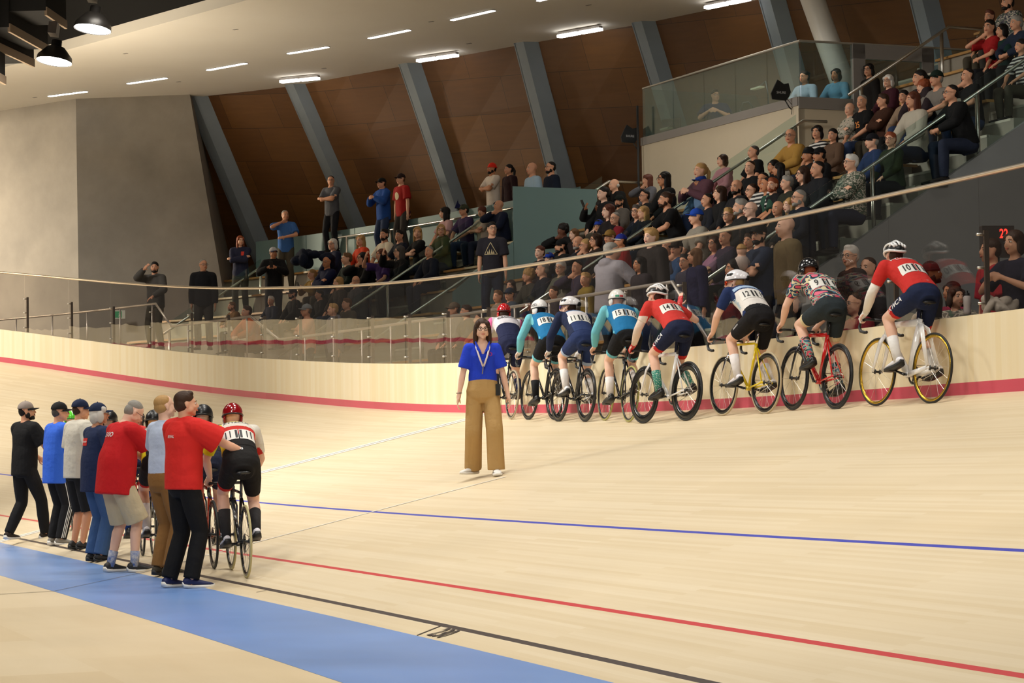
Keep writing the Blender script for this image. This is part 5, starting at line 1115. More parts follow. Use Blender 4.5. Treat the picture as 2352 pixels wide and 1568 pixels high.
def camo(name, cols, sc_=9):
    m = mat(name, srgb(cols[0]), .8); nt = m.node_tree; b = nt.nodes['Principled BSDF']; L = nt.links.new; tc = N(nt, 'ShaderNodeTexCoord'); mp = N(nt, 'ShaderNodeMapping'); mp.inputs['Scale'].default_value = (.9, 1.6, 2.2); nn = N(nt, 'ShaderNodeTexNoise', Scale=float(sc_), Detail=1.0); L(tc.outputs['Object'], mp.inputs[0]); L(mp.outputs[0], nn.inputs['Vector'])
    cr = N(nt, 'ShaderNodeValToRGB'); cr.color_ramp.interpolation = 'CONSTANT'; el = cr.color_ramp.elements
    while len(el) < len(cols): el.new(.5)
    for i, c in enumerate(cols): el[i].position = .30 + .40 * i / len(cols) if i else 0; el[i].color = (*srgb(c), 1)
    L(nn.outputs['Fac'], cr.inputs[0]); L(cr.outputs[0], b.inputs['Base Color']); return m
CM = camo('camo_jersey', ['1c1c1e', '7fae9c', 'd84a62', '24384c', 'd9c9a0', '3f6f8c', '1c1c1e', 'e06a84'], 6)
F = rider(1820, 944.5, 1918, 939, 'cyclist in a multicoloured camouflage jersey and charcoal shorts with a black helmet', 'red and black track bicycle, second from the right at the balustrade', dict(frame=mat('frame_red', srgb('c81e1c'), .2, coat=.5), fork=CARBON, rim='16161a', tyre='151515', rimh=.042, aero=True), helmet=('aero', '1b1b1d', '0c0c0e'), jersey=[CM], shorts=[C('2a3236'), C('d9c9a0')], spaint=s_cuff, socks=(camo('camo_socks', ['1c3a2c', 'd84a62', '7fae9c', '1c1c1e', '3f6f8c'], 14), .55), shoe=('17171a', '101010'), number='9', texts=[(.86, 'CMC', .095, C('e6dcc4'), 1), (.10, 'CMC', .06, C('e0566e'), 1)], head=(.05, -.35, 0), crank=.9, hairs=('crop', 'r'))
QUE = C('20305c')
def p_que(p, J):
    t, x = along(p, J)
    if abs(x) > .17 or t > .80: return 0
    if .70 < t <= .80: return 1
    if .66 < t <= .70: return 0
    if t > .12: return 2
    return 3
F = rider(1659, 957.7, 1756, 949, 'cyclist in a navy and white jersey looking left over the yellow bicycle', 'yellow track bicycle with black deep rims at the balustrade', dict(frame=mat('frame_yellow', srgb('e8c81a'), .2, coat=.5), fork=CHROME, rim='141414', tyre='b9a888', rimh=.042, seat=CHROME), helmet=('long', 'ece8ec', '141414'), jersey=[QUE, C('a8c0dc'), C('e6e0da'), C('1a1a1e')], paint=p_que, shorts=[C('1a181a')], socks=(C('e4dedc'), .55), shoe=('eae6ee', '1a1a1a'), number='12', texts=[(.90, 'QUEBEC', .03, C('c0cce0'), 1), (.12, 'FQSC', .03, WT, 1)], head=(.85, -.15, 0), shades='c2401c', hairs=('crop', 'y'), crank=.15)
leg_text(F, 'ARGON', .03, WT)
decal_text(F['root'], F['top'], 'QUÉBEC', .05, lerp(F['J']['sp'][1], F['J']['sp'][2], .3) + V((-.12, 0, 0)), (0, -.8, -.6), (-.3, -.6, .75), C('a8c8d8'), 'lettering', 1, .005, .3)
def p_14(p, J): t, x = along(p, J); return 1 if (abs(x) > .2 and p.z < J['shL'].z - .12) else 0
F = rider(1477, 974.5, 1575, 965, 'cyclist in a red jersey with one arm raised against the glass, in green socks', 'white track bicycle with deep black wheels and a black fork below the raised arm', dict(frame=mat('frame_white', (0, 0, 0)), fork=mat('frame_white', (0, 0, 0)), rim='131313', tyre='141414', rimh=.075, aero=True), jersey=[C('cc3a34'), C('e6d8cc')], paint=p_14, shorts=[C('1b2340'), C('c9302c')], spaint=s_cuff, armw=(C('dfc9b8'), 'L'), socks=(camo('green_socks', ['1f7a68', '1f7a68', '1f7a68', 'cfd8c8'], 60), .5), shoe=('151517', '101010'), glove=mat('glove_red', srgb('c8222a'), .5), number='14', texts=[(.86, 'KCS', .06, WT, 1), (.12, 'KWCA', .045, WT, 1)], head=(.35, -.05, 0), rh='glass', crank=-.15, hairs=('crop', 'b'), helmet=('vented', 'e8e6e4', '161618'))
leg_text(F, 'KWCA', .075, WT)
TEAL = C('1b6fa2')
def p_teal(p, J): t, x = along(p, J); return 1 if abs(x) > .175 else 0
F = rider(1388, 967, 1443, 969, 'cyclist in blue and teal whose white helmet has a green and red flash', 'dark track bicycle with thin wheels and yellow-green tyres at the balustrade', dict(frame=CARBON, fork=mat('fork_redblack', srgb('301414'), .3), rim='3a3a3c', tyre='a5a05c', rimh=.02), jersey=[TEAL, C('6fbccb')], paint=p_teal, long=True, shorts=[C('17181c'), C('6fbccb')], spaint=s_cuff, socks=(C('e8e2de'), .5), shoe=('161618', '101010'), number='15', texts=[(.88, 'ATOUT', .03, C('a8d8e8'), 1)], head=(.15, -.12, 0), crank=-.5, hem=-.10, helmet=('aero', 'e6e2dc', '101012'), hairs=None)
HSm = F['HS']; 
for q, c_ in ((0, '2f9a72'), (1, 'c8403c')): mb = MB(); mb.tube([V((math.cos(a) * .0995, -.020 + math.sin(a) * .130, .052 - .0 * q)) for a in np.linspace(-2.3 + q * .5, -1.85 + q * .5, 6)], [(.012, .003)] * 6, 6, side=(0, 0, 1)); o = mb.build('helmet_flash', mat('flash_' + c_, srgb(c_), .4), F['root']); o.matrix_local = HSm
F = rider(1282, 970, 1343, 968, 'cyclist in a dark navy and white jersey with a white helmet, face turned left', 'black track bicycle with deep black wheels in front of the dark blue rider', dict(frame=CARBON, fork=CARBON, rim='111113', tyre='121212', rimh=.06, aero=True, decal='LOOK'), jersey=[C('1d2746'), C('a8bcd8'), C('ddd6d6'), C('2a3a66')], paint=lambda p, J: (0 if (abs(along(p, J)[1]) > .14 or along(p, J)[0] > .80) else 1 if along(p, J)[0] > .76 else 2 if along(p, J)[0] > .42 else 3), long=True, shorts=[C('263560'), C('a8bcd8')], spaint=s_cuff, socks=(C('e4dfdc'), .55), shoe=('eae8ea', '1a1a1a'), number='11', head=(.9, -.1, 0), shades='5a4a8c', helmet=('long', 'e8e4e4', '141416'), glove=C('e4e2e2'), crank=.2, hairs=('crop', 'b'), texts=[(.90, 'RCAF', .028, C('c0cce0'), 1)])
F = rider(1213, 963, 1272, 966, 'cyclist in blue and teal with a plain round white helmet and black socks', 'black track bicycle with white down tube lettering, third from the left at the balustrade', dict(frame=CARBON, fork=CARBON, rim='17171a', tyre='161616', rimh=.035, decal='DOLAN'), jersey=[TEAL, C('6fbccb')], paint=p_teal, long=True, shorts=[C('17181c'), C('6fbccb')], spaint=s_cuff, socks=(C('17171a'), .5), shoe=('18181c', '101010'), number='18', head=(.35, -.15, 0), hem=-.10, helmet=('aero', 'ebe8e6', '121214'), glove=C('dcdadc'), crank=-.6, hairs=('crop', 'k'))
M = Matrix(((0, 0, -1), (-1, 0, 0), (0, 1, 0))).to_4x4(); M.translation = V((-.0985, -.02, .062)); M = F['HS'] @ M; textobj('lettering', 'LAZER', .045, M, PRINT, F['root'])
F = rider(1132, 961, 1173, 961, 'cyclist in white, pink and navy with a red helmet, partly behind the woman', 'black track bicycle with pale tyres, leftmost at the balustrade', dict(frame=CARBON, fork=CARBON, rim='2a2a2c', tyre='a89c84', rimh=.022), jersey=[C('d8d2d8'), C('1f2444'), C('e070a8')], paint=lambda p, J: (2 if abs(along(p, J)[1]) > .2 and along(p, J)[0] < .95 else 0 if along(p, J)[0] > .5 else 1), shorts=[C('1f2444')], socks=(C('1f2444'), .5), shoe=('222226', '101010'), number=None, texts=[(.72, 'CRONOS', .07, PRINT, 1)], head=(-.1, -.2, 0), helmet=('aero', 'b5141a', '161616'), crank=0, hairs=('crop', 'b'))
# row held by the handlers
def p_att(p, J):
    t, x = along(p, J)
    if x < -.13 or (t > .93 and x < .05): return 1
    if t > .70: return 0
    if t > .48: return 2
    return 3
YEL = C('e3dc22')
F = rider(520, 1312, 577, 1323, 'cyclist in a yellow and white jersey and dark red helmet, nearest held rider', 'black track bicycle with cream edged tyres, nearest in the handlers row', dict(frame=CARBON, fork=CARBON, rim='17171a', tyre='b5ab7c', rimh=.03, decal='ARGON'), jersey=[C('d9d3c8'), YEL, C('c4302a'), C('1c1a1a')], paint=p_att, sleeve='mid', shorts=[C('191717'), C('c8281f')], spaint=lambda p, J: 1 if s_cuff(p, J) and p.x < 0 else 0, socks=(C('2f2d2e'), .6), shoe=('e9e7ee', '1a1a1a'), number='11', texts=[(.80, 'ATTACUS', .05, PRINT, 1.1), (.10, 'G', .04, WT, 1)], head=(-.05, -.25, 0), helmet=('aero', '8c1018', '141414'), crank=-.25, hairs=None, lean=-.01, yaw0=math.radians(15), waist=.34, hem=.2)
F = rider(453, 1293, 500, 1302, 'cyclist in black with a white bib and black helmet behind the red polo man', 'black and red track bicycle behind the nearest held rider', dict(frame=mat('frame_darkred', srgb('a03018'), .25, coat=.5), fork=CARBON, rim='151517', tyre='141414', rimh=.04, aero=True), jersey=[C('202024')], shorts=[C('1c2238')], socks=(C('2a2a30'), .5), shoe=('18181a', '101010'), number='7', head=(-.3, -.25, 0), helmet=('aero', '161618', '0c0c0e'), crank=2.6, hairs=None, lean=-.01, yaw0=math.radians(15), glove=None)
F = rider(352, 1285, 372, 1292, 'yellow sleeved cyclist in a black helmet between red tee and pale blue shirt', 'dark track bicycle mostly hidden behind the brown trousers', dict(frame=CARBON, fork=CARBON, rim='151517', tyre='b5ab7c', rimh=.03), jersey=[C('d9d3c8'), YEL, C('c4302a'), C('1c1a1a')], paint=p_att, sleeve='mid', shorts=[C('191717'), C('c8281f')], spaint=s_cuff, socks=(C('e4e0de'), .6), shoe=('e6e4ea', '1a1a1a'), number='6', texts=[(.80, 'ATTACUS', .05, PRINT, 1.1)], head=(-.3, -.2, 0), helmet=('aero', '141416', '0c0c0e'), crank=-.2, hairs=None, lean=-.01, yaw0=math.radians(14))
F = rider(307, 1262, 331, 1275, 'cyclist in red with two white bibs behind the red tee man', 'red framed track bicycle with black wheels behind the beige shorts', dict(frame=mat('frame_red', (0, 0, 0)), fork=CARBON, rim='17171a', tyre='161616', rimh=.03, aero=True), jersey=[C('c4302a')], shorts=[C('1b2340')], socks=(C('24407c'), .6), shoe=('17171a', '101010'), number='5', texts=[(.12, 'KW', .05, WT, 1)], head=(-.3, -.35, 0), helmet=('aero', '1a1a1c', '0c0c0e'), crank=-.8, hairs=None, lean=-.01, yaw0=math.radians(14), glove=C('18181a'))
F = rider(246, 1250, 266, 1256, 'cyclist in grey with a black visored helmet behind the navy cap man', 'dark track bicycle hidden behind the jeans', dict(frame=CARBON, fork=CARBON, rim='17171a', tyre='161616', rimh=.03), jersey=[C('5c5866')], shorts=[C('22222a')], socks=(C('22222a'), .4), shoe=('17171a', '101010'), head=(-.4, -.1, 0), helmet=('aero', '141416', '0c0c0e'), crank=0, hairs=None, lean=-.01, yaw0=math.radians(14))
F = rider(160, 1219, 176, 1226, 'cyclist with a bright green helmet hidden behind the royal blue tee man', 'dark track bicycle between the royal blue and grey tees', dict(frame=CARBON, fork=CARBON, rim='17171a', tyre='161616', rimh=.03), jersey=[C('d8d0d0')], shorts=[C('22222a')], socks=(C('22222a'), .4), shoe=('17171a', '101010'), head=(-.2, -.25, 0), helmet=('aero', '58c832', '1a6a1c'), crank=0, hairs=None, lean=-.01, yaw0=math.radians(12))
# ------------------------------------------------------------------ SPECTATORS
VC = .0145
SP_POSE = {
 'lap': dict(wr=(.13, .30, .66), wl=(-.13, .30, .66), er=(1, -.4, 0), el=(-1, -.4, 0), lean=(.06, .10, .14), palm=((-.3, 0, -1), (.3, 0, -1)), hand=('relax', 'relax')),
 'cross': dict(wr=(-.10, .23, .86), wl=(.10, .25, .83), er=(1, .2, -.5), el=(-1, .2, -.5), lean=(.02, .06, .10), palm=((0, -1, 0), (0, -1, 0)), hand=('relax', 'relax')),
 'chin': dict(wr=(.06, .22, 1.09), wl=(-.04, .30, .76), er=(1, .3, -.6), el=(-1, .2, -.5), lean=(.10, .16, .20), palm=((0, -1, .3), (0, -1, 0)), hand=('relax', 'relax')),
 'lean': dict(wr=(.10, .46, .72), wl=(-.10, .46, .72), er=(1, 0, -.3), el=(-1, 0, -.3), lean=(.30, .38, .42), palm=((-1, 0, 0), (1, 0, 0)), hand=('relax', 'relax')),
 'hold': dict(wr=(.09, .34, .92), wl=(-.09, .34, .92), er=(1, -.2, -.8), el=(-1, -.2, -.8), lean=(.05, .10, .14), palm=((-1, 0, 0), (1, 0, 0)), hand=('grip', 'grip')),
 'raise': dict(wr=(.05, .36, 1.20), wl=(-.13, .30, .66), er=(1, 0, -.8), el=(-1, -.4, 0), lean=(.05, .08, .10), palm=((0, -1, 0), (.3, 0, -1)), hand=('relax', 'relax'))}
def spose(kind, standing, yaw, pit):
    d = dict(SP_POSE[kind]); dz = .95 - .545
    if standing:
        sh = lambda q: (q[0], q[1] - (.04 if kind != 'down' else 0), q[2] + dz - .0)
        d.update(pelvis=(0, 0, .955), wr=sh(d['wr']), wl=sh(d['wl']), ar=(.11, .03, .085), al=(-.11, -.03, .085)); d['lean'] = tuple(x * .6 for x in d['lean'])
        if kind == 'lap': d.update(wr=(.24, .04, .80), wl=(-.24, .04, .80), palm=((-1, 0, 0), (1, 0, 0)))
    else: d.update(pelvis=(0, 0, .545), ar=(.12, .40, .085), al=(-.12, .42, .085), kr=(.12, .5, 1), kl=(-.12, .5, 1))
    return make_pose(head=(yaw, pit, 0), **d)
TROU = ['1b1c22', '232a3c', '2c3a58', '1a1a1a', '3a3632', '4a4438']
REP = {}
def spectator(px, py, mode, skin, hair, top, pose='lap', turn=0, ex='', label='', sex='m', yaw=None, D=None, pit=.04, bot=None, grp='spectators in the grandstand', zf=None):
    standing = mode != 'S'; nominal = (1.755 if standing else {'lean': 1.24}.get(pose, 1.315))
    if mode in 'ST' and D is None:
        if mode == 'S':
            s, Dq, p = px_prof(px, py, lambda D_: Z0 + nominal + .625 * (D_ - D0 - .50)); k = max(-1 if s < 20.3 else 0, int(round((Dq - D0 - .50) / DEP))); Dh = D0 + DEP * k + .48
        else: s, Dq, p = px_prof(px, py, lambda D_: Z0 + nominal + .625 * (D_ - D0 - .22)); k = max(0, int(round((Dq - D0 - .22) / DEP))); Dh = D0 + DEP * k + .18
        s, p = px_D(px, py, Dh); z0 = Z0 + RISE * k
    else:
        Dh = D or 1.0; s, p = px_D(px, py, Dh); z0 = p.z - nominal if zf == 'auto' else zf if zf is not None else (3.1 if s > 41 else 2.6 if s > 37.5 else 2.1 if s > 20.3 else 1.38)
    sc = (p.z - z0) / nominal; sc = max(.62 if 'kid' in ex else .84, min(1.05 if standing else 1.12, sc)); a = curve(s)[2]
    hy = a + math.pi / 2 + (0 if yaw is None else yaw); rr = random.Random(int(px * 7 + py)); hy += rr.uniform(-.12, .12)
    t = {0: 0.0, 1: .5, 2: 1.0, -1: -.45}[turn]; J = cached(('pose', pose, standing, t, pit), lambda: spose(pose, standing, t, pit))
    off = Matrix.Rotation(hy, 3, 'Z') @ V((J['H'].x, J['H'].y, 0)) * sc; o = V((p.x - off.x, p.y - off.y, max(z0, p.z - nominal * sc) if mode == 'A' else z0 + max(0, min(.10, p.z - nominal * sc - z0))))
    e = empty('person', yawM(o, hy, sc) @ (Matrix.Diagonal((1.3, 1.15, 1.0, 1)) if 'wide' in ex else Matrix.Identity(4)), label, 'person', grp); key = (pose, standing, t, pit); xs = ex.split()
    lc = {}
    for x in xs:
        if ':' in x: lc[x.split(':')[0]] = x.split(':')[1]
    hs, hc = hair.split('/') if '/' in hair else (hair, 'k')
    put('body', body_mesh(key, J, sex, 0, VC), e, [skinm(skin), EYEW, IRIS, hairm(hc), lipm(skin)]); HS = headspace(J)
    if hs != 'bald': put('hair', cached(('hairc', hs), lambda: remesh(hair_mb(hs), 'hair', [DUM], .010, 2)), e, [hairm(hc)], HS)
    sl = 'long' if 'L' in top[6:] else 'mid'; hd = 'H' in top[6:]; lo = .026 if 'L' in top[6:] else .016; tc = top[:6]
    m = cached(('st', tc), lambda: striped('stripe_' + tc)) if 'Z' in top[6:] else (cached(('pl', tc), lambda: camo('plaid_' + tc, [tc, 'b8b0a0', tc, '4a5a4a'], 16)) if 'P' in top[6:] else cloth(tc))
    put({'H': 'hoodie', 'L': 'jacket'}.get('H' if hd else 'L' if sl == 'long' else '', 'shirt'), surf_mesh(('stop', key, sex, sl, hd), lambda: top_mb(J, sex, sl, lo, -.20 if standing else -.05, hood=hd), VC, 1, 3), e, [m])
    put('trousers', surf_mesh(('sbot', key, sex), lambda: bottom_mb(J, 'long', .012, .062, sex, .02), VC, 1, 3), e, [cloth(bot or rr.choice(TROU))])
    put('shoes', cached(('shoes', key), lambda: (lambda q: (q.v, [q.add(shoe_mb(J, k).v, shoe_mb(J, k).f, 0) for k in 'RL'], q)[2])(MB()).mesh('shoes', [DUM], True)), e, [cloth('2a2826')])
    if 'cap' in lc: put('cap', cached('capm', lambda: cap_mb().mesh('cap', [DUM, DUM], True)), e, [cloth(lc['cap']), cloth(lc.get('vis', lc['cap']))], HS)
    if 'bean' in lc: put('beanie', cached('beanm', lambda: beanie_mb().mesh('beanie', [DUM], True)), e, [cloth(lc['bean'])], HS)
    if 'gl' in xs: put('glasses', cached('glm', lambda: glasses_mb(True).mesh('glasses', [DUM], True)), e, [BLACK], HS)
    if 'bd' in xs: put('beard', cached('bdm', lambda: remesh(beard_mb(), 'beard', [DUM], .009, 2)), e, [hairm(hc)], HS)
    if 'gb' in xs: put('beard', cached('bdm', lambda: remesh(beard_mb(), 'beard', [DUM], .009, 2)), e, [hairm('g')], HS)
    if 'ph' in xs:
        q = e.matrix_world @ (J['wrR'] * .5 + J['wrL'] * .5 + V((0, .09, .06))) if pose != 'raise' else e.matrix_world @ (J['wrR'] + V((0, .05, .10)))
        mb = MB(); mb.box((0, 0, 0), (.075, .010, .15), Matrix.Rotation(hy, 3, 'Z') @ Matrix.Rotation(-.4, 3, 'X')); po = mb.build('phone', BLACK); po.location = q; tag(po, 'dark phone held up by the ' + label[:60].split(' in ')[0].split(' with ')[0] + ' at ' + ('the upper left' if px < 900 else 'the middle block' if px < 1700 else 'the right block'), 'phone', 'phones held by spectators')
    return e, J
def striped(name):
    m = mat(name, srgb('d8d4cc'), .8); nt = m.node_tree; b = nt.nodes['Principled BSDF']; tc = N(nt, 'ShaderNodeTexCoord'); wv = N(nt, 'ShaderNodeTexWave', wave_type='BANDS', bands_direction='Z', Scale=5.5); cr = N(nt, 'ShaderNodeValToRGB'); cr.color_ramp.interpolation = 'CONSTANT'; cr.color_ramp.elements[0].color = (.01, .01, .012, 1); cr.color_ramp.elements[1].position = .55; cr.color_ramp.elements[1].color = (.62, .60, .56, 1)
    nt.links.new(tc.outputs['Object'], wv.inputs[0]); nt.links.new(wv.outputs['Color'], cr.inputs[0]); nt.links.new(cr.outputs[0], b.inputs['Base Color']); return m
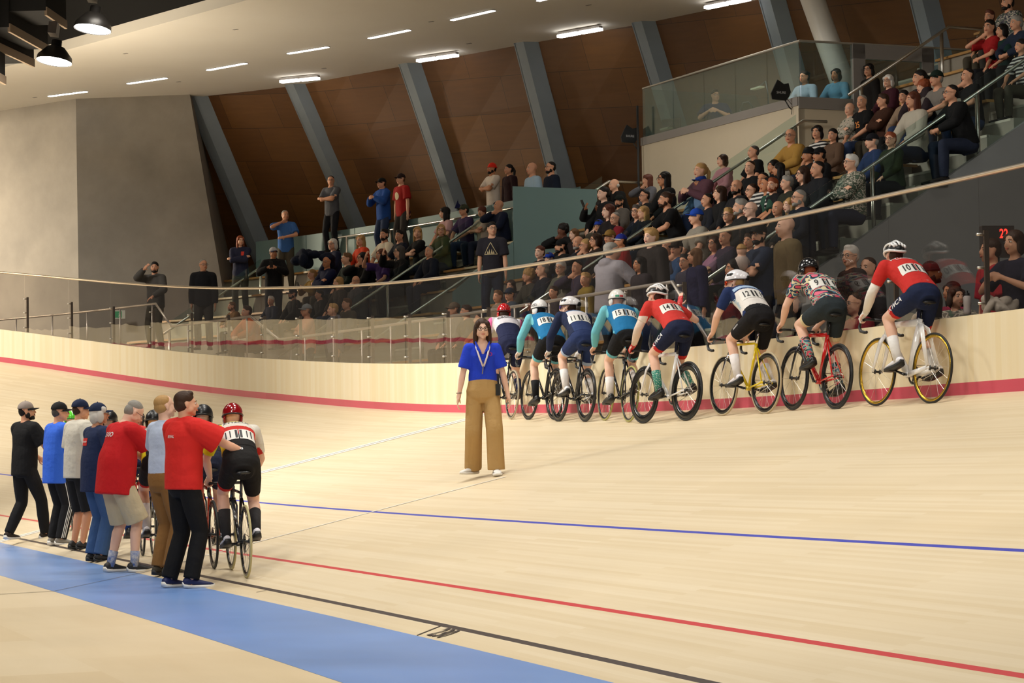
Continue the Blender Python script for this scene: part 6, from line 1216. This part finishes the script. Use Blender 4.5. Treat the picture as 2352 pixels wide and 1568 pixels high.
# x, y of the crown, mode, skin, hair, top colour (+L long sleeve, H hood, Z stripes, P pattern), pose, head turn, extras, label, sex
CR = [
(355, 603, 'A', 'b', 'short/k', '4a4744L', 'raise', 1, 'bd', 'bearded man in a grey sweater before the concrete pylon', 'm'),
(467, 597, 'A', 'b', 'crop/g', '18181cLH', 'lap', 1, 'gl', 'grey haired man with glasses in a black hoodie before the pylon edge', 'm'),
(552, 543, 'T', 'a', 'long/r', '23263cL', 'cross', 1, '', 'standing auburn haired woman in a navy vest, left end of the stand', 'f'),
(628, 570, 'T', 'c', 'crop/k', '121214LH', 'hold', 1, 'cap:b8b8bc vis:20264a ph', 'man in a white and navy cap and black hoodie holding a phone', 'm'),
(655, 484, 'T', 'b', 'crop/g', '3a66a8', 'chin', 1, '', 'grey haired man in a blue jersey with his hand at his chin', 'm'),
(760, 405, 'T', 'b', 'crop/k', '56585e', 'cross', 1, 'gl', 'tall man in a grey shirt with crossed arms on the top walkway', 'm'),
(876, 411, 'T', 'b', 'crop/b', '1f4a94LH', 'hold', 0, 'cap:121212', 'man in a blue hoodie and black cap on the top walkway', 'm'),
(920, 401, 'T', 'a', 'crop/l', '9c1f1c', 'lap', 0, 'cap:2a1a18', 'man in a dark red tee with a round cream print', 'm'),
(1129, 377, 'T', 'c', 'crop/k', 'd6cabd', 'cross', 0, 'bean:e0301c bd', 'man in a bright orange-red beanie and white tee', 'm'),
(1168, 379, 'T', 'b', 'pony/k', '2a1418L', 'lap', 0, '', 'woman in a dark maroon jacket beside the red beanie', 'f'),
(1221, 375, 'T', 'b', 'bald/b', '9fb8cc', 'lap', 0, '', 'bald man in a light blue tee above the frosted screen', 'm'),
(1264, 373, 'T', 'b', 'crop/k', '141c2c', 'lap', 0, 'gl bd', 'bearded man in a navy polo above the frosted screen', 'm'),
(1130, 512, 'T', 'a', 'short/k', '2a2830', 'lap', 1, 'gl', 'man in a charcoal tee with a white triangle print on the stair', 'm'),
(936, 489, 'S', 'b', 'crop/k', '1f2840', 'lean', 2, 'cap:18243c bd', 'man in a navy cap leaning forward below the red tee man', 'm'),
(764, 553, 'S', 'a', 'bob/w', '161c34L', 'lap', 1, 'gl', 'white haired woman with glasses in a navy sweater', 'f'),
(828, 544, 'S', 'a', 'long/y', 'c8401cL', 'lap', 1, '', 'long haired woman in a bright orange sweater', 'f'),
(882, 531, 'S', 'b', 'short/k', 'cfc4b0', 'lap', 1, 'bd', 'dark bearded man in a cream tee, left block', 'm'),
(917, 533, 'S', 'b', 'short/k', '141a28', 'lap', 1, '', 'dark haired man in a navy tee beside the cream tee man', 'm'),
(959, 526, 'S', 'a', 'long/y', '141416', 'cross', 2, '', 'blonde woman in a black tee with crossed arms', 'f'),
(1013, 520, 'S', 'a', 'bob/y', '4a4c2cLH', 'lap', 2, 'gl', 'blonde woman with glasses in an olive hoodie', 'f'),
(1021, 481, 'S', 'a', 'bangs/k', 'c09a9a', 'lap', -1, '', 'woman with long black hair and a pale pink top', 'f'),
(1065, 475, 'S', 'b', 'short/k', '3c2c50', 'lap', 0, 'cap:3c4030', 'person in an olive cap and purple tee', 'm'),
(1106, 480, 'S', 'b', 'curly/a', 'c8b8a4', 'cross', 1, '', 'red brown haired woman in a cream sweater near the upper rail', 'f'),
(1145, 464, 'S', 'b', 'bald/b', '141c34L', 'chin', 0, '', 'bald man in dark blue under the maroon jacket woman', 'm'),
(750, 594, 'S', 'c', 'bald/g', '141a3aL', 'cross', 1, 'gl', 'bald man with glasses in a dark blue sweater, left block', 'm'),
(796, 586, 'S', 'a', 'short/l', '14241cL', 'lap', 0, '', 'young man in a dark green sweatshirt looking left', 'm'),
(832, 584, 'S', 'b', 'long/k', '121214LH', 'chin', 0, 'gl', 'woman in a black hoodie resting her chin in her hand', 'f'),
(875, 577, 'S', 'b', 'long/a', '3e2860', 'raise', 0, '', 'woman in a purple tee raising her arm to her face', 'f'),
(917, 570, 'S', 'a', 'long/n', '121214L', 'raise', 0, 'gl', 'woman with dark grey hair and a black top pointing left', 'f'),
(985, 570, 'S', 'b', 'crop/g', '141a28L', 'lap', 1, '', 'man in a navy jacket behind the sloping handrail, left block', 'm'),
(716, 623, 'S', 'a', 'pony/y', '9a7a3cL', 'hold', 0, 'kid ph', 'small blonde girl in mustard holding a phone', 'f'),
(777, 641, 'S', 'a', 'long/y', '3c342cL', 'lap', 0, '', 'person with straight blonde hair just above the long handrail', 'f'),
(817, 638, 'S', 'b', 'ring/g', '4a4a50L', 'lap', 2, 'gl', 'balding man with glasses in grey above the long handrail', 'm'),
(622, 684, 'S', 'b', 'short/w', '1c2438L', 'lap', 1, '', 'white haired man in navy seen through the glass, left', 'm'),
(672, 668, 'S', 'b', 'crop/k', '141416L', 'lap', 0, 'cap:1a1a1c bd', 'bearded man in a black cap behind the left glass', 'm'),
(733, 670, 'S', 'b', 'short/k', '18181aL', 'lap', 0, '', 'dark haired person behind the glass below the small girl', 'm'),
(532, 701, 'S', 'b', 'short/l', '6a4a20L', 'lean', 0, 'bd', 'bearded man in an ochre jacket seated behind the left glass', 'm'),
(566, 712, 'S', 'a', 'short/b', 'b8501cL', 'lean', 0, '', 'person in an orange jacket seated behind the left glass', 'm'),
(703, 701, 'A', 'b', 'crop/l', 'd89878', 'cross', 0, 'cap:8a8e90', 'person in a peach tee and grey cap leaning on the guard rail', 'm'),
(764, 699, 'A', 'a', 'short/y', '6e6c74LH', 'lap', 0, '', 'fair haired person in a grey hoodie beside the peach tee', 'm'),
(796, 690, 'S', 'a', 'short/l', '5a5448L', 'lap', 0, '', 'person in a brown grey top behind the grey hoodie, left', 'm'),
(1042, 701, 'S', 'b', 'crop/n', '6a625aL', 'lap', 0, 'cap:6a5a4a', 'person in a taupe jacket and cap behind the glass, left of the official', 'm'),
(1070, 706, 'S', 'b', 'short/b', '4a423aL', 'lap', 0, '', 'person in brown beside the taupe cap behind the glass', 'm'),
(1100, 742, 'S', 'b', 'crop/b', 'a0602cL', 'lean', 0, '', 'person in an orange brown jacket behind the red helmet cyclist', 'm'),
(1173, 648, 'S', 'a', 'long/b', '3a3034L', 'lap', 1, '', 'brown haired woman behind the glass under the triangle shirt', 'f'),
(1170, 667, 'A', 'b', 'crop/k', '38404cL', 'lap', 1, 'cap:1c2436 gl', 'person in a dark navy cap behind the glass above the lanyard woman', 'm'),
(1143, 679, 'A', 'b', 'short/l', '8a7a68L', 'lap', 1, '', 'fair haired person in beige behind the glass', 'm'),
(1239, 570, 'S', 'p', 'bun/a', '2a1c20L', 'lap', 1, '', 'pale woman with dark red hair in a bun', 'f'),
(1261, 586, 'S', 'p', 'short/b', '202840L', 'lap', 1, 'kid cap:1f3c9c', 'child in a royal blue cap just above the handrail', 'm'),
(1288, 556, 'S', 'b', 'crop/k', '121212L', 'lap', 0, 'cap:0e0e10 bd', 'bearded man in a black cap and black jacket, middle block', 'm'),
(1292, 519, 'S', 'e', 'curly/k', '101012L', 'chin', 0, '', 'dark skinned young man with curly hair and hand at his face', 'm'),
(1318, 530, 'S', 'p', 'long/l', '2a2020L', 'lap', 0, '', 'girl with long light brown hair and open mouth', 'f'),
(1327, 548, 'S', 'b', 'bald/g', '181c28L', 'lap', 1, 'gb', 'bald man with a grey beard, middle block', 'm'),
(1344, 554, 'S', 'b', 'pony/y', '202026L', 'chin', 0, 'gl', 'blonde woman with glasses and hand over her mouth', 'f'),
(1368, 542, 'S', 'b', 'bob/b', '2a1e1aL', 'lap', 0, 'gl', 'brown haired woman with glasses beside the hand over mouth woman', 'f'),
(1400, 535, 'S', 'b', 'crop/b', '2a2428L', 'lap', 1, 'cap:8a6a34 gl', 'person in a mustard brown cap and glasses', 'm'),
(1425, 544, 'S', 'c', 'crop/k', '8a2020', 'lap', 0, 'cap:22308c vis:d0ccc8', 'person in a blue and white cap behind the grey hoodie', 'm'),
(1375, 511, 'S', 'b', 'short/k', '141416L', 'lap', 1, 'bean:1f3a9c gl', 'person in a royal blue beanie and glasses', 'm'),
(1378, 467, 'S', 'd', 'curly/k', '141416L', 'raise', 0, 'ph', 'dark haired man in black holding a phone high', 'm'),
(1397, 475, 'S', 'p', 'long/a', '1c1618L', 'lap', 0, '', 'girl with long auburn hair in profile beside the raised phone', 'f'),
(1412, 493, 'S', 'a', 'crop/g', '7c1c28L', 'lap', 1, 'gl', 'grey short haired woman in a red and navy jacket', 'f'),
(1422, 454, 'S', 'b', 'crop/k', '56504aL', 'lap', 1, 'cap:101410 bd', 'bearded man in a black cap and grey jacket', 'm'),
(1385, 435, 'S', 'p', 'pony/k', '121214L', 'lap', 0, '', 'dark haired girl in black looking down left', 'f'),
(1410, 421, 'S', 'a', 'ring/w', '101012L', 'lean', 0, '', 'big bald man in a black jacket near the antenna pole', 'm'),
(1480, 442, 'S', 'b', 'crop/k', '101012L', 'lap', 0, 'gl', 'man with glasses in black right of the antenna pole', 'm'),
(1462, 482, 'S', 'a', 'short/n', '161a28L', 'lean', 1, 'gl', 'man with glasses in navy tilting his head down', 'm'),
(1477, 479, 'S', 'a', 'long/y', '1a1a1eL', 'lap', 0, '', 'blonde head behind the tilted navy man', 'f'),
(1487, 405, 'S', 'b', 'bangs/a', '5a5a60L', 'chin', 0, '', 'red brown haired woman with her hand at her mouth against the cream wall', 'f'),
(1525, 401, 'S', 'c', 'long/k', '101010L', 'lap', 0, 'gl', 'woman with long black hair in black against the cream wall', 'f'),
(1608, 381, 'S', 'a', 'pony/y', '5a3a44L', 'hold', 0, '', 'blonde woman with a ponytail holding food against the cream wall', 'f'),
(1608, 408, 'S', 'c', 'crop/k', '6a86a8L', 'lap', 0, 'cap:1f3c8c gl', 'person in a blue cap and light blue jacket', 'm'),
(1659, 360, 'S', 'a', 'bob/b', 'c88890L', 'lap', 0, '', 'woman in a pink cardigan against the cream wall', 'f'),
(1730, 340, 'S', 'b', 'crop/n', '101012', 'lap', 0, '', 'tall man in a black tee behind the steel handrail post', 'm'),
(1722, 375, 'S', 'a', 'crop/b', '0e0e10', 'lap', 1, '', 'broad smiling man with short dark hair in black', 'm'),
(1776, 373, 'S', 'c', 'long/k', '101012LH', 'lap', 0, '', 'woman with dark hair and a black hood', 'f'),
(1788, 385, 'S', 'c', 'long/k', '0c0c0eL', 'lean', -1, '', 'dark haired woman bending forward beside the hooded woman', 'f'),
(1752, 403, 'S', 'c', 'crop/k', '5a6a5cZ', 'lap', 1, 'kid', 'dark haired boy in a striped top', 'm'),
(1760, 414, 'S', 'c', 'crop/k', '2a4a3c', 'lap', 0, 'kid', 'small boy in a green top', 'm'),
(1774, 415, 'S', 'a', 'short/r', '141416L', 'lap', 1, 'bd', 'red haired bearded man in a dark jacket', 'm'),
(1807, 410, 'S', 'a', 'short/g', '2a2c22L', 'lap', 0, '', 'grey haired man in an olive coat beside the red bearded man', 'm'),
(1844, 390, 'S', 'a', 'long/b', '181818L', 'lap', 0, 'gl', 'woman with long brown hair and glasses in profile', 'f'),
(1691, 419, 'S', 'b', 'ring/k', '1c1c20L', 'lap', 1, 'bd', 'smiling bearded balding man below the pink cardigan', 'm'),
(1726, 428, 'S', 'a', 'crop/b', '121216L', 'lap', 0, 'gl', 'laughing woman with short hair and glasses in black', 'f'),
(1653, 434, 'S', 'a', 'long/b', '121214L', 'lap', 0, '', 'man with long dark hair looking left', 'm'),
(1624, 450, 'S', 'b', 'crop/k', '1a1c24L', 'lap', 0, '', 'dark haired man in the shade between the blue caps', 'm'),
(1528, 454, 'S', 'b', 'bun/b', '0e0e10', 'lean', 0, 'bd', 'bearded man with a top knot and bare forearms in a black tee', 'm'),
(1598, 487, 'S', 'a', 'crop/n', '8a8478', 'lap', 0, 'cap:1f4ab0', 'man in a bright blue cap and grey tee', 'm'),
(1643, 482, 'S', 'p', 'long/a', '241a18L', 'chin', 0, '', 'woman with long auburn hair looking down', 'f'),
(1673, 484, 'S', 'a', 'short/y', '2a2a20L', 'lap', 1, 'gl', 'short blonde woman with glasses beside the auburn hair', 'f'),
(1700, 464, 'S', 'a', 'short/g', '1c1c1cL', 'lap', 0, 'gb', 'grey haired man with a white chin beard in profile', 'm'),
(1723, 470, 'S', 'p', 'bald/g', '141418L', 'lap', 0, 'gl', 'bald man with black glasses in profile', 'm'),
(1786, 468, 'S', 'b', 'bald/k', '1a1a1cL', 'lap', 1, '', 'shaven headed man just above the balustrade rail', 'm'),
(1814, 461, 'S', 'p', 'long/y', '4a3c34L', 'lap', 0, '', 'blonde woman in profile beside the shaven headed man', 'f'),
(1834, 443, 'S', 'a', 'crop/g', '141a26L', 'lap', 0, 'gl gb', 'grey bearded man with glasses in navy looking down', 'm'),
(1815, 308, 'S', 'b', 'bald/b', 'a8803c L'.replace(' ', ''), 'lean', 1, 'gl', 'bald smiling man in a mustard sweater', 'm'),
(1877, 294, 'S', 'b', 'bob/k', 'd8d4ccZ', 'lap', 1, '', 'dark haired woman in a black and white striped top', 'f'),
(1912, 301, 'S', 'b', 'pony/k', '5a4434L', 'lap', 1, '', 'young woman in a brown sweater beside the striped top', 'f'),
(1856, 346, 'S', 'c', 'short/k', '121212L', 'lap', 0, 'bean:0e0e10', 'person in a black knit hat below the striped top', 'm'),
(1881, 346, 'S', 'c', 'crop/k', '121214L', 'lap', 0, 'cap:0c0c0e', 'man in a black cap and black jacket below the brown sweater', 'm'),
(1877, 377, 'S', 'b', 'crop/k', '15171cLH', 'lap', 0, '', 'young man in a black hoodie with white cords', 'm'),
(1954, 362, 'S', 'a', 'short/w', '3c4436LP', 'cross', 0, 'gl', 'white haired man with glasses in a plaid shirt', 'm'),
(1951, 242, 'S', 'a', 'ring/w', 'a89c8cLP', 'cross', 1, '', 'old bald man in a patterned sweater', 'm'),
(1979, 224, 'S', 'b', 'crop/g', '0e0e10', 'lap', 1, '', 'smiling man in a black tee with an orange print', 'm'),
(2027, 222, 'S', 'b', 'short/b', '3a2014L', 'cross', 0, '', 'brown haired man in a dark brown shirt', 'm'),
(2040, 177, 'S', 'a', 'bob/w', '3a1420L', 'lap', 1, 'gl', 'white haired woman with glasses in a dark red shirt', 'f'),
(1995, 148, 'T', 'b', 'bob/k', '1a1614L', 'lap', 1, 'gl', 'woman in black standing by the booth door', 'f'),
(2075, 213, 'S', 'b', 'pony/k', '8a7460L', 'lap', 1, '', 'smiling woman in a taupe top, upper right', 'f'),
(2096, 218, 'S', 'b', 'long/a', 'b0a898L', 'lap', 0, '', 'woman with long dark red hair in a cream jacket', 'f'),
(2111, 168, 'S', 'b', 'pony/k', '2a2024L', 'lap', 0, '', 'dark woman with a ponytail, upper right', 'f'),
(2120, 190, 'S', 'a', 'curly/r', '161a26', 'lap', 0, '', 'red haired youth in a navy tee', 'm'),
(2150, 176, 'S', 'b', 'crop/g', '77716a', 'lean', 0, 'cap:14241c', 'man in a dark green cap and grey tee', 'm'),
(2184, 209, 'S', 'b', 'crop/k', '0e0e10L', 'lean', 0, 'gl', 'man with glasses all in black leaning beside the stair', 'm'),
(2222, 163, 'S', 'b', 'crop/k', '101012', 'chin', 0, '', 'man in a black tee with a hand over his face', 'm'),
(2002, 314, 'S', 'a', 'crop/g', '20345cL', 'lap', 0, 'cap:14141a', 'older man in a dark cap and blue jacket', 'm'),
(2045, 310, 'S', 'a', 'short/r', '24301cL', 'lap', 1, 'gl', 'auburn haired woman in a dark green jacket and pink shirt', 'f'),
(2272, 29, 'S', 'b', 'short/a', '4a3a24L', 'lap', 1, '', 'brown haired woman in a tan cardigan, top right', 'f'),
(2272, 51, 'S', 'b', 'pony/k', '9c1a1c', 'chin', 1, '', 'woman in a red top with her hand on her cheek', 'f'),
(2301, 61, 'S', 'b', 'bob/k', '14302c', 'lap', 0, '', 'black haired woman in a dark green top, top right', 'f'),
(2334, 49, 'S', 'b', 'short/g', '1c2638L', 'lean', 0, '', 'grey haired man in navy, top right', 'm'),
(2314, -4, 'S', 'b', 'crop/k', '2a2c3cLP', 'lap', 0, 'bd', 'bearded man in a dark plaid shirt at the top edge', 'm'),
(2344, 96, 'S', 'b', 'pony/k', 'd8d4ccZ', 'lap', 0, '', 'woman in a bold striped top at the right edge', 'f'),
(1405, 559, 'A', 'a', 'crop/g', '9a969eLH', 'hold', 0, 'wide', 'person in a light grey hoodie seen from behind through the glass', 'm'),
(1494, 527, 'T', 'p', 'side/y', '2a2422L', 'lap', 0, '', 'fair haired boy in a dark sweater standing above the rail', 'm'),
(1245, 609, 'S', 'a', 'thin/g', '1a1c28L', 'lap', 0, '', 'balding man in navy behind the glass, left of the white haired man', 'm'),
(1287, 605, 'S', 'a', 'short/w', '6e665aL', 'lap', 1, 'gl', 'white haired man with dark glasses in a beige jacket behind the glass', 'm'),
(1271, 659, 'A', 'b', 'short/b', '3a3034L', 'lap', 1, 'kid', 'boy between the white helmets behind the glass', 'm'),
(1213, 623, 'S', 'b', 'curly/y', '3c3830L', 'lap', 0, '', 'woman with curly dark blonde hair behind the glass', 'f'),
(1325, 604, 'S', 'b', 'crop/k', '3a3040L', 'chin', 1, '', 'man behind the glass left of the grey hoodie', 'm'),
(1344, 628, 'A', 'b', 'short/y', '7a6420LH', 'lap', 1, 'kid', 'child in a yellow hood beside the grey hoodie', 'm'),
(1469, 592, 'A', 'c', 'long/k', '2c2428L', 'lap', 0, '', 'dark haired girl between the grey hoodie and the boy', 'f'),
(1533, 556, 'S', 'b', 'bald/b', '30303aL', 'lap', 1, '', 'bald head just under the balustrade rail right of the boy', 'm'),
(1553, 559, 'S', 'b', 'crop/k', '2a4468L', 'chin', 1, 'cap:241c14 gl', 'man in a dark cap with a gold badge behind the glass', 'm'),
(1572, 586, 'A', 'b', 'short/k', '3c3a48L', 'lap', 1, 'gl', 'dark haired person with glasses behind the raised arm', 'm'),
(1596, 597, 'A', 'b', 'long/l', '1c1c40L', 'lap', -1, '', 'woman in navy bending down beside the raised red glove', 'f'),
(1640, 549, 'S', 'b', 'bob/b', '9a7088', 'cross', 1, 'gl', 'smiling woman with glasses in a pink blouse behind the glass', 'f'),
(1665, 533, 'S', 'b', 'crop/b', '3a3040L', 'lap', 1, '', 'man behind the pink blouse woman', 'm'),
(1720, 543, 'S', 'b', 'short/b', '3a3030L', 'lap', 1, '', 'woman beside the baby behind the glass', 'f'),
(1742, 520, 'A', 'a', 'crop/k', '222c40', 'cross', 1, 'cap:1a1816 gl bd', 'bearded man in a dark cap and navy tee carrying a baby', 'm'),
(1803, 500, 'A', 'p', 'bald/k', '6a5c40L', 'lap', 0, '', 'bald man in a brown puffer jacket in profile', 'm'),
(1685, 598, 'A', 'b', 'long/k', '1c1820L', 'lap', 0, '', 'dark haired woman low behind the white helmet cyclist', 'f'),
(1952, 567, 'A', 'a', 'short/w', '2a1e1cL', 'lap', 1, 'gl', 'white haired man with glasses in a brown jacket behind the glass', 'm'),
(1993, 594, 'A', 'a', 'crop/b', '2c2426L', 'lap', 1, '', 'red faced man behind the white haired man at the right', 'm'),
(2140, 606, 'A', 'd', 'crop/k', '1a1a1cL', 'lap', 0, 'bean:3a1418 bd', 'person in a maroon cap with a black beard beside the red jersey', 'm'),
(2273, 552, 'A', 'b', 'short/b', 'a0202a', 'lap', 0, '', 'person in a red tee behind the navy V neck woman', 'm'),
(2328, 533, 'A', 'a', 'bob/b', '262638', 'hold', 0, '', 'brown haired woman in a navy V neck tee at the right edge', 'f'),
(1643, 211, 'B', 'a', 'short/b', '1c2c50', 'hold', 1, 'gl', 'person in a navy tee at the booth desk', 'm'),
(1847, 168, 'B', 'b', 'bun/k', '8a98a8L', 'lap', 0, 'gl', 'woman with glasses and a bun in the booth', 'f'),
(1920, 163, 'B', 'c', 'bob/k', '5a88a4L', 'lap', 0, '', 'woman in a turquoise blouse in the booth', 'f'),
]
YAWS = {1405: 3.3, 355: .5, 467: .9, 552: .7, 628: .9, 655: .8, 760: .4, 1130: .9, 2140: 2.4, 2328: .2, 1494: .4, 1643: .9, 1847: .2, 1920: .3}
DS = {1995: 8.3, 760: 5.85, 876: 5.85, 920: 5.85, 1405: .95, 2328: .45, 2273: .95, 2140: .3, 1952: .9, 1993: 1.1, 1803: .3, 1742: 1.0, 1685: .7, 1596: .5, 1572: .8, 1469: .9, 355: .8, 467: 1.0, 1643: 8.0, 1847: 8.4, 1920: 8.9}
PEOPLE = {}
for r in CR:
    x, y, mode, sk, hr, tp, po, tn, ex, lb, sx = r; kw = {}
    if x in (1995, 760, 876, 920): kw['zf'] = 'auto'
    if mode == 'B': kw['zf'] = 'auto'; mode = 'S'
    PEOPLE[x] = spectator(x, y, mode, sk, hr, tp, po, tn, ex, lb, sx, YAWS.get(x), DS.get(x), **kw)
# two people seated low right against the glass, near side
spectator(2185, 656, 'S', 'c', 'long/k', '8a2040', 'lap', 0, 'kid', 'dark haired girl in profile low behind the right glass', 'f', .2, 1.3, zf=1.6)
spectator(2196, 667, 'S', 'a', 'bob/b', '6a6258LP', 'lap', 2, '', 'brown haired woman in a patterned scarf looking at the camera', 'f', .5, 1.1, zf=1.5)
spectator(1964, 682, 'S', 'a', 'crop/b', '8a2430L', 'lap', 0, 'gl', 'person with glasses and a red scarf low behind the glass', 'm', 0, .85, zf=1.38)
# baby, prints on shirts, loose things
e, J = PEOPLE[1742]; q = e.matrix_world @ (J['N'] + V((-.02, .24, -.12)))
b_ = empty('baby', Matrix.Translation(q), 'baby in a pale top carried against the navy tee man', 'baby'); mb = MB(); mb.ell((0, 0, .10), (.062, .07, .07), n=16); mb.ell((0, 0, -.03), (.07, .06, .10), n=14); mb.cap((.05, 0, 0), (.09, .04, -.06), .02, .018); mb.cap((-.05, 0, 0), (-.09, .04, -.06), .02, .018); put('body', remesh(mb, 'body', [DUM], .009, 3), b_, [skinm('p')])
mb = MB(); mb.ell((0, 0, -.05), (.082, .072, .105), n=16, zmin=-.95); mb.cap((.05, 0, 0), (.08, .03, -.04), .028, .026); mb.cap((-.05, 0, 0), (-.08, .03, -.04), .028, .026); put('romper', remesh(mb, 'romper', [DUM], .009, 3), b_, [cloth('c8b8b0')])
mb = MB(); mb.ell((0, -.008, .112), (.064, .070, .066), n=16, zmin=.0); mb.build('hair', hairm('y'), b_, True)
def chest(key, fn):
    e, J = PEOPLE[key]; top = [c for c in e.children if c.name.split('.')[0] in ('shirt', 'hoodie', 'jacket')][0]; fn(e, J, top)
def disc(r, n=20): return [(0, 0)] + [(math.cos(a) * r, math.sin(a) * r) for a in np.arange(0, 6.283, 6.283 / n)], [(0, i + 1, (i + 1) % n + 1) for i in range(n)]
def f1(e, J, t): v, f = disc(.085); decal_poly(e, t, v, f, J['N'] + V((.03, .15, -.22)), (-1, 0, 0), (0, 0, 1), mat('print_cream', srgb('c8b890'), .7), 'round_print', .006, .3)
chest(920, f1)
def f2(e, J, t):
    O = J['N'] + V((0, .15, -.20)); tri = [(-.11, -.08), (.11, -.08), (0, .12)]
    for i in range(3):
        a, b = V((*tri[i], 0)), V((*tri[(i + 1) % 3], 0)); d = (b - a).normalized(); n = V((-d.y, d.x, 0)) * .005; k = 8; vs = [tuple((a + (b - a) * j / k + n * s)[:2]) for j in range(k + 1) for s in (-1, 1)]; decal_poly(e, t, vs, [(2 * j, 2 * j + 1, 2 * j + 3, 2 * j + 2) for j in range(k)], O, (-1, 0, 0), (0, 0, 1), mat('print_cream', (0, 0, 0)), 'triangle_print', .006, .3)
    for x in (-.05, -.02, .02, .05): decal_poly(e, t, [(x - .016, -.07), (x + .016, -.07), (x, .03 - abs(x))], [(0, 1, 2)], O, (-1, 0, 0), (0, 0, 1), mat('print_cream', (0, 0, 0)), 'tree_print', .006, .3)
chest(1130, f2)
chest(1979, lambda e, J, t: decal_text(e, t, '25', .13, J['N'] + V((0, .15, -.22)), (-1, 0, 0), (0, 0, 1), mat('print_orange', srgb('d8843c'), .7), 'shirt_print', 1, .006, .3))
def f3(e, J, t): decal_patch(e, t, .07, .09, J['N'] + V((-.08, .15, -.14)), (-1, 0, 0), (0, 0, 1), mat('print_red', srgb('d2321e'), .7), 'chest_patch', .006, 5, .3)
chest(552, f3)
s, p = px_D(700, 575, D0 + DEP * 3 + .5); mb = MB(); rr = random.Random(2)
for i in range(14): mb.ell((rr.uniform(-.34, .42), rr.uniform(-.12, .12), rr.uniform(0, .22)), (rr.uniform(.10, .2), rr.uniform(.08, .14), rr.uniform(.06, .15)), Matrix.Rotation(rr.uniform(0, 3), 3, 'Z'), 12)
me = remesh(mb, 'coat_pile', [cloth('10182c')], .014, 5); o = link('coat_pile', me); s, p = px_D(715, 604, 3.9); o.location = (p.x, p.y, p.z - .02); tag(o, 'heap of dark navy coats draped over the rail post, left block', 'coats')
s, p = px_D(2222, 722, .10); e = empty('drink_bottle', Matrix.Translation(p), 'white squeeze bottle with a black cap standing on the wall ledge', 'bottle'); mb = MB(); mb.lathe([(.001, 0), (.036, 0), (.037, .03), (.034, .08), (.037, .10), (.036, .165), (.022, .18)], 20); mb.build('bottle_body', mat('bottle_white', srgb('d8d4d8'), .35), e, True); mb = MB(); mb.lathe([(.026, .175), (.026, .20), (.012, .205), (.011, .225), (.001, .226)], 16); mb.build('bottle_cap', BLACK, e, True)
s, p = px_D(2300, 712, .22); mb = MB(); rr = random.Random(5)
for i in range(16): mb.ell((rr.uniform(-.13, .13), rr.uniform(-.06, .06), rr.uniform(0, .10)), (rr.uniform(.04, .09), .035, rr.uniform(.025, .06)), Matrix.Rotation(rr.uniform(0, 3), 3, 'Y'), 10)
o = link('folded_jacket', remesh(mb, 'folded_jacket', [cloth('d0c8be')], .009, 3)); o.location = p; tag(o, 'crumpled off-white jacket on the wall ledge behind the right glass', 'jacket')
# added box with glowing digits, imitating a lap counter's reflection in the glass
s, p = px_D(2290, 555, 2.2); R = Matrix.Rotation(.15, 3, 'Z'); e = empty('counter_reflection', Matrix.Translation(p), 'dark lap counter box with glowing red digits behind the right glass', 'display'); mb = MB(); mb.box((0, 0, 0), (.36, .10, .34), R); mb.build('case', mat('reflection_box', (.03, .02, .015), .6), e); Mx = R.to_4x4() @ Matrix(((1, 0, 0, .06), (0, 0, -1, -.052), (0, 1, 0, .08), (0, 0, 0, 1))); textobj('digits', '22', .14, Mx, mat('reflected_red', (1, .03, .02), .5, emit=4), e, .7)
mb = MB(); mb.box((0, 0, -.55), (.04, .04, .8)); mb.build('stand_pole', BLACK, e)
# exit sign through the glass at the left
r = pray(275, 722); t = 54.6 / r[1]; e = empty('exit_sign', Matrix.Translation((r[0] * t, r[1] * t, CAMH + r[2] * t)), 'green and white exit sign low on the concrete pylon behind the glass', 'sign'); mb = MB(); mb.box((0, 0, 0), (.26, .03, .20)); mb.build('sign_box', mat('sign_white', srgb('d8dcd0'), .5), e); mb = MB(); mb.box((-.03, -.018, 0), (.16, .006, .15)); mb.build('green_field', mat('sign_green', srgb('2f8a58'), .5, emit=.3), e)
mb = MB(); mb.ell((.0, -.023, .045), .012, n=8); mb.tube([(0, -.023, .03), (-.005, -.023, -.01), (.02, -.023, -.05)], .006, 6); mb.tube([(-.005, -.023, -.01), (-.03, -.023, -.05)], .006, 6); mb.tube([(0, -.023, .025), (-.03, -.023, .01)], .005, 6); mb.build('running_figure', WHITEP, e, True)
# little flag beside the olive cap
s, p = px_D(1052, 478, 5.9); e = empty('small_flag', Matrix.Translation(p) @ Matrix.Scale(.75, 4), 'small dark blue flag on a stick beside the olive cap', 'flag'); mb = MB(); mb.tube([(0, 0, -.15), (0, 0, .26)], .004, 5); mb.build('stick', BLACK, e); mb = MB(); mb.add([(0, 0, .24), (.02, .0, .14), (.13, .02, .02), (.09, .03, -.02), (-.10, .02, .0), (0, .004, .24), (.02, .004, .14), (.13, .024, .02), (.09, .034, -.02), (-.10, .024, .0)], [(0, 1, 2, 3, 4), (9, 8, 7, 6, 5)]); mb.build('cloth', cloth('1c2250'), e)
